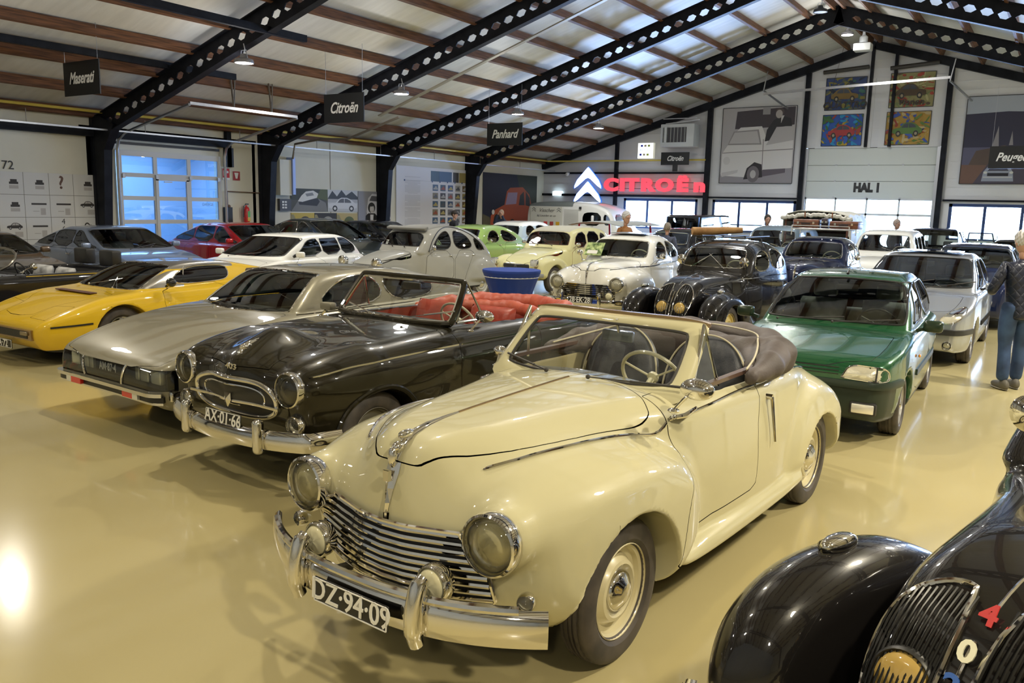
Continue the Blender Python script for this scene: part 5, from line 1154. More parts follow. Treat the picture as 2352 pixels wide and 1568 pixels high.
def strip_side(root, f, xs, zf, prof, m, name='side_strip', n=24, both=True, off=0.0):
    X = np.linspace(xs[0], xs[1], n); q = onto(f, np.stack([X, np.full(n, 1.3), zf(X) if callable(zf) else np.full(n, zf)], 1), (0, -1, 0)); w_, t = prof
    for s in ((1, -1) if both else (1,)):
        P = [(p[0], (p[1]+off)*s, p[2]) for p in q]; V, F = sweep(P, [(-t, -w_), (t, -w_), (t, w_), (-t, w_)]); ob(name, V, F, m, root, True)
def bumper(root, xc, w, z, h, t, curve, m=CHROME, wrap=.16, n=33, front=True, name='front_bumper', pw=3.0):
    s = 1 if front else -1; P = [(xc-s*curve*abs(y/w)**pw-s*(wrap*max(0, abs(y/w)-.9)/.1)**1.0*1.0, y, z) for y in np.linspace(-w, w, n)]
    prof = [(-t*.6, -h/2), (t*.5, -h/2), (t, -h*.3), (t, h*.3), (t*.5, h/2), (-t*.6, h/2)]
    if not front: prof = [(-a, b) for a, b in prof][::-1]
    V, F = sweep(P, prof); return ob(name, V, F, m, root, angle=55)
def lampface(root, f, pts, dx, m, name='headlight', front=True, push=.006, inner=None):
    """a flush lamp: glass cap following the body over the outline pts (y, z), both sides"""
    for s in (1, -1):
        P = chaikin(pts, 2); P[:, 0] *= s; c = P.mean(0); R_ = [P, c+(P-c)*.6, c+(P-c)*.25]; V = []; n = len(P); inner = inner or REFL; m = LENS if m is CLEARL else m
        for k, r_ in enumerate(R_):
            q = onto(f, np.stack([np.full(n, 3.0 if front else -6.0), r_[:, 0], r_[:, 1]], 1), (-1 if front else 1, 0, 0)); q[:, 0] += (push+.004*k)*(1 if front else -1); V += [tuple(p) for p in q]
        F = [(k*n+i, k*n+(i+1) % n, (k+1)*n+(i+1) % n, (k+1)*n+i) for k in range(2) for i in range(n)]+[tuple(range(2*n, 3*n))]
        o = ob(name, V, F, m, root, True, angle=70)
        if inner:
            V2 = [(v[0]-(.004+.0025*math.sin(i*2.1))*(1 if front else -1), v[1], v[2]) for i, v in enumerate(V)]; ob('reflector', V2, F, inner, o, True)
        T, G = tubeVF(V[:n], .006, 6, True); ob('lamp_rim', T, G, RUBBER if inner is None else CHROME, o)
CLEARL = mat('clear_lamp', (.78,.78,.74), .35, .08, 1.0)
def dress(root, f, S):
    for (c, r, dp) in S.get('lamps', []):
        for s in (1, -1): headlamp(root, (c[0], c[1]*s, c[2]), r, dp, yaw=.03*s, n=24, flutes=S.get('flut', True))
# ------------------------------------------------------------------ dark brown cabriolet (second in the front row)
BROWN = paint('dark_bronze_paint', (.017,.0145,.0075), .1, .28)
RLEATH = mat('red_leather', (.36,.045,.025), 0, .38, build=lambda nt, b: noise_col(nt, b, (.30,.035,.02), (.42,.06,.035), 12, bump=.12, bscale=100))
RHOOD = mat('red_hood_cover', (.45,.075,.035), 0, .5, build=lambda nt, b: noise_col(nt, b, (.40,.06,.03), (.50,.10,.05), 5, bump=.2, bscale=50))
def cab403():
    S = dict(c=.022, res=.014, paint=BROWN, lo=(-3.75, 0, .14), hi=(.95, .9, 1.2), wb=2.66, track=.67, wheel=(.33, .155, .20, 'disc', mat('dark_rim', (.10,.09,.06), 0, .4)),
        core=[(.52,.34),(.60,.45),(.62,.65),(.615,.80),(.52,.90),(.30,.955),(0,.985),(-.4,1.005),(-.9,1.02),(-1.5,1.02),(-2.2,1.0),(-2.8,.965),(-3.3,.90),(-3.62,.78),(-3.68,.55),(-3.55,.34),(-2.9,.25),(-1.3,.22),(.2,.26)],
        plan=[(.7,.60),(.55,.70),(.3,.775),(0,.81),(-.8,.825),(-1.8,.83),(-2.6,.82),(-3.2,.77),(-3.7,.62)], sec=[(.2,-.04),(.4,.0),(.75,.0),(.86,-.015),(.95,-.06),(1.05,-.14)], r=.10, crown=.04,
        caps=[((.52,.0,.76),(.25,.0,.90),.10,.13,.25), ((.50,.585,.745),(.05,.62,.80),.125,.15,.10)],
        fen=[([(.62,.60),(.60,.84),(.42,.905),(.1,.95),(-.4,.96),(-.85,.955),(-.9,.6)], [(.65,.70),(.4,.80),(0,.82),(-.9,.825)], [(.5,0),(.8,-.02),(.92,-.10)], .11, .06, 0)],
        arch=[(.0,.30,.385,.52),(-2.66,.27,.38,.52)], sillz=.26, tub=[(-1.05,0),(-1.05,.50),(-1.15,.62),(-1.8,.66),(-2.5,.63),(-2.75,.50),(-2.82,.2),(-2.83,0),(-2.83,-.3),(-1.05,-.3)], tubz=.36, tubtop=.985, lining=RLEATH,
        panels=[('bonnet', BROWN, top_poly([(.75,-.9),(.75,.30),(.50,.34),(.2,.44),(-.3,.56),(-.72,.66),(-.80,.62),(-.82,.3),(-.82,-.9)], .84, 1), .0022, False), ('door', BROWN, side_poly([(-.86,1.2),(-.845,.75),(-.86,.40),(-.90,.34),(-1.4,.33),(-1.90,.34),(-1.96,.42),(-1.95,.8),(-1.93,1.2)], .5, 1), .0025, True)],
        wins=[], floorz=.36, seatm=RLEATH, flutes=8, seatx=-1.75, seatz=.52, seath=.50, bench=True, dashx=-1.12, dashz=.92, stm=CREAMP, sty=.36)
    root, f = make_car('vintage_convertible', 'dark bronze convertible with red leather seats and oval grille, plate AX-01-66', -4.67, 4.30, 267, S)
    for s in (1, -1):
        headlamp(root, (.645, .585*s, .745), .108, .07, yaw=.04*s)
        headlamp(root, (.625, .615*s, .505), .062, .05, yaw=.05*s, name='indicator_lamp', n=24)
    # grille: oval surround, inner ring, cross bar
    def oval(w, h, zc, p=2.6): return [(w*np.sign(math.cos(t))*abs(math.cos(t))**(2/p), zc+h*np.sign(math.sin(t))*abs(math.sin(t))**(2/p)) for t in np.linspace(0, 2*PI, 61)[:-1]]
    def proj_(P, off): q = onto(f, np.array([(2.0, y, z) for y, z in P]), (-1, 0, 0)); q[:, 0] += off; return q
    q = proj_(oval(.45, .135, .625), .012); trim(root, q, .020, CHROME, 'grille_surround', n=10)
    ob('grille_mesh', [tuple(p-np.array([.006, 0, 0])) for p in q]+[(q[:, 0].max()-.0, 0, .625)], [(k, (k+1) % 60, 60) for k in range(60)], BLACKP, root)
    q = proj_(oval(.34, .075, .645), .022); trim(root, q, .008, CHROME, 'grille_ring')
    ys = np.linspace(-.50, .50, 31); q = proj_([(y, .60) for y in ys], .030); V, F = sweep(q, [(-.01,-.012),(.014,-.010),(.016,.0),(.014,.010),(-.01,.012)]); ob('grille_bar', V, F, CHROME, root)
    m = MB(); x = q[15][0]+.02; m.add([(x, -.035, .655), (x, .035, .655), (x, .038, .60), (x, 0, .545), (x, -.038, .60), (x+.018, 0, .61)], [(0, 1, 5), (1, 2, 5), (2, 3, 5), (3, 4, 5), (4, 0, 5)]); m.build('grille_badge', CHROME, root)
    # mascot and number
    m = MB(); m.tube(spl([(.60, 0, .875), (.55, 0, .95), (.45, 0, .985), (.32, 0, 1.0)], 5), [.008]+[.022]*8+[.016]*6+[.008], 10); m.ball((.54, 0, .955), (.045, .026, .026), 10, 8)
    m.add([(.58, .02, .94), (.10, .075, 1.012), (.12, .085, 1.006), (.50, .05, .95)], [(0, 1, 2, 3)]); m.add([(.58, -.02, .94), (.10, -.075, 1.012), (.12, -.085, 1.006), (.50, -.05, .95)], [(3, 2, 1, 0)]); m.build('bonnet_mascot', CHROME, root, True)
    qn = onto(f, np.array([(2., .03, .835)]), (-1, 0, 0))[0]
    text('403', .055, (qn[0]+.010, .02, .835), (PI/2, 0, PI/2), CHROME, root, sx=1.5, ext=.003, bold=.001)
    zs = fn((.60,.825),(.2,.875),(-.8,.895),(-3.4,.90)); strip_side(root, f, (.56, -.84), zs, (.006, .004), CHROME); strip_side(root, f, (-.87, -1.92), zs, (.006, .004), CHROME); strip_side(root, f, (-1.96, -3.3), zs, (.006, .004), CHROME)
    # wheel arch lip
    for cx in (0, -2.66):
        P = [(cx+.385*math.cos(t), .30+.385*math.sin(t)) for t in np.linspace(-.1, PI+.1, 30)]; q = onto(f, np.array([(a+.012*np.sign(a-cx)*abs(math.cos(0)), 1.3, b+.012) for a, b in P]), (0, -1, 0))
        for s in (1, -1): V, F = tubeVF([(p[0], (min(p[1], .84))*s, p[2]) for p in q], .020, 8, False); ob('arch_lip', V, F, BROWN, root)
    # windscreen
    zb, zt = 1.035, 1.335
    def scr(y, z): t = (z-zb)/(zt-zb); return (-.86-.24*t-.16*y*y, y, z)
    A = chaikin([(-.60, zb), (.60, zb), (.625, zb+.03), (.575, zt-.02), (.54, zt), (-.54, zt), (-.575, zt-.02), (-.625, zb+.03)], 2)
    P = [scr(*p) for p in A]; ob('windscreen', P+[scr(0, 1.19)], [(k, (k+1) % len(P), len(P)) for k in range(len(P))], GLASSC, root)
    trim(root, P, .012, CHROME, 'windscreen_trim'); trim(root, [scr(p[0]*1.045, 1.185+(p[1]-1.185)*1.13) for p in A], .024, BROWN, 'windscreen_frame', n=8)
    for s in (1, -1):
        a, b, c2 = Vector((-.98, .655*s, 1.04)), Vector((-1.17, .60*s, 1.345)), Vector((-1.30, .68*s, 1.045)); e = empty('quarter_vent'); e.parent = root
        t = MB(); t.tube([a, b, c2], .011, 8); t.tube([a, c2], .011, 8); t.build('vent_frame', CHROME, e, True); t = MB(); t.add([a, c2, b], [(0, 1, 2)]); t.build('vent_glass', GLASSC, e)
        mirror_round(root, (-.98, .80*s, .99), (-1.08, .86*s, 1.10), .055, CHROME, rect=(.05, .09, .05)) if s > 0 else None
    wiper(root, (-.80, -.10, 1.055), (-.90, -.42, 1.09), CHROME); wiper(root, (-.80, .22, 1.055), (-.88, .58, 1.12), CHROME)
    V, F = rbox((-1.16, .0, 1.275), (.03, .20, .06), .01, 2); ob('rear_view_mirror', V, F, BLACKP, root)
    def hood(x, y, z):
        d = 1e9
        for a, b, r0, r1, k in (((-2.0,.70,.965),(-2.4,.66,.965),.04,.075,0),((-2.4,.66,.965),(-2.8,.52,.965),.075,.09,.05),((-2.8,.52,.965),(-3.02,.0,.97),.09,.095,.05),((-2.45,.5,.95),(-2.6,0,.96),.06,.075,.1)): d = smin(d, cap(a, b, r0, r1)(x, y, z), k) if k else cap(a, b, r0, r1)(x, y, z)
        return d+.0035*np.sin(y*31+z*18+4*np.sin(x*8))+.002*np.sin(x*37+y*11)+.0015*np.sin(y*73+x*30)
    V, F = dc(hood, (-3.2, 0, .80), (-1.9, .85, 1.16), .020); shell(hood, V, F, 'hood_cover', RHOOD, root)
    def bx(y): return .73-.14*abs(y/.84)**2.2
    P = [(bx(y)-(.18*max(0, abs(y)-.76)/.08), y, .39+.03*abs(y/.84)**2) for y in np.linspace(-.84, .84, 45)]
    V, F = sweep(P, [(-.01,-.07),(.025,-.065),(.036,-.02),(.030,.03),(.006,.065),(-.01,.06)]); ob('front_bumper', V, F, CHROME, root, angle=60)
    for y in (-.43, .40):
        V, F = rbox((bx(y)+.045, y, .42), (.07, .075, .24), .03, 3); ob('overrider', V, F, CHROME, root)
    plate(root, (.735, .0, .475), .40, .105, 'AX·01·66', sx=.88, size=.12, tilt=.1)
    strip_side(root, f, (-1.2, -3.0), 1.01, (.010, .008), CHROME, 'waist_strip', off=-.02) if False else None
    return root
cab403()
# ------------------------------------------------------------------ grey-beige grand tourer with glass nose
def sm():
    PG = paint('warm_grey_paint', (.29,.27,.20), .15, .32)
    S = dict(c=.025, res=.016, paint=PG, lo=(-4.2, 0, .12), hi=(1.35, 1.0, 1.36), wb=2.95, track=.76, trackr=.66, wheel=(.33, .17, .20, 'holes', mat('steel_rim', (.5,.5,.5), .6, .35)),
        core=[(1.05,.26),(1.14,.36),(1.16,.50),(1.13,.60),(1.04,.655),(.8,.74),(.4,.85),(0,.915),(-.4,.945),(-1.2,.95),(-2.2,.96),(-2.9,.94),(-3.5,.86),(-3.90,.76),(-3.95,.5),(-3.85,.32),(-3,.22),(-1,.20),(.7,.20)],
        plan=[(1.2,.70),(1.0,.86),(.6,.91),(0,.92),(-1,.91),(-2,.86),(-3,.76),(-3.9,.58)], sec=[(.2,-.06),(.4,0),(.6,.0),(.75,-.02),(.9,-.10),(1,-.2)], r=.05, crown=.03,
        cabin=[(-.22,.80),(-.24,.92),(-.62,1.20),(-.78,1.275),(-1.2,1.30),(-1.7,1.295),(-2.3,1.22),(-3.0,1.04),(-3.75,.80),(-3,.7),(-1,.7)], cplan=[(-.2,.76),(-.8,.76),(-1.6,.74),(-2.4,.66),(-3.2,.52),(-3.8,.40)], csec=[(.8,.0),(.92,-.01),(1.1,-.09),(1.3,-.20)], cr=.06, ck=.02,
        arch=[(0,.30,.38,.6),(-2.95,.26,.36,.5)], wins=[[(-.50,.93),(-.95,1.215),(-1.45,1.235),(-1.52,.95)],[(-1.60,.95),(-1.55,1.23),(-1.95,1.21),(-2.30,1.13),(-2.42,1.05),(-2.25,.95)]], winy=.45,
        ws=[(0,.925),(.64,.925),(.66,.95),(.53,1.235),(.49,1.255),(0,1.265)], wsx=-.95, rw=[(0,.90),(.40,.90),(.46,1.15),(0,1.2)], rwx=-2.3, headrest=True, seatm=mat('teal_cloth', (.13,.17,.16), 0, .8), seatx=-1.35, seatz=.38, dashx=-.62, dashz=.80,
        panels=[('bonnet', PG, top_poly([(1.2,-.9),(1.13,.72),(.9,.80),(.3,.80),(-.2,.76),(-.28,.60),(-.24,.3),(-.22,-.9)], .58, 1), .002, False), ('door', PG, side_poly([(-.42,.93),(-.40,.7),(-.50,.32),(-1.4,.30),(-1.62,.38),(-1.60,.93)], .6, 1), .0025, True), ('glass_nose', glassmat('nose_glass', (.88,.90,.88), .15), lambda V: np.maximum(np.maximum(.42-V[:, 2], V[:, 2]-.592), .98-V[:, 0]), 0, False)],
        mirror_in=(-.78, .0, 1.16))
    root, f = make_car('grand_tourer_coupe', 'warm grey coupe with full-width glass nose, between the yellow and the bronze cars', -6.68, 5.05, 267, S)
    bk = MB(); bk.box((1.00, 0, .50), (.02, 1.44, .20)); bk.build('nose_backing', mat('nose_grey', (.10,.11,.12), .3, .4), root)
    for s in (1, -1):
        for y, w_ in ((.66, .15), (.49, .13), (.38, .07)):
            V, F = rbox((1.035, y*s, .51), (.05, w_, .115), .015, 2); o = ob('headlight', V, F, mat('lamp_silver', (.85,.85,.72), .4, .2), root)
        P = onto(f, np.array([(3, (.30+.05*t)*s, .425+.165*t) for t in np.linspace(0, 1, 7)]), (-1, 0, 0)); V, F = tubeVF([(p[0]+.006, p[1]+.03*math.sin(i), p[2]) if False else (p[0]+.006, p[1], p[2]) for i, p in enumerate(P)], .010, 8, False); ob('nose_divider', V, F, CHROME, root)
    text('AM·87·4', .10, (1.098, -.02, .515), (PI/2, 0, PI/2), WHITEP, root, sx=.8, bold=.001); tag(MB().box((1.085, 0, .515), (.01, .46, .11)).build('number_plate', PLATE, root))
    for z, h, m, t in ((.395, .030, CHROME, .03), (.355, .05, BLACKP, .015), (.322, .02, CHROME, .03)):
        ys = np.linspace(-.86, .86, 45); q = onto(f, np.stack([np.full(45, 3.), ys*.94, np.full(45, z)], 1), (-1, 0, 0)); P = [(p[0]+t, p[1]*1.03, z) for p in q]; V, F = sweep(P, [(-.05,-h/2),(.012,-h/2),(.012,h/2),(-.05,h/2)]); ob('front_bumper', V, F, m, root, angle=60)
    for s in (1, -1):
        q = onto(f, np.array([(3., y*s, .36) for y in (.34, .42, .50, .58)]), (-1, 0, 0)); V, F = sweep([(p[0]+.035, p[1], .358) for p in q[:3]], [(-.02,-.026),(.012,-.026),(.012,.026),(-.02,.026)]); ob('indicator_lamp', V, F, REDL, root); V, F = sweep([(p[0]+.035, p[1], .358) for p in q[2:]], [(-.02,-.026),(.012,-.026),(.012,.026),(-.02,.026)]); ob('side_lamp', V, F, CLEARL, root)
        q = onto(f, np.array([(3., y*s, .37) for y in (.80, .82)]), (-1, 0, 0)); V, F = rbox((.93, .88*s, .385), (.28, .06, .09), .02, 2); ob('bumper_end_lamp', V, F, REDL if s < 0 else CHROME, root)
    for k in range(9):
        z = .300-.012*k; ys = np.linspace(-.40, .40, 15); q = onto(f, np.stack([np.full(15, 3.), ys, np.full(15, z)], 1), (-1, 0, 0)); V, F = tubeVF([(p[0]+.004, p[1], z) for p in q], .003, 4, False); ob('air_slat', V, F, BLACKP if k % 2 else STEEL, root)
    wiper(root, (-.22, -.30, .925), (-.42, .02, .95)); wiper(root, (-.20, .22, .925), (-.40, .50, .96)); m = MB(); m.tube([(.05, 0, .94), (.04, 0, .975)], .012); m.build('washer_jet', CHROME, root, True)
    V, F = rbox((-.58, .90, .99), (.09, .15, .075), .02, 2); o = ob('mirror', V, F, mat('warm_grey_paint'), root); m = MB(); m.tube([(-.55, .84, .90), (-.56, .88, .95)], .012); m.build('mirror_arm', CHROME, o, True)
    strip_side(root, f, (-.3, -3.3), lambda x: .915+0*x, (.006, .005), CHROME, 'waist_strip')
sm()
# ------------------------------------------------------------------ yellow mid-engined sports car
def merak():
    PY = paint('yellow_paint', (.72,.47,.022), 0, .35); SIL = paint('silver_paint', (.42,.40,.36), .8, .3)
    S = dict(c=.025, res=.016, paint=PY, lo=(-3.8, 0, .12), hi=(1.2, 1.0, 1.2), wb=2.60, track=.74, wheel=(.32, .19, .19, 'alloy', mat('alloy_rim', (.5,.5,.5), .8, .3)),
        core=[(.85,.16),(.96,.26),(.99,.40),(.96,.50),(.80,.575),(.4,.685),(.1,.745),(-.2,.785),(-.5,.81),(-1.4,.83),(-2.4,.865),(-3.0,.85),(-3.40,.78),(-3.42,.5),(-3.3,.26),(-2.4,.17),(.3,.15)],
        plan=[(1.05,.66),(.85,.80),(.5,.865),(0,.885),(-1,.87),(-2.4,.885),(-3.4,.82)], sec=[(.15,-.06),(.4,0),(.55,0),(.68,-.03),(.78,-.07),(.9,-.2)], r=.06, crown=.02,
        fen=[([(.95,.42),(.75,.57),(.45,.68),(.15,.76),(-.1,.765),(-.5,.80),(-.9,.6),(0,.3)], [(1,.72),(.5,.86),(0,.885),(-.9,.875)], [(.5,0),(.7,-.03),(.8,-.12)], .09, .05, 0)],
        cabin=[(-.20,.72),(-.24,.80),(-.72,1.03),(-.95,1.105),(-1.3,1.125),(-1.75,1.12),(-2.15,1.06),(-2.8,.93),(-3.3,.83),(-2,.7)], cplan=[(-.2,.72),(-.7,.72),(-1.3,.70),(-1.9,.70),(-2.6,.74),(-3.3,.76)], csec=[(.75,.0),(.85,-.02),(1.0,-.10),(1.13,-.19)], cr=.05, ck=.02,
        arch=[(0,.29,.375,.6),(-2.6,.29,.375,.6)], wins=[[(-.72,.845),(-1.02,1.055),(-1.60,1.07),(-1.74,1.03),(-1.72,.90),(-1.55,.85)]], winy=.4, ws=[(0,.80),(.64,.80),(.665,.825),(.545,1.045),(.50,1.075),(0,1.085)], wsx=-1.0, mirror_in=(-1.0, 0, 1.0),
        panels=[('roof_panel', SIL, lambda V: np.maximum(np.maximum(V[:, 0]*0+1.0-V[:, 2]+.06*np.abs(V[:, 1])-.0, -1.86-V[:, 0]), 0*V[:, 0]-1), 0, False), ('windscreen_pillar', SIL, lambda V: np.maximum(np.maximum(.815-V[:, 2], -.98-V[:, 0]), np.maximum(V[:, 0]+.30, .60-np.abs(V[:, 1]))), 0, True),
                ('pop_up_headlamp', PY, lambda V: np.maximum(sdpoly(V[:, 0], np.abs(V[:, 1]), np.array([(.86,.36),(.86,.68),(.50,.70),(.56,.36)])), .5-V[:, 2]), .002, True), ('bonnet', PY, top_poly([(.88,-.9),(.88,.30),(.55,.34),(.3,.60),(-.1,.66),(-.14,-.9)], .55, 1), .002, False),
                ('door', PY, side_poly([(-.60,.84),(-.56,.6),(-.62,.24),(-1.5,.22),(-1.78,.3),(-1.74,.84)], .6, 1), .0022, True)],
        seatm=mat('black_leather', (.02,.02,.02), 0, .4), seatx=-1.35, seatz=.26, seath=.5, bench=False, dashx=-.72, dashz=.70, sillz=.19, floorz=.24)
    root, f = make_car('sports_car', 'yellow mid-engined sports car with silver roof at the left', -10.36, 5.80, 270, S)
    q = onto(f, np.stack([np.full(41, 3.), np.linspace(-.80, .80, 41), np.full(41, .37)], 1), (-1, 0, 0))
    V, F = sweep([(p[0]+.01, p[1], .37) for p in q[4:-4]], [(-.02,-.060),(.012,-.060),(.012,.060),(-.02,.060)]); ob('grille_surround', V, F, mat('bronze_trim'), root)
    V, F = sweep([(p[0]+.022, p[1], .37) for p in q[6:-6]], [(-.02,-.042),(.006,-.042),(.006,.042),(-.02,.042)]); ob('grille_mesh', V, F, BLACKP, root)
    for s in (1, -1): V, F = rbox((q[20+s*12][0]+.03, .50*s, .385), (.03, .14, .045), .008, 2); ob('indicator_lamp', V, F, mat('smoked_lens', (.25,.20,.12), 0, .2), root)
    strip_side(root, f, (.86, .40), lambda x: .46+.03*(.86-x), (.010, .006), BLACKP, 'side_strip'); strip_side(root, f, (-.42, -2.15), .505, (.010, .006), mat('dark_red_strip', (.08,.02,.015), 0, .4), 'side_strip')
    plate(root, (1.03, .02, .235), .46, .105, 'YA·72', sx=.95, size=.12)
    V, F = rbox((.10, 0, .775), (.10, .80, .014), .005, 1); ob('air_vent', V, F, mat('rust_black', (.08,.025,.015), 0, .5), root)
    wiper(root, (-.22, -.25, .83), (-.46, .10, .90), STEEL); wiper(root, (-.20, .32, .82), (-.48, -.02, .91), STEEL)
    b = MB(); b.ball((-.62, .94, .90), (.06, .075, .06), 14, 10); b.tube([(-.60, .86, .845), (-.61, .92, .875)], .018); b.build('mirror', mat('gloss_black', (.01,.01,.01), 0, .1, .8), root, True)
    bp = MB(); bp.bar((-.98, .655, .86), (-1.05, .60, 1.07), .012, .012); bp.build('window_divider', CHROME, root)
    bp = MB(); V, F = rbox((-2.25, .71, .955), (.55, .06, .10), .02, 1); ob('flank_vent', V, F, mat('brown_vent', (.10,.07,.04), 0, .5), root)
merak()
# ------------------------------------------------------------------ modern bodies
def modern(pm, wb, fo, ro, w, h, h0, h1, belt, wsb, wst, rfr, rb, bp=(), tailz=None, wheelr=.29, rimst='cover', rim=None, q=.02, **kw):
    """front/rear overhang fo, ro; half width w; bonnet heights h0 (nose) h1 (screen); screen base and top wsb, wst; roof end rfr; rear glass base rb; pillars bp"""
    tz = tailz or belt-.03; R = -wb-ro
    S = dict(c=.034, res=q, paint=pm, wb=wb, lo=(R-.15, 0, .12), hi=(fo+.15, w+.12, h+.08), track=w-.13, wheel=(wheelr, .175, wheelr*.62, rimst, rim or mat('silver_rim', (.55,.55,.55), .7, .3)),
        core=[(fo-.10,.20),(fo-.02,.26),(fo,.42),(fo-.01,h0-.10),(fo-.07,h0),(fo-.35,h0+(h1-h0)*.35),(wsb+.05,h1),(wsb-.35,belt),(-wb*.5,belt),(-wb,belt),(rb+.05,belt),(R+.06,tz),(R,tz-.15),(R+.01,.45),(R+.10,.25),(-wb+.2,.19),(-wb*.5,.17),(-.3,.19)],
        plan=[(fo+.05,w*.72),(fo-.15,w*.89),(fo-.5,w*.975),(-.4,w),(-wb*.6,w),(-wb-.1,w*.975),(R+.2,w*.90),(R,w*.80)], sec=[(.18,-.05),(.35,-.01),(.55,.0),(belt-.12,-.01),(belt,-.045),(belt+.08,-.9)], r=.055, crown=.025,
        cabin=[(wsb+.02,h1-.12),(wsb,h1+.005),(wst,h-.075),(wst-.16,h-.012),((wst+rfr)/2,h),(rfr,h-.03),(rb,belt+.03),(rb-.02,belt-.15),(-wb*.5,belt-.2)],
        cplan=[(rb,w*.80),(rfr,w*.87),(wst,w*.90),(wsb,w*.90)], csec=[(belt-.1,.02),(belt,.0),(belt+.15,-.035),(h-.12,-.13),(h,-.19)], cr=.06, ck=.012,
        arch=[(0,wheelr-.01,wheelr+.055,w-.22),(-wb,wheelr-.01,wheelr+.055,w-.22)], winy=w*.45, wn=1,
        ws=[(0,h1+.03),(w*.80,h1+.035),(w*.84,h1+.07),(w*.735,h-.11),(w*.69,h-.075),(0,h-.068)], wsx=wst-.05, trim=BLACKP, tr=.009,
        rw=[(0,belt+.07),(w*.66,belt+.07),(w*.60,h-.12),(0,h-.09)], rwx=rfr+.05, seatx=wst-.45, seatz=.42, dashx=wsb-.30, dashz=h1-.09, dashw=w*1.6, headrest=True, sillz=.20, floorz=.26, mirror_in=(wst-.05, 0, h-.16))
    top = lambda x: h-.105-(max(0, x-(wst-.25)))*(h-h1)/(wsb-wst)*.98-(max(0, (rfr+.1)-x))*(h-belt)/(rfr-rb)*.75
    xs = [wsb-.42]+list(bp)+[rb+.34]; wins = []
    for a, b in zip(xs[:-1], xs[1:]):
        a1 = a-.03 if a != xs[0] else a; b1 = b+.03 if b != xs[-1] else b
        P = [(a1, belt+.035), (b1, belt+.035)]+[(x, max(belt+.06, top(x))) for x in np.linspace(b1+.0, a1-.0, 6)]; wins.append(P)
    S['wins'] = wins; S.update(kw); return S
def doorcut(pm, x0, x1, belt, w, z0=.30): return ('door', pm, side_poly([(x0,belt+.02),(x0-.01,z0+.2),(x0-.06,z0),(x1+.12,z0),(x1+.02,z0+.12),(x1,belt+.02)], w*.55, 1), .0028, True)
def bonnetcut(pm, fo, h0, wsb, w): return ('bonnet', pm, top_poly([(fo+.05,-.9),(fo-.02,w*.66),(fo-.3,w*.76),(wsb+.08,w*.80),(wsb+.10,-.9)], h0-.07, 1), .0028, False)
def drmirror(root, x, y, z, m, s=1, d=(.10, .17, .11)):
    V, F = rbox((x, (y+.09)*s, z+.02), d, .035, 3); o = ob('mirror', V, F, m, root); b = MB(); b.bar((x+.01, (y-.05)*s, z-.03), (x, (y+.05)*s, z), .04, .03); b.build('mirror_arm', m, o, True); return o
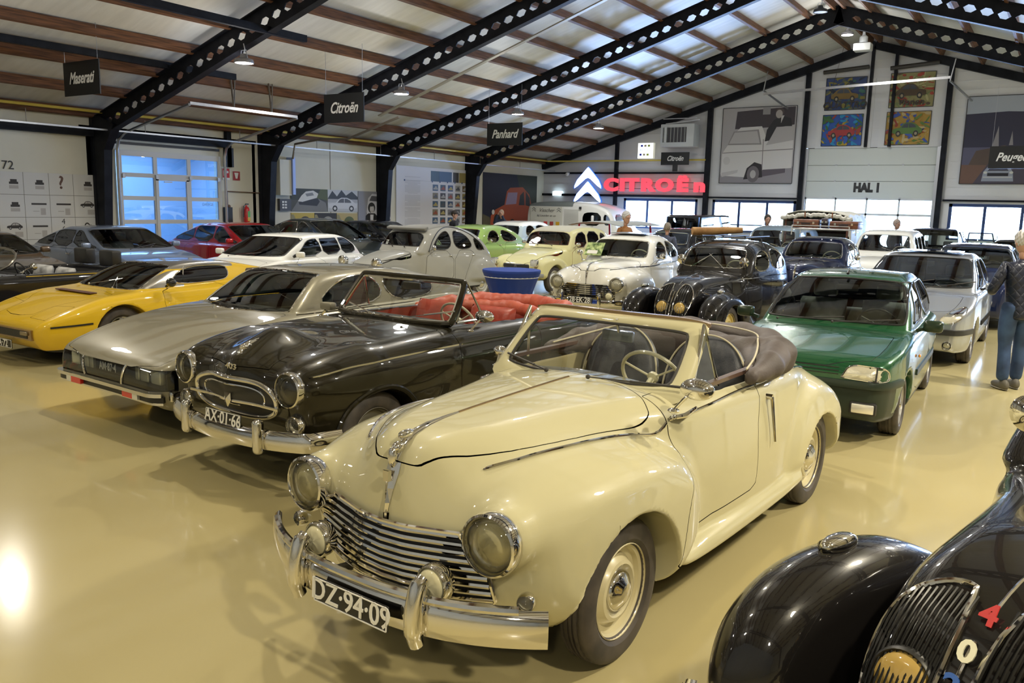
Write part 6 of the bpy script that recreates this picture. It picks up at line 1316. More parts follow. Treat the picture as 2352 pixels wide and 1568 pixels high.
# green hatchback behind the cream convertible
def c106():
    PG = paint('green_paint', (.008,.085,.030), .35, .25)
    S = modern(PG, 2.385, .68, .50, .775, 1.375, .74, .905, .89, -.34, -.98, -2.35, -2.78, (-1.52,), wheelr=.275, rimst='alloy', q=.016, c=.026, wn_=56, tr=.011,
        seatm=mat('check_cloth', (.17,.19,.18), 0, .85, build=lambda nt, b: noise_col(nt, b, (.12,.13,.13), (.50,.53,.50), 3)), ws=[(0,.935),(.60,.935),(.655,.955),(.575,1.27),(.54,1.30),(0,1.315)])
    S['panels'] = [bonnetcut(PG, .66, .74, -.34, .76), doorcut(PG, -.52, -1.50, .89, .775), ('bumper_lower', mat('dark_green_bumper', (.022,.035,.026), .1, .35), lambda V: np.maximum(V[:, 2]-.50, .42-V[:, 0]), .001, False), ('sill_strip', mat('dark_green_bumper'), lambda V: V[:, 2]-.27, 0, False)]
    root, f = make_car('green_hatchback', 'metallic green small hatchback behind the cream convertible', -1.77, 8.06, 271.5, S)
    lampface(root, f, [(.30,.585),(.315,.60),(.36,.70),(.55,.695),(.66,.685),(.68,.60),(.66,.57),(.5,.575)], 0, CLEARL, inner=None)
    for s in (1, -1):
        q = onto(f, np.array([(2., .585*s, z) for z in (.575, .695)]), (-1, 0, 0)); V, F = tubeVF([(p[0]+.016, p[1], p[2]) for p in q], .006, 6, False); ob('lamp_divider', V, F, BLACKP, root)
        q = onto(f, np.array([(2., .50*s, .335)]), (-1, 0, 0))[0]; V, F = rbox((q[0]-.005, q[1], q[2]), (.05, .22, .115), .02, 2); o = ob('fog_lamp', V, F, BLACKP, root); V, F = rbox((q[0]+.018, q[1], q[2]), (.02, .18, .08), .008, 2); ob('lens', V, F, REFL, o)
        drmirror(root, -.48, .79, .93, mat('green_mirror', (.02,.035,.02), .2, .25), s)
        V, F = rbox((-.50, .79*s, .66), (.05, .02, .03), .008, 1); ob('side_repeater', V, F, AMBER, root)
    for z, nm in ((.535, 'bumper_strip'),):
        ys = np.linspace(-.74, .74, 41); q = onto(f, np.stack([np.full(41, 3.), ys, np.full(41, z)], 1), (-1, 0, 0)); V, F = sweep([(p[0]+.006, p[1], z) for p in q], [(-.02,-.035),(.025,-.028),(.03,0),(.02,.032),(-.02,.035)]); ob(nm, V, F, mat('dark_green_bumper'), root, angle=60)
    for k in range(3):
        ys = np.linspace(-.28, .28, 21); q = onto(f, np.stack([np.full(21, 3.), ys, np.full(21, .665-.028*k)], 1), (-1, 0, 0)); V, F = tubeVF([(p[0]+.001, p[1], p[2]) for p in q], .004, 5, False); ob('grille_slat', V, F, BLACKP, root)
    strip_side(root, f, (-.50, -2.5), .50, (.028, .012), mat('dark_green_bumper'))
    wiper(root, (-.27, -.50, .93), (-.42, -.02, .965)); wiper(root, (-.27, .02, .94), (-.44, .48, .975)); m = MB(); m.tube([(-1.02, .0, 1.37), (-1.35, 0, 1.62)], .004, 5); m.tube([(-1.0, 0, 1.36), (-1.04, 0, 1.385)], .014, 8); m.build('aerial', BLACKP, root, True)
c106()
def c206():
    PS = paint('silver_paint_light', (.42,.44,.47), .75, .28)
    S = modern(PS, 2.442, .78, .58, .83, 1.43, .72, .95, .93, -.10, -.92, -2.45, -2.95, (-1.62,), wheelr=.29, rimst='alloy', tr=.011)
    S['panels'] = [bonnetcut(PS, .70, .74, -.1, .80), doorcut(PS, -.55, -1.60, .93, .83)]
    root, f = make_car('silver_hatchback', 'silver rounded hatchback behind the green hatchback', -1.64, 12.75, 269.5, S)
    lampface(root, f, [(.42,.60),(.50,.70),(.62,.78),(.72,.80),(.74,.74),(.68,.64),(.56,.58)], 0, CLEARL)
    for s in (1, -1):
        q = onto(f, np.array([(2., .56*s, .30)]), (-1, 0, 0))[0]; headlamp(root, (q[0]+.01, q[1], .30), .055, .03, n=20, name='fog_lamp'); drmirror(root, -.42, .83, 1.0, PS, s)
    ys = np.linspace(-.80, .80, 41); q = onto(f, np.stack([np.full(41, 3.), ys, np.full(41, .475)], 1), (-1, 0, 0))
    for a, b in ((0, 15), (26, 41)): V, F = sweep([(p[0]+.004, p[1], .475) for p in q[a:b]], [(-.02,-.045),(.02,-.03),(.02,.035),(-.02,.045)]); ob('bumper_insert', V, F, BLACKP, root, angle=60)
    V, F = sweep([(p[0]+.0, p[1], .42) for p in q[14:27]], [(-.02,-.07),(.008,-.07),(.008,.06),(-.02,.06)]); ob('grille_mesh', V, F, BLACKP, root)
    V, F = rbox((-1.35, 0, 1.437), (.55, .86, .012), .005, 1); ob('sunroof', V, F, mat('gloss_black'), root); m = MB(); m.tube([(-1.02, .0, 1.43), (-.72, 0, 1.72)], .004, 5); m.build('aerial', BLACKP, root, True)
    strip_side(root, f, (-.5, -2.0), .50, (.03, .012), PS); wiper(root, (-.02, -.4, .98), (-.25, .1, 1.06)); wiper(root, (-.02, .15, .98), (-.28, .62, 1.06))
c206()
PW = paint('white_paint', (.80,.80,.76), 0, .35)
def bx():
    S = modern(PW, 2.65, .82, .75, .83, 1.33, .68, .90, .88, -.22, -1.05, -2.75, -3.25, (-1.65, -2.35), wheelr=.30)
    S['panels'] = [bonnetcut(PW, .80, .68, -.22, .83), doorcut(PW, -.62, -1.62, .88, .83)]
    root, f = make_car('white_coupe', 'white low wedge hatchback with tilted reddish windscreen reflection, left of the grey small car', -12.55, 9.95, 283, S)
    for s in (1, -1): drmirror(root, -.62, .83, .95, PW, s)
    wiper(root, (-.16, -.35, .92), (-.32, .12, .98)); m = MB(); m.tube([(-1.25, 0, 1.33), (-1.42, 0, 1.42)], .006, 5); m.build('aerial', BLACKP, root, True)
bx()
def wallcar(name, label, pm, x, y, h, head=-2, wb=2.7, fo=.85, ro=.95, w=.87, h0=.70, h1=.93, belt=.93, wsb=-.30, wst=-1.15, rfr=-2.75, rb=-3.45, bp=(-1.62,-2.42), mcol=None, **kw):
    S = modern(pm, wb, fo, ro, w, h, h0, h1, belt, wsb, wst, rfr, rb, bp, wheelr=.31, **kw); S['panels'] = [doorcut(pm, wsb-.28, bp[0]+.02, belt, w), doorcut(pm, bp[0]-.04, bp[-1]-.25, belt, w)]
    root, f = make_car(name, label, x, y, head, S)
    for s in (1, -1): drmirror(root, wsb-.45, w-.01, belt+.07, mcol or pm, s)
    wiper(root, (wsb+.06, -.35, h1+.03), (wsb-.12, .2, h1+.10))
    return root, f
PBL = paint('grey_blue_paint', (.20,.25,.36), .5, .3)
r_, f_ = wallcar('liftback_saloon', 'grey-blue liftback saloon parked before the glazed gate', PBL, -14.8, 9.75, 1.38, rfr=-2.3, rb=-3.5)
for x_ in (-1.55, -2.35): strip_side(r_, f_, (x_, x_-.14), .82, (.014, .02), CHROME, 'door_handle')
PRD = paint('red_paint', (.36,.012,.015), .2, .3)
wallcar('liftback_saloon', 'red liftback saloon before the fire extinguisher', PRD, -15.05, 13.25, 1.42, rfr=-2.35, rb=-3.55)
PDG = paint('dark_green_grey_paint', (.045,.055,.055), .4, .3)
wallcar('arched_saloon', 'dark grey-green arched saloon below the wall photographs', PDG, -15.6, 16.4, 1.50, wst=-1.25, rfr=-2.35, rb=-3.7, bp=(-1.75, -2.55), trim=CHROME)
wallcar('black_saloon', 'black saloon with its roof just seen right of the dark green saloon', paint('black_paint', (.012,.012,.014), 0, .3), -16.3, 19.4, 1.42, rfr=-2.5, rb=-3.4)
PBR = paint('brown_paint', (.10,.065,.04), .4, .3)
wallcar('brown_coupe', 'brown coupe behind the black convertible, far left', PBR, -15.0, 7.15, 1.30, wst=-1.05, rfr=-2.3, rb=-3.3, bp=(-1.75,), h1=.88, belt=.88, glass=GLASSC)
PDB = paint('dark_blue_paint', (.006,.012,.045), .2, .3)
def boxy(name, label, pm, x, y, h, head=270, **kw):
    a = dict(wb=2.6, fo=.75, ro=.8, w=.82, h0=.80, h1=1.0, belt=.98, wsb=-.45, wst=-1.0, rfr=-3.0, rb=-3.35, bp=(-1.7, -2.5)); a.update(kw)
    return wallcar(name, label, pm, x, y, h, head, **a)
boxy('dark_estate_car', 'dark blue estate car seen over the silver hatchback roof', PDB, -1.35, 17.3, 1.44)
boxy('small_dark_car', 'small dark car at the far right beside the standing man', paint('black_paint'), -.72, 21.8, 1.46)
r_, f_ = boxy('dark_blue_car', 'dark blue car with an opened door, before the far right window', PDB, -3.05, 25.6, 1.62)
V, F = rbox((-1.05, 1.22, .95), (.06, .75, 1.05), .03, 2, (0, 0, .25)); d_ = ob('open_door', V, F, glassmat('window_glass'), r_); b_ = MB(); b_.tube([(-.85, .86, 1.0), (-.9, .9, 1.5), (-1.1, 1.45, 1.5), (-1.15, 1.58, 1.0)], .02, 6); b_.build('door_frame', PDB, d_, True)
# black open spider at the far left
def spider():
    PK = paint('black_paint')
    S = dict(c=.028, res=.018, paint=PK, lo=(-3.9, 0, .12), hi=(1.2, 1.0, 1.1), wb=2.5, track=.72, wheel=(.31, .18, .19, 'alloy', mat('alloy_rim')),
        core=[(.85,.22),(.93,.35),(.94,.55),(.88,.68),(.5,.76),(-.2,.84),(-.6,.87),(-1.3,.87),(-2.4,.89),(-3.0,.88),(-3.35,.82),(-3.38,.5),(-3.3,.25),(-2.3,.18),(.3,.18)], plan=[(1,.65),(.7,.82),(.2,.86),(-1.5,.87),(-2.8,.84),(-3.4,.72)], sec=[(.2,-.04),(.4,0),(.75,-.01),(.88,-.06)], r=.06, crown=.02,
        arch=[(0,.3,.37,.6),(-2.5,.3,.37,.6)], tub=[(-.75,0),(-.75,.55),(-.9,.66),(-1.9,.68),(-2.2,.6),(-2.3,.3),(-2.3,-.3),(-.75,-.3)], tubz=.32, tubtop=.83, seatm=mat('white_leather', (.45,.46,.48), 0, .5, build=lambda nt, b: noise_col(nt, b, (.05,.05,.055), (.55,.56,.58), 4)), seatx=-1.55, seatz=.34, seath=.52, bench=False, dashx=-.85, dashz=.78, floorz=.30)
    root, f = make_car('black_spider', 'black open two-seat spider with white and black seats at the far left', -12.75, 5.0, 268, S)
    zb, zt = .87, 1.20
    def scr(y, z): t = (z-zb)/(zt-zb); return (-.58-.36*t-.12*y*y, y, z)
    A = chaikin([(-.66, zb), (.66, zb), (.60, zt), (-.60, zt)], 2); P = [scr(*p) for p in A]; ob('windscreen', P+[scr(0, 1.0)], [(k, (k+1) % len(P), len(P)) for k in range(len(P))], GLASSC, root); trim(root, P, .018, mat('dark_alu', (.25,.24,.22), .8, .3), 'windscreen_frame')
    mirror_round(root, (-.85, .80, .90), (-.98, .86, .98), .05, CHROME, rect=(.05, .09, .05))
    for s in (1, -1): V, F = rbox((-2.35, .38*s, 1.02), (.16, .40, .24), .03, 2); ob('head_fairing', V, F, BLACKP, root)
    strip_side(root, f, (-.9, -2.2), .84, (.006, .006), CHROME)
spider()
# ------------------------------------------------------------------ vintage saloons
def s203(name, label, pm, x, y, head, rim, lum=False, gr=False):
    root = empty(name, label, 'car', (x, y, 0), math.radians(head)); f0 = f203(False, .02)
    cabv = vol(Out([(-.62,.95),(-.68,1.06),(-.98,1.38),(-1.12,1.455),(-1.5,1.50),(-1.95,1.48),(-2.5,1.32),(-3.0,1.08),(-3.35,.78),(-2.5,.8),(-1.2,.9)], .02), fn((-.6,.62),(-1.1,.66),(-1.8,.67),(-2.5,.60),(-3.0,.48),(-3.4,.3)), fn((.9,.03),(1.05,0),(1.25,-.05),(1.5,-.20)), .10, .10)
    f = lambda x, y, z: smin(f0(x, y, z), cabv(x, y, z), .05)
    wins = [[(-.93,1.07),(-1.13,1.34),(-1.55,1.38),(-1.58,1.07)], [(-1.66,1.07),(-1.64,1.38),(-1.95,1.36),(-2.28,1.24),(-2.42,1.10),(-2.3,1.06)]]
    cuts = [('side_window', GLASS, side_poly(w_, .35), 0, True) for w_ in wins]+[('windscreen', GLASS, front_poly([(0,1.10),(.50,1.10),(.545,1.13),(.50,1.35),(.45,1.385),(0,1.395)], -1.10), 0, False), ('rear_window', GLASS, rear_poly([(0,1.12),(.3,1.12),(.3,1.3),(0,1.32)], -2.3), 0, False),
        ('bonnet', pm, top_poly([(.82,-.9),(.82,.06),(.70,.10),(.64,.175),(.505,.29),(.344,.392),(.128,.467),(-.173,.508),(-.40,.540),(-.50,.53),(-.58,.36),(-.62,0),(-.62,-.9)], .925, 1), .003, False),
        ('door', pm, side_poly([(-.72,1.04),(-.70,.8),(-.62,.6),(-.72,.38),(-1.5,.38),(-1.60,.45),(-1.60,1.04)], .45, 1), .003, True), ('underbody', DARK, lambda V: V[:, 2]-.27, 0, False)]
    body(root, f, (-3.6, 0, .14), (.95, .92, 1.58), .031, cuts, 'body_shell', pm)
    for w_ in wins: trim(root, ring_side(f, w_, .001), .008, CHROME, 'window_trim', mirror=True)
    trim(root, ring_front(f, [(0,1.10),(.50,1.10),(.545,1.13),(.50,1.35),(.45,1.385),(0,1.395)], .002), .009, CHROME, 'windscreen_trim')
    for yy in (.655, -.655):
        for xx in (.02, -2.58): wheel(root, xx, yy, .325, .15, .205, 'disc', rim, n=40)
    for s in (1, -1):
        headlamp(root, (.735, .53*s, .715), .112, .07, n=24); headlamp(root, (.80, .44*s, .53), .062, .05, n=18, name='fog_lamp', lens=mat('yellowish_glass') if s > 0 else LENS); headlamp(root, (.665, .66*s, .50), .032, .03, yaw=.35*s, name='indicator_lamp', n=14)
        mirror_round(root, (-.78, .70*s, 1.0), (-.88, .80*s, 1.13), .055)
        strip_side(root, f, (.50, -2.9), fn((.52,.940),(.15,.965),(-.58,.955),(-1.4,.980),(-2.4,.972),(-2.9,.88)), (.009, .005), CHROME) if s > 0 else None
    back = []
    for z in np.linspace(.700, .445, 9):
        yy = .36+(.49-.36)*min(1, (.70-z)/.06); ys = np.linspace(-yy, yy, 21); q = onto(f, np.stack([np.full(21, 1.5), ys, np.full(21, z)], 1), (-1, 0, 0)); P = [(p[0]+.014, p[1], z) for p in q]
        V, F = sweep(P, [(-.010,-.008),(.008,-.008),(.008,.008),(-.010,.008)]); ob('grille_bar', V, F, CHROME, root); back.append([(p[0]-.012, p[1], p[2]) for p in P])
    ob('grille_mesh', [p for r_ in back for p in r_], [(i*21+j, i*21+j+1, (i+1)*21+j+1, (i+1)*21+j) for i in range(8) for j in range(20)], BLACKP, root)
    m = MB(); m.tube([(.745, 0, .72), (.742, 0, .60), (.735, 0, .43)], .014, 6); m.build('grille_centre_bar', CHROME, root, True)
    q = onto(f, np.array([(1.5, 0, z) for z in (.925, .85, .78, .72)]), (-1, 0, 0)); m = MB(); m.tube([(p[0]+.004, 0, p[2]) for p in q], [.026, .018, .012, .006], 6); m.build('bonnet_badge', CHROME, root, True)
    q = onto(f, np.array([(x_, 0, 1.6) for x_ in np.linspace(.69, -.55, 24)]), (0, 0, -1)); trim(root, q, [.02]*5+[.007]*19, CHROME, 'bonnet_strip', False)
    P = [(.94-.25*abs(v/.78)**2.6, v, .43) for v in np.linspace(-.78, .78, 31)]; V, F = sweep(P, [(-.012,-.06),(.02,-.055),(.03,0),(.018,.05),(-.012,.05)]); ob('front_bumper', V, F, CHROME, root, angle=60)
    for yy in (-.33, .33): V, F = rbox((.955, yy, .46), (.07, .055, .26), .025, 2); ob('overrider', V, F, CHROME, root)
    if lum: plate(root, (.985, 0, .46), .42, .105, '28·EK·28', sx=.85, size=.12)
    seat(root, (-1.5, 0, .5), 1.1, .55, .5, mat('grey_cloth', (.16,.17,.18), 0, .8), False); V, F = rbox((-.95, 0, .96), (.16, 1.1, .16), .04, 2); ob('dashboard', V, F, DARK, root); steering(root, (-1.16, .30, 1.06), .185, .5)
    wiper(root, (-.66, -.2, 1.10), (-.80, .05, 1.16), CHROME); wiper(root, (-.66, .18, 1.10), (-.82, .42, 1.16), CHROME)
    return root, f
PWH = paint('warm_white_paint', (.80,.79,.72), 0, .35)
r_, f_ = s203('vintage_saloon', 'white vintage saloon with chrome barred grille, plate 28-EK-28', PWH, -6.62, 12.95, 276, mat('white_rim', (.7,.7,.65), 0, .4), True)
def sticker(root):
    e = empty('windscreen_picture', 'green forest picture card standing in the windscreen of the white saloon', 'picture')
    e.parent = None; M_ = Matrix.Translation((-6.62, 12.95, 0)) @ Matrix.Rotation(math.radians(276), 4, 'Z') @ Matrix.Translation((-.70, -.44, 1.22)) @ Matrix.Rotation(-.75, 4, 'Y'); e.matrix_world = M_
    MB().box((0, 0, 0), (.008, .34, .30)).build('card', mat('leaf_print', (.2,.3,.08), 0, .6, build=lambda nt, b: noise_col(nt, b, (.05,.10,.02), (.5,.6,.25), 14)), e)
    V, F = rbox((.006, -.02, -.08), (.006, .20, .08), .002, 1); ob('printed_car', V, F, PWH, e)
sticker(r_)
sr = MB(); V, F = rbox((-1.55, 0, 1.505), (.70, .66, .012), .004, 1); ob('sunroof', V, F, mat('grey_sunroof', (.30,.32,.34), .3, .3), r_)
r_, f_ = s203('vintage_saloon', 'dark blue vintage saloon with suitcases on its roof rack', PDB, -4.0, 16.1, 272, mat('dark_rim', (.10,.09,.06), 0, .4))
def rack(root, x0, x1, w, z):
    m = MB()
    for y in np.linspace(-w, w, 5): m.tube([(x0, y, z), (x1, y, z)], .010, 5)
    for x in np.linspace(x0, x1, 4): m.tube([(x, -w, z), (x, w, z)], .010, 5)
    m.tube([(x0, -w, z+.07), (x0, w, z+.07), (x1, w, z+.07), (x1, -w, z+.07)], .010, 5, True)
    for x in (x0, x1):
        for y in (-w, w): m.tube([(x, y, z+.07), (x, y, z-.12)], .010, 5)
    return m.build('roof_rack', mat('white_rack', (.7,.7,.68), .3, .3), root, True)
rack(r_, -1.25, -2.05, .55, 1.635)
def suitcase(lb, x, y, z, w, d, h, rz, m):
    e = empty('suitcase', lb, 'suitcase', (x, y, z), rz, 'suitcases on the roof rack'); V, F = rbox((0, 0, h/2), (w, d, h), .02, 2); ob('case', V, F, m, e)
    b = MB(); b.box((0, 0, h*.62), (w+.006, d+.006, .008)); b.build('lid_seam', DARK, e)
    for q in (-.3, .3): MB().box((q*w, -d/2-.006, h*.6), (.04, .012, .05)).build('lock', CHROME, e)
    b = MB(); b.tube([(-.08, -d/2, h*.5), (-.07, -d/2-.03, h*.5), (.07, -d/2-.03, h*.5), (.08, -d/2, h*.5)], .01, 6); b.build('handle', DARK, e, True)
LB = mat('brown_leather', (.16,.06,.035), 0, .5, build=lambda nt, b: noise_col(nt, b, (.10,.035,.02), (.22,.085,.045), 6)); LB2 = mat('dark_case', (.05,.03,.04), 0, .5)
suitcase('reddish brown suitcase on the roof rack, leftmost of three', -4.34, 17.55, 1.66, .50, .42, .17, .05, LB)
suitcase('narrow dark suitcase standing between the two brown ones on the roof rack', -3.985, 17.60, 1.66, .12, .40, .20, 0, LB2)
suitcase('brown suitcase on the roof rack, rightmost of three', -3.60, 17.58, 1.66, .54, .42, .15, -.04, LB)
# black 202 family: lamps behind the grille
PK = paint('black_gloss_paint', (.010,.009,.009), 0, .25)
def c202(name, label, x, y, head, c, near=False, rr=None):
    HG = [(.52,.30),(.55,.42),(.51,.60),(.41,.78),(.27,.91),(.06,.995),(-.3,1.05),(-.82,1.09),(-1.5,1.09),(-2.3,1.08),(-2.9,.95),(-3.25,.70),(-3.30,.42),(-3.1,.28),(-1.5,.26),(.2,.28)]
    S = dict(c=c, res=.014 if near else .02, paint=PK, lo=(-3.55, 0, .12), hi=(.95, .92, 1.60), wb=2.45, track=.62, wheel=(.33, .145, .215, 'disc', mat('yellow_rim', (.62,.50,.20), 0, .4)),
        core=HG, plan=[(.58,.18),(.45,.26),(.2,.32),(-.1,.36),(-.5,.44),(-.85,.58),(-1.3,.66),(-2.2,.65),(-2.8,.54),(-3.3,.30)], sec=[(.3,.0),(.6,.01),(.85,-.01),(1.0,-.05),(1.1,-.9)], r=.10, crown=.22,
        cabin=[(-.80,1.0),(-.84,1.09),(-1.06,1.38),(-1.20,1.47),(-1.6,1.525),(-2.1,1.50),(-2.6,1.36),(-3.0,1.08),(-3.25,.75),(-2.5,.8),(-1.2,.9)], cplan=[(-.8,.57),(-1.2,.62),(-1.9,.63),(-2.6,.55),(-3.2,.35)], csec=[(.9,.04),(1.1,0),(1.3,-.05),(1.52,-.18)], cr=.11, ccrown=.10,
        fen=[([(.62,.22),(.70,.36),(.695,.52),(.60,.70),(.42,.81),(.18,.86),(-.08,.845),(-.34,.76),(-.60,.60),(-.85,.42),(-1.2,.28),(-1.3,.22),(-.5,.2)], [(.72,.08),(.55,.145),(.2,.175),(-.4,.17),(-1.3,.12)], [(.2,.0),(.5,.0),(.75,-.02),(.88,-.06)], .12, .05, .585),
             ([(-1.85,.26),(-1.9,.5),(-2.1,.72),(-2.4,.82),(-2.75,.78),(-3.05,.62),(-3.2,.40),(-3.15,.26)], [(-1.9,.70),(-2.4,.74),(-3.2,.66)], [(.5,0),(.75,-.06),(.85,-.14)], .11, .07, 0)],
        arch=[(0,.28,.39,.46),(-2.45,.26,.38,.52)], sillz=.28,
        wins=[[(-1.02,1.08),(-1.18,1.35),(-1.62,1.40),(-1.66,1.08)],[(-1.74,1.08),(-1.72,1.40),(-2.1,1.38),(-2.42,1.26),(-2.55,1.10)]], winy=.35, ws=[(0,1.12),(.44,1.12),(.48,1.15),(.46,1.36),(.41,1.395),(0,1.405)], wsx=-1.18, rw=[(0,1.1),(.25,1.1),(.25,1.25),(0,1.27)], rwx=-2.3,
        panels=[('door', PK, side_poly([(-.90,1.07),(-.88,.7),(-.98,.40),(-1.6,.36),(-1.68,.45),(-1.68,1.07)], .45, 1), .0025, True)], seatm=mat('beige_cloth', (.35,.28,.18), 0, .8), dashx=-1.0, dashz=1.0, dashw=1.0, sty=.28, stm=CREAMP, seatx=-1.55, seatz=.5, floorz=.34)
    if near: S['panels'] = S['panels']+[('bonnet', PK, lambda V: np.maximum(np.maximum(sdpoly(V[:, 0], V[:, 2], np.array([(.44,.74),(.2,.80),(-.4,.84),(-.74,.88),(-.80,1.3),(.5,1.3)])), np.abs(V[:, 1])-.385-.30*np.clip(-V[:, 0]-.15, 0, 1)), -.1+0*V[:, 0]), .002, False)]
    root, f = make_car(name, label, x, y, head, S)
    # heart-shaped chrome grille in two halves with vertical bars
    prof = [(.05,.93),(.13,.935),(.21,.90),(.265,.82),(.275,.70),(.24,.55),(.175,.42),(.10,.335)]
    def sur(P, off): q = onto(f, np.array([(2., y_, z_) for y_, z_ in P]), (-1, 0, 0)); q[:, 0] += off; return q
    for s in (1, -1):
        P = chaikin([(y_*s, z_) for y_, z_ in prof]+[(.045*s, .33), (.04*s, .60)], 2); q = sur(P, .012); trim(root, q, .010, CHROME, 'grille_surround', n=8)
        cen = q.mean(0); ob('grille_mesh', [tuple(p-np.array([.012, 0, 0])) for p in q]+[tuple(sur([(cen[1], cen[2])], -.004)[0])], [(k, (k+1) % len(q), len(q)) for k in range(len(q))][::s], BLACKP, root)
        nb = 14 if near else 7
        for k in range(nb):
            yy = .055+.205*k/(nb-1); zt_ = np.interp(yy, [.05,.13,.21,.265], [.93,.93,.90,.82])-.008; zb_ = np.interp(yy, [.04,.10,.175,.24,.275], [.33,.335,.42,.55,.70])+.008
            if zt_-zb_ < .05: continue
            zz = np.linspace(zb_, zt_, 12 if near else 5); q = sur([(yy*s, z_) for z_ in zz], .024 if near else .02); rad = .0028+.0016*(np.arange(len(zz)) % 2) if near else .004
            V, F = tubeVF(q, rad if near else .004, 5, False); ob('grille_bar', V, F, mat('grille_black', (.03,.03,.03), .6, .2), root)
        zl_ = .68 if near else .62; q = sur([(.135*s, zl_)], 0)[0]; headlamp(root, (q[0]-.010, .135*s, zl_), .088, .03, tilt=.25, lens=mat('amber_glass', (.50,.34,.10), .0, .12, 1.0), bez=BLACKP, n=28, bulge=.2)
        # chrome spear lamp on the wing, chrome sill under it
        m = MB(); V = []; m.ball((.14, .585*s, .862), (.09, .042, .034), 16, 10); m.build('wing_lamp', CHROME, root, True); m = MB(); m.ball((.212, .585*s, .862), (.025, .030, .026), 12, 8); m.build('lamp_glass', LENS, root, True)
        headlamp(root, (.64, .50*s, .36), .04, .03, n=14, name='indicator_lamp')
        m = MB(); m.tube([(-.92, .42*s, 1.06), (-.90, .47*s, 1.13), (-.88, .50*s, 1.19)], .008, 6); o = m.build('mirror', CHROME, root, True); m = MB(); m.lathe([(.002, .02), (.05, .015), (.075, .0), (.075, -.008), (.002, -.010)], (-.88, .50*s, 1.215), 'x', 24); m.build('mirror_glass', CHROME, o, True)
        zs = [(.42,.66),(.40,.76),(.30,.84),(-.1,.90),(-.5,.945),(-.9,.985),(-1.7,1.0),(-2.6,.98)]; strip_side(root, f, (.36, -2.6), fn((.36,.80),(.2,.86),(-.5,.94),(-.9,.985),(-1.7,1.0),(-2.6,.97)), (.006, .004), CHROME, both=False) if s > 0 else None
    trim(root, [tuple(p) for p in sur([(0, z_) for z_ in np.linspace(.34, .84, 12)], .010)], .006, CHROME, 'grille_spine', False)
    q = sur([(0, .42)], .02)[0]; m = MB(); m.add([(q[0], -.05, q[2]+.06), (q[0], .05, q[2]+.06), (q[0], .045, q[2]-.01), (q[0], 0, q[2]-.07), (q[0], -.045, q[2]-.01), (q[0]+.012, 0, q[2])], [(0, 1, 5), (1, 2, 5), (2, 3, 5), (3, 4, 5), (4, 0, 5)]); m.build('grille_badge', CHROME, root)
    q = onto(f, np.array([(x_, 0, 1.8) for x_ in np.linspace(.25, -.72, 20)]), (0, 0, -1)); trim(root, q, .006, CHROME, 'bonnet_strip', False)
    wiper(root, (-.80, -.30, 1.12), (-.96, -.12, 1.26), CHROME); wiper(root, (-.80, .22, 1.12), (-.96, -.02, 1.26), CHROME)
    bumper(root, .86, .72, .40, .09, .03, .14, CHROME, wrap=.05)
    return root, f
r_, f_ = c202('black_vintage_saloon', 'black vintage saloon with lamps behind a shield grille and a rolled tarp on its roof', -4.42, 11.3, 267, .028)
m = MB()
for x in (-1.35, -2.15): m.tube([(x, -.60, 1.44), (x, -.56, 1.56), (x, .56, 1.56), (x, .60, 1.44)], .012, 6)
for y in (-.35, 0, .35): m.tube([(-1.25, y, 1.575), (-2.3, y, 1.575)], .012, 6)
m.build('roof_bars', BLACKP, r_, True)
e = empty('rolled_tarp', 'tan rolled tarp tied on the roof bars of the black saloon', 'tarp', (-4.62, 12.95, 1.635), .25); m = MB(); m.tube([(-.36, -.1, 0), (-.12, 0, 0), (.16, .05, .02), (.40, .12, .03)], [.062, .065, .058, .045], 16); m.build('canvas_roll', mat('tan_canvas', (.40,.22,.08), 0, .7, build=lambda nt, b: noise_col(nt, b, (.33,.17,.06), (.48,.28,.11), 6, bump=.2)), e, True)
m = MB(); m.tube([(-.22, -.05, -.068), (-.22, .02, .0), (-.22, -.05, .068), (-.22, -.12, 0)], .007, 5, True); m.build('cord', CREAMP, e, True)
r_, f_ = c202('black_vintage_car', 'gleaming black vintage car cut by the lower right corner, number 204 in its grille', 0.07, 2.77, 246, .018, True)
MB_ = [('2', (.02,.10,.40), .74), ('0', (.8,.78,.6), .82), ('4', (.55,.02,.02), .90)]
for ch, col, z in MB_:
    q = onto(f_, np.array([(2., 0, z)]), (-1, 0, 0))[0]; text(ch, .085, (q[0]+.030, 0, z), (PI/2-.55, 0, PI/2), mat('digit_'+ch, col, 0, .3, .5), r_, ext=.003, bold=.003, sx=1.1)
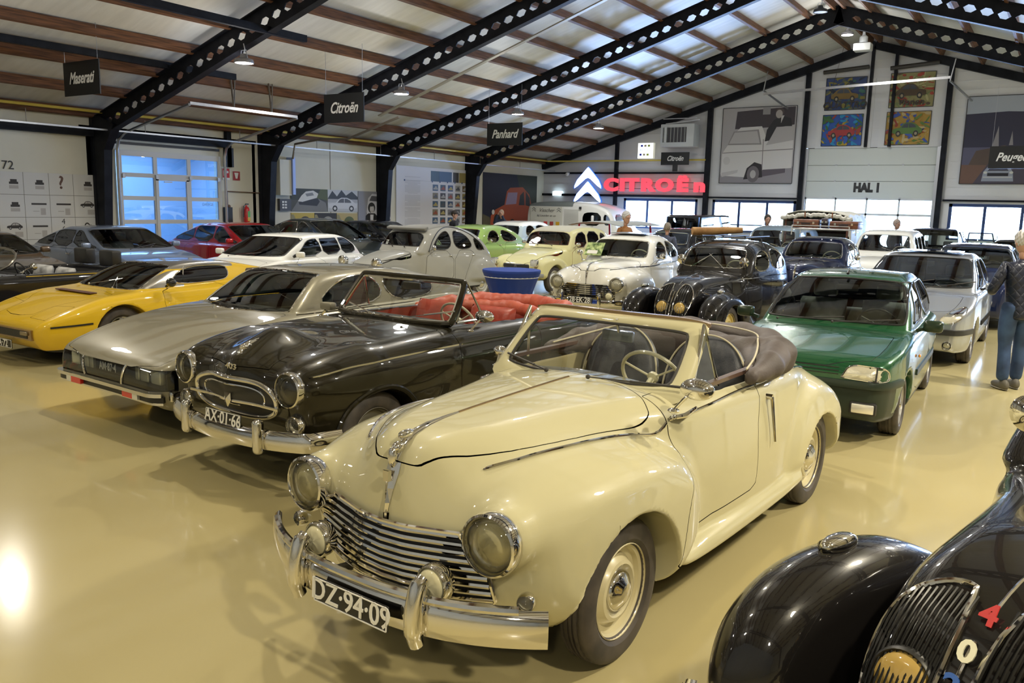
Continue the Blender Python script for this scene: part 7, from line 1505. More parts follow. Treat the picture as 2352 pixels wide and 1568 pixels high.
# ------------------------------------------------------------------ small French cars and vans further back
# grey small car with separate wings and round-topped side windows
def c2cv():
    PG = paint('dove_grey_paint', (.36,.36,.33), 0, .4)
    roofz = 1.545
    S = dict(c=.030, res=.018, paint=PG, lo=(-3.3, 0, .12), hi=(.9, .95, 1.65), wb=2.40, track=.63, wheel=(.31, .13, .20, 'disc', mat('light_rim', (.55,.55,.5), 0, .4)),
        core=[(.42,.30),(.50,.45),(.48,.62),(.36,.78),(.1,.90),(-.25,.99),(-.60,1.045),(-.78,1.05),(-1.6,1.05),(-2.3,1.03),(-2.85,.90),(-3.05,.62),(-3.0,.36),(-2.6,.28),(-1.2,.26),(.1,.28)],
        plan=[(.5,.28),(.3,.33),(-.2,.43),(-.6,.56),(-.8,.665),(-1.5,.70),(-2.2,.685),(-2.7,.60),(-3.05,.50)], sec=[(.3,.02),(.7,.02),(1.0,-.01),(1.08,-.05)], r=.08, crown=.12,
        cabin=[(-.58,.98),(-.62,1.07),(-.86,1.40),(-.94,1.475),(-1.3,1.535),(-1.7,1.54),(-2.1,1.46),(-2.45,1.30),(-2.75,1.05),(-2.95,.75),(-2.4,.7),(-1,.9)], cplan=[(-.6,.62),(-1,.66),(-1.6,.68),(-2.3,.65),(-2.9,.52)], csec=[(.9,.02),(1.05,0),(1.3,-.05),(1.55,-.16)], cr=.09, ck=.015,
        fen=[([(.42,.34),(.44,.50),(.34,.66),(.12,.74),(-.15,.74),(-.42,.66),(-.62,.50),(-.72,.34),(-.2,.26)], [(.5,.12),(0,.17),(-.7,.12)], [(.3,0),(.6,0),(.75,-.05)], .11, .04, .57), ([(-1.88,.40),(-1.92,.60),(-2.08,.80),(-2.35,.90),(-2.65,.86),(-2.92,.68),(-3.10,.45),(-3.1,.36),(-2.4,.36),(-1.9,.36)], [(-1.9,.72),(-2.3,.765),(-3.1,.66)], [(.4,0),(.7,-.02),(.9,-.10)], .10, .04, 0)],
        arch=[(0,.28,.36,.48)], sillz=.28,
        wins=[[(-.92,1.05),(-1.06,1.25),(-1.25,1.40),(-1.44,1.43),(-1.47,1.05)],[(-1.56,1.05),(-1.53,1.43),(-1.75,1.41),(-2.0,1.28),(-2.12,1.06)],[(-2.22,1.06),(-2.14,1.28),(-2.3,1.24),(-2.5,1.06),(-2.45,1.02),(-2.3,1.02)]], winy=.35,
        ws=[(0,1.12),(.53,1.12),(.55,1.14),(.53,1.38),(0,1.39)], wsx=-.95, trim=RUBBER, tr=.008, rw=[(0,1.12),(.35,1.12),(.32,1.28),(0,1.30)], rwx=-2.2, dashx=-.80, dashz=1.0, dashw=1.1, sty=.3, seatx=-1.35, seatz=.5, seatm=mat('dark_seat_cloth', (.06,.065,.065), 0, .8), glass=GLASSC,
        panels=[('fabric_roof', mat('canvas_grey', (.17,.17,.155), 0, .75), lambda V: np.maximum(np.maximum(1.40-V[:, 2]+.0*V[:, 0], np.abs(V[:, 1])-.50), np.maximum(-2.35-V[:, 0], -1+0*V[:, 0])), 0, False), ('door', PG, side_poly([(-.80,1.03),(-.74,.60),(-.76,.34),(-1.48,.33),(-1.50,1.03)], .5, 1), .003, True), ('door', PG, side_poly([(-1.54,1.03),(-1.53,.33),(-1.80,.33),(-1.86,.5),(-2.02,.82),(-2.17,1.03)], .5, 1), .003, True), ('bonnet', PG, top_poly([(.55,-.9),(.5,.20),(.1,.36),(-.3,.46),(-.56,.54),(-.60,-.9)], .78, 1), .004, False)])
    root, f = make_car('grey_small_car', 'dove grey small car with canvas roof and three arched side windows', -11.22, 12.15, 263, S)
    V, F = rbox((-.86, 0, 1.47), (.12, 1.14, .055), .02, 2, (0, .35, 0)); ob('roof_visor', V, F, mat('canvas_grey'), root)
    for s in (1, -1):
        for (a, b) in (((-.80,1.03),(-.80,.36)),): pass
        P = ring_side(f, [(-.84,1.02),(-.98,1.25),(-1.2,1.43),(-1.5,1.50),(-1.85,1.44),(-2.2,1.28),(-2.5,1.02)], .004, closed=False); trim(root, [(p[0], p[1]*s, p[2]) for p in P], .010, BLACKP, 'roof_gutter', False)
        q = onto(f, np.array([(x_, 1.2, .93) for x_ in (-1.42, -2.1)]), (0, -1, 0))
        for p in q: V, F = rbox((p[0], (p[1]+.012)*s, p[2]), (.08, .03, .022), .008, 1); ob('door_handle', V, F, CHROME, root)
        headlamp(root, (.42, .50*s, .82), .09, .10, n=20); mirror_round(root, (-.86, .69*s, 1.05), (-.88, .76*s, 1.10), .06, STEEL); mirror_round
        q = onto(f, np.array([(.30-.8*t, 1.2, .76+.22*t) for t in np.linspace(0, 1, 9)]), (0, -1, 0)); V, F = tubeVF([(p[0], p[1]*s, p[2]) for p in q], .009, 6, False); ob('bonnet_vent', V, F, BLACKP, root)
        wiper(root, (-.62, .18*s, 1.10), (-.70, .18*s-.28, 1.22))
    bumper(root, .62, .60, .42, .08, .02, .05, mat('grey_bumper', (.3,.3,.3), .3, .4))
    V, F = rbox((-.735, -.46, 1.17), (.006, .07, .10), .002, 1, (0, -.45, 0)); ob('sticker', V, F, WHITEP, root)
c2cv()
def dyane():
    PY = paint('pale_yellow_paint', (.72,.68,.36), 0, .38)
    S = dict(c=.032, res=.018, paint=PY, lo=(-3.4, 0, .12), hi=(.95, .95, 1.65), wb=2.40, track=.63, wheel=(.31, .13, .20, 'disc', mat('white_rim')),
        core=[(.52,.32),(.58,.46),(.57,.60),(.48,.72),(.2,.85),(-.2,.95),(-.55,1.01),(-.75,1.02),(-1.6,1.0),(-2.4,.98),(-2.95,.88),(-3.12,.62),(-3.05,.36),(-2.6,.28),(-1.2,.26),(.1,.28)], plan=[(.6,.38),(.3,.42),(-.2,.50),(-.6,.62),(-.8,.69),(-1.5,.72),(-2.4,.70),(-3.1,.58)], sec=[(.3,.02),(.7,.02),(.95,-.01),(1.05,-.05)], r=.07, crown=.10,
        cabin=[(-.60,.95),(-.64,1.03),(-.84,1.36),(-.92,1.43),(-1.3,1.50),(-1.8,1.51),(-2.3,1.46),(-2.55,1.38),(-2.85,1.05),(-3.05,.75),(-2.4,.7),(-1,.9)], cplan=[(-.6,.65),(-1,.68),(-2.3,.67),(-3.0,.58)], csec=[(.9,.02),(1.0,0),(1.3,-.06),(1.52,-.13)], cr=.07, ck=.015,
        fen=[([(.56,.34),(.62,.50),(.60,.68),(.45,.78),(.2,.84),(-.1,.84),(-.42,.74),(-.62,.58),(-.74,.36),(-.2,.26)], [(.6,.13),(0,.17),(-.7,.12)], [(.3,0),(.7,0),(.85,-.05)], .10, .05, .57), ([(-1.95,.36),(-2.0,.60),(-2.15,.76),(-2.4,.82),(-2.7,.78),(-3.0,.62),(-3.12,.42),(-2.4,.36)], [(-1.9,.73),(-2.3,.765),(-3.1,.66)], [(.4,0),(.7,-.02),(.85,-.10)], .09, .04, 0)],
        arch=[(0,.28,.37,.48)], sillz=.28, wins=[[(-.86,1.02),(-1.0,1.33),(-1.40,1.39),(-1.43,1.02)],[(-1.52,1.02),(-1.50,1.39),(-2.02,1.37),(-2.08,1.02)],[(-2.16,1.04),(-2.13,1.36),(-2.38,1.30),(-2.58,1.04)]], winy=.35, wn=1, ws=[(0,1.07),(.58,1.07),(.60,1.09),(.56,1.36),(0,1.365)], wsx=-.95, trim=mat('brown_rubber', (.09,.055,.04), 0, .5), tr=.008, rw=[(0,1.1),(.40,1.1),(.36,1.3),(0,1.32)], rwx=-2.4,
        dashx=-.80, dashz=.97, seatx=-1.35, seatz=.5, seatm=mat('orange_cloth', (.55,.09,.03), 0, .7), mirror_in=(-.95, 0, 1.32), glass=GLASSC,
        panels=[('fabric_roof', mat('canvas_cream', (.50,.48,.38), 0, .7), lambda V: np.maximum(1.375-V[:, 2]-.0*V[:, 0], np.abs(V[:, 1])-.53), 0, False), ('door', PY, side_poly([(-.76,1.0),(-.74,.60),(-.76,.34),(-1.45,.33),(-1.47,1.0)], .5, 1), .003, True), ('door', PY, side_poly([(-1.50,1.0),(-1.50,.33),(-1.88,.33),(-1.96,.6),(-2.12,1.0)], .5, 1), .003, True), ('bonnet', PY, top_poly([(.65,-.9),(.56,.36),(.1,.44),(-.3,.53),(-.56,.60),(-.60,-.9)], .62, 1), .004, False)])
    root, f = make_car('yellow_small_car', 'pale yellow small car with cream canvas roof behind the blue table', -10.3, 16.45, 268, S)
    for s in (1, -1):
        V, F = rbox((.645, .555*s, .70), (.12, .17, .16), .035, 3); o = ob('headlight', V, F, CHROME, root); V, F = rbox((.705, .555*s, .70), (.02, .15, .14), .025, 2); ob('lens', V, F, CLEARL, o)
        mirror_round(root, (-.84, .70*s, 1.03), (-.86, .78*s, 1.09), .05, CHROME, rect=(.04, .07, .045)); wiper(root, (-.60, .2*s, 1.05), (-.66, .2*s-.25, 1.13))
        V, F = rbox((.64, .56*s, .55), (.05, .12, .05), .01, 1); ob('indicator_lamp', V, F, AMBER, root)
        for x_ in (-1.40, -2.02): V, F = rbox((x_, .735*s, .93), (.09, .03, .035), .008, 1); ob('door_handle', V, F, mat('brown_rubber'), root)
    V, F = rbox((.575, 0, .61), (.04, .72, .10), .02, 1); ob('grille', V, F, BLACKP, root)
    for k in range(3): MB().box((.60, 0, .58+.03*k), (.01, .66, .006)).build('grille_slat', mat('grille_grey', (.12,.12,.12), 0, .4), root)
    m = MB()
    for z in (.60, .625): m.bar((.605, -.035, z-.012), (.605, 0, z+.012), .007, .007); m.bar((.605, 0, z+.012), (.605, .035, z-.012), .007, .007)
    m.build('chevron_badge', CHROME, root); V, F = rbox((-.44, 0, .998), (.02, .62, .008), .002, 1); ob('air_vent', V, F, BLACKP, root)
    bumper(root, .72, .70, .42, .09, .02, .06, mat('grey_bumper'))
dyane()
def panhard(name, lb, pm, x, y, head, roofm=None, **kw):
    S = dict(c=.036, res=.02, paint=pm, lo=(-3.9, 0, .12), hi=(1.0, .98, 1.6), wb=2.57, track=.64, wheel=(.32, .14, .20, 'disc', mat('white_rim')), core=[(.78,.30),(.86,.45),(.84,.66),(.7,.80),(.3,.90),(-.2,.96),(-.6,.985),(-1.5,.98),(-2.4,.96),(-3.1,.88),(-3.55,.70),(-3.6,.45),(-3.4,.30),(-2.4,.24),(-.2,.24)], plan=[(.9,.62),(.6,.74),(0,.80),(-1.5,.82),(-2.6,.78),(-3.3,.66),(-3.6,.5)], sec=[(.25,-.04),(.5,0),(.8,-.01),(.98,-.07)], r=.12, crown=.06,
        cabin=[(-.52,.88),(-.56,.99),(-.90,1.33),(-1.05,1.40),(-1.5,1.45),(-1.95,1.43),(-2.45,1.30),(-2.9,1.05),(-3.1,.85),(-2,.8)], cplan=[(-.5,.70),(-1.2,.72),(-2,.70),(-2.9,.60)], csec=[(.85,.02),(.98,0),(1.2,-.07),(1.45,-.22)], cr=.10, ck=.03, arch=[(0,.28,.36,.5),(-2.57,.26,.35,.5)],
        wins=[[(-.95,1.0),(-1.15,1.28),(-1.50,1.31),(-1.55,1.0)],[(-1.68,1.0),(-1.66,1.31),(-2.0,1.29),(-2.35,1.12),(-2.42,1.02)]], winy=.35, ws=[(0,1.03),(.58,1.03),(.61,1.07),(.53,1.29),(.48,1.32),(0,1.33)], wsx=-1.05, rw=[(0,1.05),(.42,1.05),(.4,1.24),(0,1.27)], rwx=-2.3, dashx=-.85, dashz=.93, seatx=-1.4, seatz=.48, seatm=mat('tan_cloth', (.30,.22,.13), 0, .8), glass=GLASSC,
        panels=[('door', pm, side_poly([(-.72,.98),(-.70,.5),(-.75,.32),(-1.56,.32),(-1.60,.98)], .5, 1), .003, True), ('door', pm, side_poly([(-1.64,.98),(-1.63,.33),(-2.1,.33),(-2.25,.6),(-2.45,.98)], .5, 1), .003, True)])
    if roofm: S['panels'].append(('roof_skin', roofm, lambda V: 1.32-V[:, 2], 0, False))
    S.update(kw); root, f = make_car(name, lb, x, y, head, S)
    for s in (1, -1):
        headlamp(root, (.80, .56*s, .72), .095, .05, n=20); mirror_round(root, (-.98, .74*s, 1.0), (-1.0, .82*s, 1.05), .045, CHROME)
        for x_ in (-1.52, -2.35): q = onto(f, np.array([(x_, 1.3, .92)]), (0, -1, 0))[0]; V, F = rbox((q[0], (q[1]+.015)*s, q[2]), (.12, .025, .02), .008, 1); ob('door_handle', V, F, CHROME, root)
    bumper(root, .98, .78, .42, .09, .03, .2); return root, f
panhard('green_vintage_saloon', 'light green rounded vintage saloon behind the grey small car', paint('lime_green_paint', (.32,.48,.13), 0, .38), -13.2, 16.8, 268)
panhard('pale_blue_saloon', 'pale blue saloon with white roof below the red car print', paint('pale_blue_paint', (.42,.50,.52), 0, .4), -14.95, 21.5, 269, PWH, cabin=[(-.52,.88),(-.56,.99),(-.85,1.38),(-.98,1.44),(-1.5,1.48),(-2.3,1.47),(-2.7,1.38),(-2.95,1.05),(-3.1,.85),(-2,.8)], wins=[[(-.92,1.0),(-1.08,1.31),(-1.50,1.35),(-1.55,1.0)],[(-1.64,1.0),(-1.62,1.35),(-2.3,1.33),(-2.4,1.02)]])
rb_, fb_ = panhard('black_round_saloon', 'black rounded old saloon with a pale silver window arch behind the white saloon', MATS['black_paint'], -9.1, 20.8, 264)
m = MB(); m.tube([(-2.0+.42*math.cos(t), .62-.05*math.sin(t), 1.0+.42*math.sin(t)) for t in np.linspace(0, PI, 20)], .04, 8); m.build('window_arch', mat('silver_paint_light'), rb_, True)
# grey-blue van with rounded roof, white wagon
def wagon(name, lb, pm, x, y, head, h=1.52, **kw):
    S = dict(c=.038, res=.022, paint=pm, lo=(-3.9, 0, .12), hi=(.95, .98, h+.12), wb=2.66, track=.66, wheel=(.32, .15, .2, 'disc', mat('white_rim')), core=[(.62,.34),(.72,.5),(.70,.72),(.55,.86),(.2,.94),(-.5,1.0),(-1.5,1.0),(-3.4,1.0),(-3.55,.8),(-3.5,.4),(-2.9,.25),(-.2,.24)], plan=[(.8,.60),(.5,.74),(0,.80),(-1.5,.81),(-3,.79),(-3.55,.70)], sec=[(.25,-.04),(.5,0),(.85,-.01),(1.0,-.06)], r=.10, crown=.07,
        cabin=[(-.72,.9),(-.78,1.02),(-1.02,h-.12),(-1.15,h-.04),(-1.7,h),(-3.0,h-.02),(-3.40,h-.10),(-3.52,1.0),(-3.4,.8),(-2,.8)], cplan=[(-.7,.68),(-1.2,.71),(-3,.71),(-3.5,.66)], csec=[(.85,.02),(1.0,0),(1.2,-.04),(h,-.16)], cr=.12, ck=.02, arch=[(0,.28,.36,.5),(-2.66,.26,.35,.5)],
        wins=[[(-1.05,1.04),(-1.2,h-.16),(-1.62,h-.14),(-1.65,1.04)],[(-1.75,1.04),(-1.74,h-.14),(-2.35,h-.14),(-2.36,1.04)],[(-2.46,1.04),(-2.45,h-.14),(-3.15,h-.15),(-3.2,1.04)]], winy=.35, wn=1, ws=[(0,1.08),(.56,1.08),(.59,1.11),(.53,h-.17),(.48,h-.14),(0,h-.13)], wsx=-1.2, rw=[(0,1.08),(.5,1.08),(.5,h-.15),(0,h-.13)], rwx=-3.2, dashx=-1.0, dashz=.98, seatx=-1.6, seatz=.5, stm=CREAMP, glass=GLASSC)
    S.update(kw); root, f = make_car(name, lb, x, y, head, S)
    for s in (1, -1): headlamp(root, (.70, .56*s, .74), .10, .05, n=18)
    bumper(root, .86, .76, .42, .09, .03, .15); wiper(root, (-.78, .2, 1.1), (-.88, -.1, 1.18), CHROME); return root, f
wagon('white_estate_car', 'white old estate car with daylight in its side windows, right of the canvas truck', PWH, -3.55, 21.0, 271, 1.60)
wagon('grey_blue_van', 'grey-blue round-roofed old van behind the black saloon', paint('van_blue_paint', (.16,.22,.27), .2, .4), -6.15, 20.6, 271, 1.62, wins=[[(-1.05,1.04),(-1.2,1.42),(-1.62,1.44),(-1.65,1.04)],[(-1.75,1.04),(-1.74,1.44),(-2.35,1.44),(-2.36,1.04)]])
# corrugated white van along the gable
def hy():
    PV = paint('van_white_paint', (.74,.74,.70), 0, .45); root = empty('corrugated_van', 'white corrugated delivery van with lettered side board before the gable', 'van', (-14.25, 28.7, 0), 0)
    S = [(-3.3,.45),(-3.35,1.0),(-3.32,1.95),(-3.2,2.15),(-1.3,2.17),(-.75,2.16),(-.2,2.05),(.25,1.85),(.42,1.55),(.5,1.2),(.95,1.05),(1.0,.6),(.9,.42),(0,.35),(-2,.35)]
    f = vol(Out(S, .025, 2), fn((1.1,.72),(.6,.88),(0,.96),(-3.4,.98)), fn((.3,-.03),(.6,0),(1.5,0),(2.0,-.05),(2.2,-.16)), .10, .05)
    g = lambda x, y, z: smax(smax(f(x, y, z), -cyl(.3,.34,.42,.6)(x, y, z), .01), -cyl(-2.2,.34,.42,.6)(x, y, z), .01)
    cuts = [('roof_skin', mat('roof_grey', (.17,.19,.18), 0, .6), lambda V: np.maximum(1.96-V[:, 2], V[:, 0]+1.3), 0, False), ('side_window', GLASSC, side_poly([(-.05,1.28),(-.10,1.75),(-.62,1.78),(-.85,1.70),(-.85,1.28)], .5, 1), 0, True), ('windscreen', GLASSC, front_poly([(.06,1.28),(.74,1.28),(.68,1.70),(.06,1.74)], .2, 1, False), 0, False), ('windscreen', GLASSC, front_poly([(-.06,1.28),(-.74,1.28),(-.68,1.70),(-.06,1.74)], .2, 1, False), 0, False), ('side_window', GLASSC, side_poly([(.04,1.30),(.02,1.72),(.22,1.66),(.36,1.32)], .5, 1), 0, True), ('underbody', DARK, lambda V: V[:, 2]-.42, 0, False)]
    body(root, g, (-3.6, 0, .2), (1.2, 1.1, 2.35), .045, cuts, 'body_shell', PV)
    for s in (1, -1):
        m = MB()
        for k in range(24): m.box((-1.33, .985*s, 1.02+k*.038), (.62, .012, .014))
        for k in range(12): m.box((-1.7, .985*s, .45+k*.04), (3.0, .012, .014))
        tag(m.build('corrugation', PV, root), kind='stuff')
        for x in (.3, -2.2): wheel(root, x, .82*s, .34, .15, .2, 'disc', mat('white_rim'), n=32)
        headlamp(root, (.82, .62*s, .95), .09, .08, n=16)
    for q in (.42, ): V, F = rbox((-.35, -1.12, 1.55), (.10, .04, .22), .03, 2); ob('mirror', V, F, WHITEP, root)
    MB().box((-.95, -.99, 1.92), (.10, .02, .10)).build('fuel_flap', BLACKP, root)
    b = MB().box((-2.42, -1.0, 1.52), (1.42, .03, .86)).build('lettered_board', mat('board_cream', (.60,.60,.54), 0, .5), root)
    text('Visscher', .20, (-2.42, -1.018, 1.80), (PI/2, 0, 0), BLACKP, root, shear=.4, ext=.001); text('bij Leusden en zo', .12, (-2.42, -1.018, 1.60), (PI/2, 0, 0), BLACKP, root, shear=.3, ext=.001)
    for k, col in enumerate(((.25,.25,.25), (.25,.25,.25), (.6,.05,.05), (.35,.05,.05), (.6,.35,.02))):
        m = MB(); x = -2.98+k*.27; m.prism([(x-.08, 1.38), (x+.08, 1.38), (x+.08, 1.26), (x, 1.18), (x-.08, 1.26)], -1.022, -1.016, 'y') if k > 1 else m.prism([(x-.08, 1.25), (x, 1.36), (x+.08, 1.25), (x, 1.30)], -1.022, -1.016, 'y'); m.build('badge', mat('badge_%d' % k, col, 0, .5), root)
    for x in (-2.98, -1.86):
        m = MB()
        for z in (1.80, 1.88): m.bar((x-.09, -1.02, z-.05), (x, -1.02, z+.03), .02, .006); m.bar((x, -1.02, z+.03), (x+.09, -1.02, z-.05), .02, .006)
        m.build('chevron_badge', BLACKP, root)
hy()
# red open utility with canvas canopy
def mehari():
    root = empty('red_utility_car', 'red open utility car under a grey canvas canopy beside the pale yellow car', 'car', (-10.95, 20.3, 0), math.radians(268)); PR = mat('red_abs', (.50,.015,.03), 0, .45)
    f = vol(Out([(.5,.35),(.55,.75),(.1,.90),(-.5,.98),(-.6,.98),(-2.7,.92),(-2.8,.4),(-1,.3)], .025, 1), fn((.6,.60),(0,.74),(-2.8,.76)), None, .05); g = lambda x, y, z: smax(smax(f(x, y, z), -cyl(0,.3,.37,.5)(x, y, z), .01), -rmaxbox((-1.7,0,1.0),(1.9,1.3,1.0))(x, y, z), .02)
    body(root, g, (-3, 0, .1), (.8, .9, 1.1), .035, [], 'body_shell', PR)
    for s in (1, -1):
        for x in (0, -2.4): wheel(root, x, .63*s, .31, .13, .2, 'disc', mat('white_rim'), n=32)
        m = MB(); m.tube([(-.70, .70*s, .95), (-.82, .68*s, 1.50)], .03, 8); m.tube([(-2.7, .70*s, .9), (-2.6, .68*s, 1.52)], .03, 8); m.build('canopy_post', mat('red_post', (.65,.02,.06), 0, .4), root, True); headlamp(root, (.50, .55*s, .78), .08, .05, n=16)
    V = []; n = 12
    for i in range(n+1):
        x = -.45-2.5*i/n
        for j in range(n+1): y = -.84+1.68*j/n; V.append((x, y, 1.60-.10*(y/.84)**2-.05*abs(math.sin(i*1.5))*.5-.12*max(0, (.25-i/n))))
    F = [(i*(n+1)+j, i*(n+1)+j+1, (i+1)*(n+1)+j+1, (i+1)*(n+1)+j) for i in range(n) for j in range(n)]; o = ob('canopy', V, F, mat('canopy_grey', (.33,.34,.31), 0, .75), root, True); md = o.modifiers.new('t', 'SOLIDIFY'); md.thickness = .015
    seat(root, (-1.3, 0, .5), 1.1, .45, .5, mat('orange_cloth'), False)
mehari()
# antique upright saloon
def antique():
    root = empty('antique_saloon', 'upright black antique saloon with blue window glints before the gable windows', 'car', (-10.5, 25.4, 0), math.radians(262)); PA = MATS['black_paint']
    f = vol(Out([(-.55,.5),(-.6,1.15),(-.62,1.74),(-.75,1.80),(-2.6,1.82),(-2.75,1.74),(-2.8,.5)], .025, 1), fn((-.5,.66),(-2.8,.68)), fn((.5,0),(1.2,0),(1.85,-.06)), .06, .04); h_ = vol(Out([(.3,.5),(.32,1.05),(-.6,1.14),(-.7,.5)], .025, 1), fn((.3,.26),(-.6,.50)), None, .08, .2)
    g = lambda x, y, z: smin(f(x, y, z), h_(x, y, z), .03)
    w3 = [[(-.80,1.2),(-.80,1.66),(-1.25,1.67),(-1.25,1.2)],[(-1.35,1.2),(-1.35,1.67),(-1.95,1.68),(-1.95,1.2)],[(-2.05,1.2),(-2.05,1.68),(-2.55,1.66),(-2.55,1.2)]]
    body(root, g, (-3, 0, .35), (.6, .9, 1.95), .035, [('side_window', GLASSC, side_poly(w_, .3, 1), 0, True) for w_ in w3]+[('windscreen', GLASSC, front_poly([(0,1.22),(.54,1.22),(.52,1.66),(0,1.68)], -.9, 1), 0, False), ('rear_window', GLASSC, rear_poly([(0,1.3),(.3,1.3),(.3,1.55),(0,1.56)], -2.5, 1), 0, False)], 'body_shell', PA)
    for s in (1, -1):
        for x in (.05, -2.45): wheel(root, x, .64*s, .37, .12, .27, 'disc', mat('dark_rim'), n=32)
        m = MB(); m.tube(spl([(.45, .66*s, .45), (.25, .66*s, .78), (-.1, .66*s, .80), (-.5, .68*s, .45), (-.7, .70*s, .38), (-1.9, .70*s, .38), (-2.1, .68*s, .6), (-2.45, .66*s, .80), (-2.85, .66*s, .5)], 5), .07, 8); m.build('wing', PA, root, True); headlamp(root, (.35, .38*s, .88), .10, .12, n=18)
        trim(root, [(-.58, .60*s, 1.18), (-.60, .58*s, 1.72)], .02, mat('blue_steel', (.04,.09,.20), .4, .3), 'pillar_strip', False)
    m = MB(); m.box((.31, 0, .80), (.03, .50, .55)); m.build('radiator', CHROME, root)
antique()
# open tourer: only its windscreen and tub show
def tourer():
    root = empty('open_tourer', 'open vintage tourer with an upright folding windscreen frame behind the rolled tarp', 'car', (-8.35, 25.6, 0), math.radians(268)); PT = MATS['dark_blue_paint']
    f = vol(Out([(.3,.45),(.32,.95),(-.6,1.05),(-.9,1.0),(-2.6,1.05),(-2.8,.9),(-2.8,.45)], .025, 1), fn((.3,.28),(-.6,.55),(-2.8,.62)), None, .06, .05); g = lambda x, y, z: smax(f(x, y, z), -rmaxbox((-1.7,0,1.0),(1.7,1.0,.9))(x, y, z), .02)
    body(root, g, (-3, 0, .35), (.5, .8, 1.2), .035, [], 'body_shell', PT)
    for s in (1, -1):
        for x in (.05, -2.4): wheel(root, x, .62*s, .36, .12, .27, 'disc', mat('dark_rim'), n=32)
    q = [(-.62, -.58, 1.05), (-.66, -.58, 1.52), (-.66, .58, 1.52), (-.62, .58, 1.05)]; m = MB(); m.tube(q, .018, 6, True); m.tube([(-.64, -.58, 1.28), (-.64, .58, 1.28)], .012, 6); m.build('windscreen_frame', mat('blue_steel'), root, True); m = MB(); m.add(q, [(0, 1, 2, 3)]); m.build('windscreen', GLASSC, root)
    steering(root, (-1.05, .25, 1.15), .2, .6, BLACKP)
tourer()
# canvas covered truck
def truck():
    root = empty('canvas_truck', 'small truck with a cream canvas tilt, open at the back, before the HAL 1 door', 'truck', (-5.95, 25.0, 0), math.radians(92)); CV = mat('tilt_canvas', (.66,.63,.52), 0, .75, build=lambda nt, b: noise_col(nt, b, (.60,.57,.47), (.72,.69,.58), 3, bump=.3, bscale=4)); WD = mat('brown_frame', (.13,.05,.03), 0, .6)
    # the open rear faces the camera (local -x)
    n = 18; V = []; sec = [(-.92, .95), (-.93, 1.3), (-.92, 1.72), (-.82, 1.90), (-.5, 1.98), (0, 2.0), (.5, 1.98), (.82, 1.90), (.92, 1.72), (.93, 1.3), (.92, .95)]
    for i in range(n+1):
        x = 3.0*i/n
        for (y, z) in sec: V.append((x, y*(1+.01*math.sin(i*1.3)), z+.02*math.sin(i*1.05+y*2)*(z > 1.5)))
    k = len(sec); F = [(i*k+j, i*k+j+1, (i+1)*k+j+1, (i+1)*k+j) for i in range(n) for j in range(k-1)]; F.append(tuple(n*k+j for j in range(k))); o = ob('tilt', V, F, CV, root, True); md = o.modifiers.new('t', 'SOLIDIFY'); md.thickness = .02
    m = MB()
    for i in range(13):
        y = -.90+1.80*i/12; z = 1.93-.10*abs(y/.9)**2.5
        m.tube([(-.03, y-.08, z-.02), (-.06, y, z-.05-.02*math.sin(i*2)), (-.03, y+.08, z-.03)], .06, 6)
    m.build('rolled_flap', CV, root, True)
    for y in (-.45, .30): MB().box((-.12, y, 1.90), (.02, .03, .16)).build('strap', mat('strap_brown', (.25,.08,.02), 0, .6), root)
    m = MB()
    for z in (1.15, 1.35, 1.55, 1.72): m.box((1.5, -.86, z), (2.9, .03, .05)); m.box((1.5, .86, z), (2.9, .03, .05)); m.box((2.9, 0, z), (.03, 1.7, .05))
    for x in (.05, 1.5, 2.9):
        for y in (-.86, .86): m.box((x, y, 1.4), (.05, .05, .9))
        m.tube([(x, -.86, 1.75), (x, -.6, 1.90), (x, 0, 1.93), (x, .6, 1.90), (x, .86, 1.75)], .02, 6)
    tag(m.build('slat_frame', WD, root), kind='stuff')
    V, F = rbox((1.5, 0, .80), (3.05, 1.8, .30), .02, 1); ob('flatbed', V, F, mat('van_blue_paint'), root); V, F = rbox((3.9, 0, 1.05), (1.4, 1.6, 1.1), .15, 3); ob('truck_cab', V, F, mat('van_blue_paint'), root)
    for s in (1, -1):
        for x in (.8, 4.0): wheel(root, x, .72*s, .35, .16, .22, 'disc', mat('white_rim'), n=32)
    text('Charles', .34, (.85, -.955, 1.50), (PI/2, 0, 0), BLACKP, root, shear=.4, ext=.001, sx=1.1)
truck()
# ------------------------------------------------------------------ people
SKIN = mat('skin', (.52,.30,.21), 0, .5)
def skinned(name, joints, bones, m, root, sub=2, scale=1.0):
    """one continuous surface grown around a skeleton: joints = {name: (xyz, radius)}"""
    names = list(joints); me = bpy.data.meshes.new(name); me.from_pydata([joints[n][0] for n in names], [(names.index(a), names.index(b)) for a, b in bones], [])
    o = bpy.data.objects.new(name, me); C.objects.link(o); o.parent = root; md = o.modifiers.new('skin', 'SKIN'); md.use_smooth_shade = True
    for i, n in enumerate(names):
        r = joints[n][1]; v = me.skin_vertices[0].data[i]; v.radius = (r, r) if not isinstance(r, tuple) else r; v.use_root = (i == 0)
    s = o.modifiers.new('sub', 'SUBSURF'); s.levels = s.render_levels = sub
    bpy.context.view_layer.update(); dg = bpy.context.evaluated_depsgraph_get(); ev = o.evaluated_get(dg); nm = bpy.data.meshes.new_from_object(ev); nm.name = name
    o.modifiers.clear(); o.data = nm; nm.materials.clear(); nm.materials.append(m); nm.polygons.foreach_set('use_smooth', [True]*len(nm.polygons)); return o
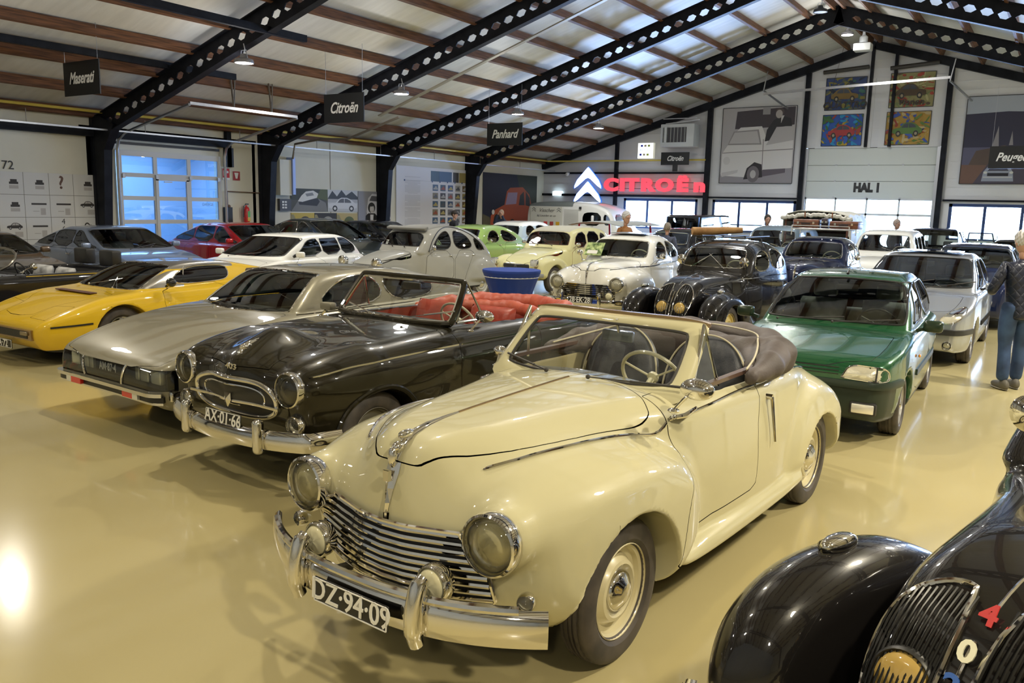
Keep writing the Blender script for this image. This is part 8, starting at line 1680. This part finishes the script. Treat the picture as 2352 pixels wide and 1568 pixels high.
def head(root, c, yaw, pitch, hair, bald=0.0, glasses=False, cap_=None, R=.105):
    """head facing local +x"""
    M_ = Matrix.Translation(c) @ Matrix.Rotation(yaw, 4, 'Z') @ Matrix.Rotation(pitch, 4, 'Y')
    def hd(x, y, z):
        d = ell((0, 0, .03), (R*.95, R*.76, R*1.05))(x, y, z); d = smin(d, ell((.025, 0, -.055), (R*.62, R*.52, R*.62))(x, y, z), .05)
        d = smin(d, cap((.098, 0, .015), (.118, 0, -.022), .009, .014)(x, y, z), .014); d = smin(d, ell((.062, 0, -.098), (.028, .024, .02))(x, y, z), .03); d = smin(d, ell((.082, .02, .035), (.02, .03, .010))(x, y, z), .012)
        d = smax(d, -ell((.100, .034, .017), (.014, .016, .009))(x, y, z), .010); d = smin(d, ell((.088, .034, .017), (.012, .013, .010))(x, y, z), .004); d = smin(d, ell((.094, .012, -.055), (.012, .018, .006))(x, y, z), .006)
        return smin(d, ell((-.005, .083, .005), (.020, .010, .034))(x, y, z), .010)
    V, F = dc(hd, (-.14, 0, -.16), (.16, .13, .18), .0095); o = shell(hd, V, F, 'head', SKIN, root); o.matrix_local = M_
    if hair is not None:
        def hr(x, y, z):
            d = ell((-.012, 0, .042), (R*1.06, R*.88, R*1.12))(x, y, z)+.003*np.sin(x*160+y*90)+.003*np.sin(z*140+y*120)
            d = rmax(d, (x*.9-z*.55)-.028, .01); return rmax(d, -z-.05+.25*np.maximum(x, 0), .01)
        V, F = dc(hr, (-.16, 0, -.12), (.16, .13, .19), .011); h = shell(hr, V, F, 'hair', hair, o)
    if glasses:
        b = MB()
        for s in (1, -1): b.tube([(.108, .034*s+.022*math.cos(t), .017+.018*math.sin(t)) for t in np.linspace(0, 2*PI, 13)[:-1]], .002, 5, True); b.tube([(.106, .056*s, .02), (-.01, .088*s, .022)], .002, 5)
        b.tube([(.112, -.012, .02), (.112, .012, .02)], .002, 5); b.build('glasses', BLACKP, o, True)
    if cap_:
        b = MB(); b.ball((-.005, 0, .075), (.118, .10, .075), 18, 10); b.ball((.095, 0, .062), (.06, .07, .014), 14, 6); b.build('flat_cap', cap_, o, True)
    return o
def hand(root, c, dirv, palm, m=SKIN, curl=.5, s=1.0):
    """five skinned fingers rooted in a palm; dirv = finger direction, palm = palm normal"""
    d = Vector(dirv).normalized(); n = Vector(palm).normalized(); side = d.cross(n).normalized(); c = Vector(c); J = {}; B = []
    J['w'] = (tuple(c), .021*s); J['p'] = (tuple(c+d*.05*s), (.026*s)); B.append(('w', 'p'))
    for i, L in enumerate((.068, .076, .072, .056)):
        b0 = c+d*.085*s+side*((i-1.5)*.020*s); p1 = b0+(d*math.cos(curl*.5)+n*math.sin(curl*.5))*L*.42*s; p2 = p1+(d*math.cos(curl*1.3)+n*math.sin(curl*1.3))*L*.33*s; p3 = p2+(d*math.cos(curl*2)+n*math.sin(curl*2))*L*.25*s
        for k, (q, r) in enumerate(((b0, .0105), (p1, .0095), (p2, .0085), (p3, .0072))):
            J['f%d%d' % (i, k)] = (tuple(q), r*s); B.append((('p' if k == 0 else 'f%d%d' % (i, k-1)), 'f%d%d' % (i, k)))
    t0 = c+d*.025*s-side*.028*s; t1 = t0+(d*.5-side*.75+n*.3).normalized()*.035*s; t2 = t1+(d*.85-side*.3+n*.4).normalized()*.030*s
    for k, (q, r) in enumerate(((t0, .013), (t1, .0115), (t2, .009))): J['t%d' % k] = (tuple(q), r*s); B.append(('w' if k == 0 else 't%d' % (k-1), 't%d' % k))
    return skinned('hand', J, B, m, root, 1)
def person(lb, x, y, rz, h, coat, trousers, shoe, pose, hair, coat_bottom=.80, quilt=False, **hk):
    root = empty('person', lb, 'person', (x, y, 0), math.radians(rz)); k = h/1.78
    P = lambda a: (a[0]*k, a[1]*k, a[2]*k); lean = pose.get('lean', 0.0); fl, fr = pose.get('feet', ((0, .10), (0, -.10)))
    # trousers: pelvis root, two legs
    J = {'pel': (P((0, 0, .95)), .135*k), 'waist': (P((0, 0, 1.05)), .13*k)}; B = [('pel', 'waist')]
    for n, s, (fx, fy) in (('l', 1, fl), ('r', -1, fr)):
        J['h'+n] = (P((0, .09*s, .88)), .105*k); J['t'+n] = (P((fx*.3+.01, (.10*s+fy)/2, .70)), .100*k); J['k'+n] = (P((fx*.5+.025, (.09*s+fy)/2, .49)), .068*k); J['c'+n] = (P((fx*.8, fy, .30)), .074*k); J['a'+n] = (P((fx, fy, .09)), .068*k); B += [('pel', 'h'+n), ('h'+n, 't'+n), ('t'+n, 'k'+n), ('k'+n, 'c'+n), ('c'+n, 'a'+n)]
        sh = lambda x_, y_, z_: smin(ell((0, 0, .045), (.15, .047, .05))(x_, y_, z_), ell((-.09, 0, .07), (.06, .040, .055))(x_, y_, z_), .03)
        g_ = lambda x_, y_, z_, sh=sh: rmax(sh(x_, y_, z_), .004-z_, .004)
        V, F = dc(g_, (-.18, 0, -.02), (.2, .08, .15), .016); o = shell(g_, V, F, 'shoe', shoe, root); o.location = P((fx+.045, fy, 0)); o.rotation_euler = (0, 0, s*.12)
        so = MB(); so.ball((0, 0, .014), (.155, .052, .013), 20, 6); so.build('sole', mat('sole_rubber', (.25,.22,.16), 0, .6), o, True)
    skinned('trousers', J, B, trousers, root, 2)
    # coat: torso with both sleeves in one surface
    S_ = lambda z, xo=0: (lean*(z-.95)+xo)
    J = {'b': (P((S_(.95), 0, 1.0)), (.165*k, .125*k)), 'hem': (P((0, 0, coat_bottom)), (.17*k, .135*k)), 'm': (P((S_(1.18), 0, 1.18)), (.165*k, .125*k)), 'ch': (P((S_(1.33), 0, 1.33)), (.175*k, .13*k)), 'sh': (P((S_(1.43), 0, 1.43)), (.11*k, .09*k)), 'nk': (P((S_(1.50), 0, 1.50)), .062*k)}; B = [('b', 'hem'), ('b', 'm'), ('m', 'ch'), ('ch', 'sh'), ('sh', 'nk')]
    hands = []
    for n, s in (('l', 1), ('r', -1)):
        el, ha = pose[n]; sx = S_(1.42); J['s'+n] = (P((sx, .175*s, 1.40)), .078*k); J['e'+n] = (P(el), .058*k); J['w'+n] = (P(ha), .044*k); B += [('ch', 's'+n), ('s'+n, 'e'+n), ('e'+n, 'w'+n)]; hands.append((P(el), P(ha), s))
    o = skinned('jacket', J, B, coat, root, 2)
    for e_, h_, s in hands:
        d = Vector(h_)-Vector(e_); hand(root, Vector(h_)+d.normalized()*.01, d, (pose.get('palm', (.3, -s, -.2))), curl=.6, s=1.0*k)
    J = {'a': (P((S_(1.46), 0, 1.46)), .052*k), 'b': (P((S_(1.56)+.01, 0, 1.56)), .050*k), 'c': (P((S_(1.60)+.015, 0, 1.60)), .050*k)}; skinned('neck', J, [('a', 'b'), ('b', 'c')], SKIN, root, 1)
    head(root, P((S_(1.66)+.02+pose.get('hx', 0), pose.get('hy', 0), 1.665)), pose.get('hyaw', 0), pose.get('hpitch', .1), hair, R=.105*k, **hk)
    return root
HW_ = mat('white_hair', (.55,.53,.50), 0, .8); HB = mat('dark_hair', (.05,.04,.03), 0, .8); HG_ = mat('grey_hair', (.26,.22,.17), 0, .8)
def quilted(nt, b):
    b.inputs['Base Color'].default_value = (.006,.009,.024, 1); b.inputs['Roughness'].default_value = .42
    tc = nt.nodes.new('ShaderNodeTexCoord'); mp = nt.nodes.new('ShaderNodeMapping'); mp.inputs['Rotation'].default_value = (0, math.radians(45), 0); mp.inputs['Scale'].default_value = (1, 1, 1)
    nt.links.new(tc.outputs['Object'], mp.inputs[0]); bp = None; h = None
    ad = nt.nodes.new('ShaderNodeMath'); ad.operation = 'MINIMUM'
    sp = nt.nodes.new('ShaderNodeSeparateXYZ'); nt.links.new(tc.outputs['Object'], sp.inputs[0])
    outs = []
    for sg in (1, -1):
        m1 = nt.nodes.new('ShaderNodeMath'); m1.operation = 'MULTIPLY_ADD'; nt.links.new(sp.outputs['Y'], m1.inputs[0]); m1.inputs[1].default_value = sg*1.2; nt.links.new(sp.outputs['Z'], m1.inputs[2])
        m2 = nt.nodes.new('ShaderNodeMath'); m2.operation = 'MULTIPLY'; nt.links.new(m1.outputs[0], m2.inputs[0]); m2.inputs[1].default_value = 30.0
        m3 = nt.nodes.new('ShaderNodeMath'); m3.operation = 'SINE'; nt.links.new(m2.outputs[0], m3.inputs[0]); m4 = nt.nodes.new('ShaderNodeMath'); m4.operation = 'ABSOLUTE'; nt.links.new(m3.outputs[0], m4.inputs[0]); outs.append(m4)
    nt.links.new(outs[0].outputs[0], ad.inputs[0]); nt.links.new(outs[1].outputs[0], ad.inputs[1]); pw = nt.nodes.new('ShaderNodeMath'); pw.operation = 'POWER'; nt.links.new(ad.outputs[0], pw.inputs[0]); pw.inputs[1].default_value = .4
    bp = nt.nodes.new('ShaderNodeBump'); bp.inputs['Strength'].default_value = .35; bp.inputs['Distance'].default_value = .015; nt.links.new(pw.outputs[0], bp.inputs['Height']); nt.links.new(bp.outputs[0], b.inputs['Normal'])
QUILT = mat('quilted_navy', (.01,.014,.028), 0, .42, build=quilted); JEANS = mat('blue_jeans', (.02,.045,.11), 0, .8, build=lambda nt, b: noise_col(nt, b, (.014,.032,.085), (.035,.075,.17), 5, bump=.1)); GREYC = mat('dark_cloth', (.02,.022,.028), 0, .7)
OCH = mat('ochre_coat', (.27,.11,.022), 0, .75); SHOE = mat('trainer_grey', (.10,.09,.07), 0, .6)
person('white-haired man seen from behind in a navy quilted jacket and jeans, right edge', -.32, 11.05, 118, 1.80, QUILT, JEANS, SHOE, dict(l=((.02, .30, 1.12), (.27, .17, 1.10)), r=((.02, -.30, 1.12), (.27, -.15, 1.10)), feet=((-.02, .09), (.08, -.10)), hpitch=.45, lean=.03), HW_)
arms = dict(l=((-.02, .27, 1.12), (.08, .25, .88)), r=((-.02, -.27, 1.12), (.08, -.25, .88)))
person('white-haired man in an ochre coat and glasses beside the white delivery van', -8.45, 17.6, -12, 1.86, OCH, GREYC, GREYC, dict(arms, hpitch=.2, hyaw=-.2), HW_, glasses=True)
person('man in a dark padded jacket and flat cap before the history board', -16.6, 21.75, 60, 1.72, GREYC, GREYC, GREYC, dict(arms, hyaw=-.9), HB, cap_=mat('brown_cap', (.05,.04,.035), 0, .8))
person('man in a navy jacket holding a phone up before the red car print', -17.0, 25.1, -70, 1.76, mat('navy_cloth', (.015,.025,.055), 0, .7), GREYC, GREYC, dict(l=((.22, .22, 1.32), (.24, .08, 1.62)), r=((.22, -.22, 1.32), (.24, -.08, 1.62)), hpitch=.0), mat('thin_hair', (.45,.33,.24), 0, .7))
person('person with short grey hair and dark top behind the white vintage saloon roof', -8.0, 19.0, 100, 1.60, mat('blue_grey_cloth', (.06,.07,.11), 0, .7), GREYC, GREYC, dict(arms), HG_)
person('dark-haired man at the left edge of the canvas truck', -7.15, 24.3, -60, 1.84, GREYC, GREYC, GREYC, dict(arms), HB)
person('balding man in a dark top right of the canvas truck', -4.15, 27.2, -30, 1.78, GREYC, GREYC, GREYC, dict(arms), mat('thin_grey_hair', (.35,.27,.22), 0, .7))
# ------------------------------------------------------------------ lettering becomes plain meshes
bpy.context.view_layer.update(); dg = bpy.context.evaluated_depsgraph_get()
for o in [o for o in bpy.data.objects if o.type == 'FONT']:
    me = bpy.data.meshes.new_from_object(o.evaluated_get(dg)); me.name = o.name
    n = bpy.data.objects.new('tmp', me); C.objects.link(n); n.parent = o.parent; n.matrix_local = o.matrix_local
    for k in o.keys(): n[k] = o[k]
    nm = o.name; bpy.data.objects.remove(o); n.name = nm
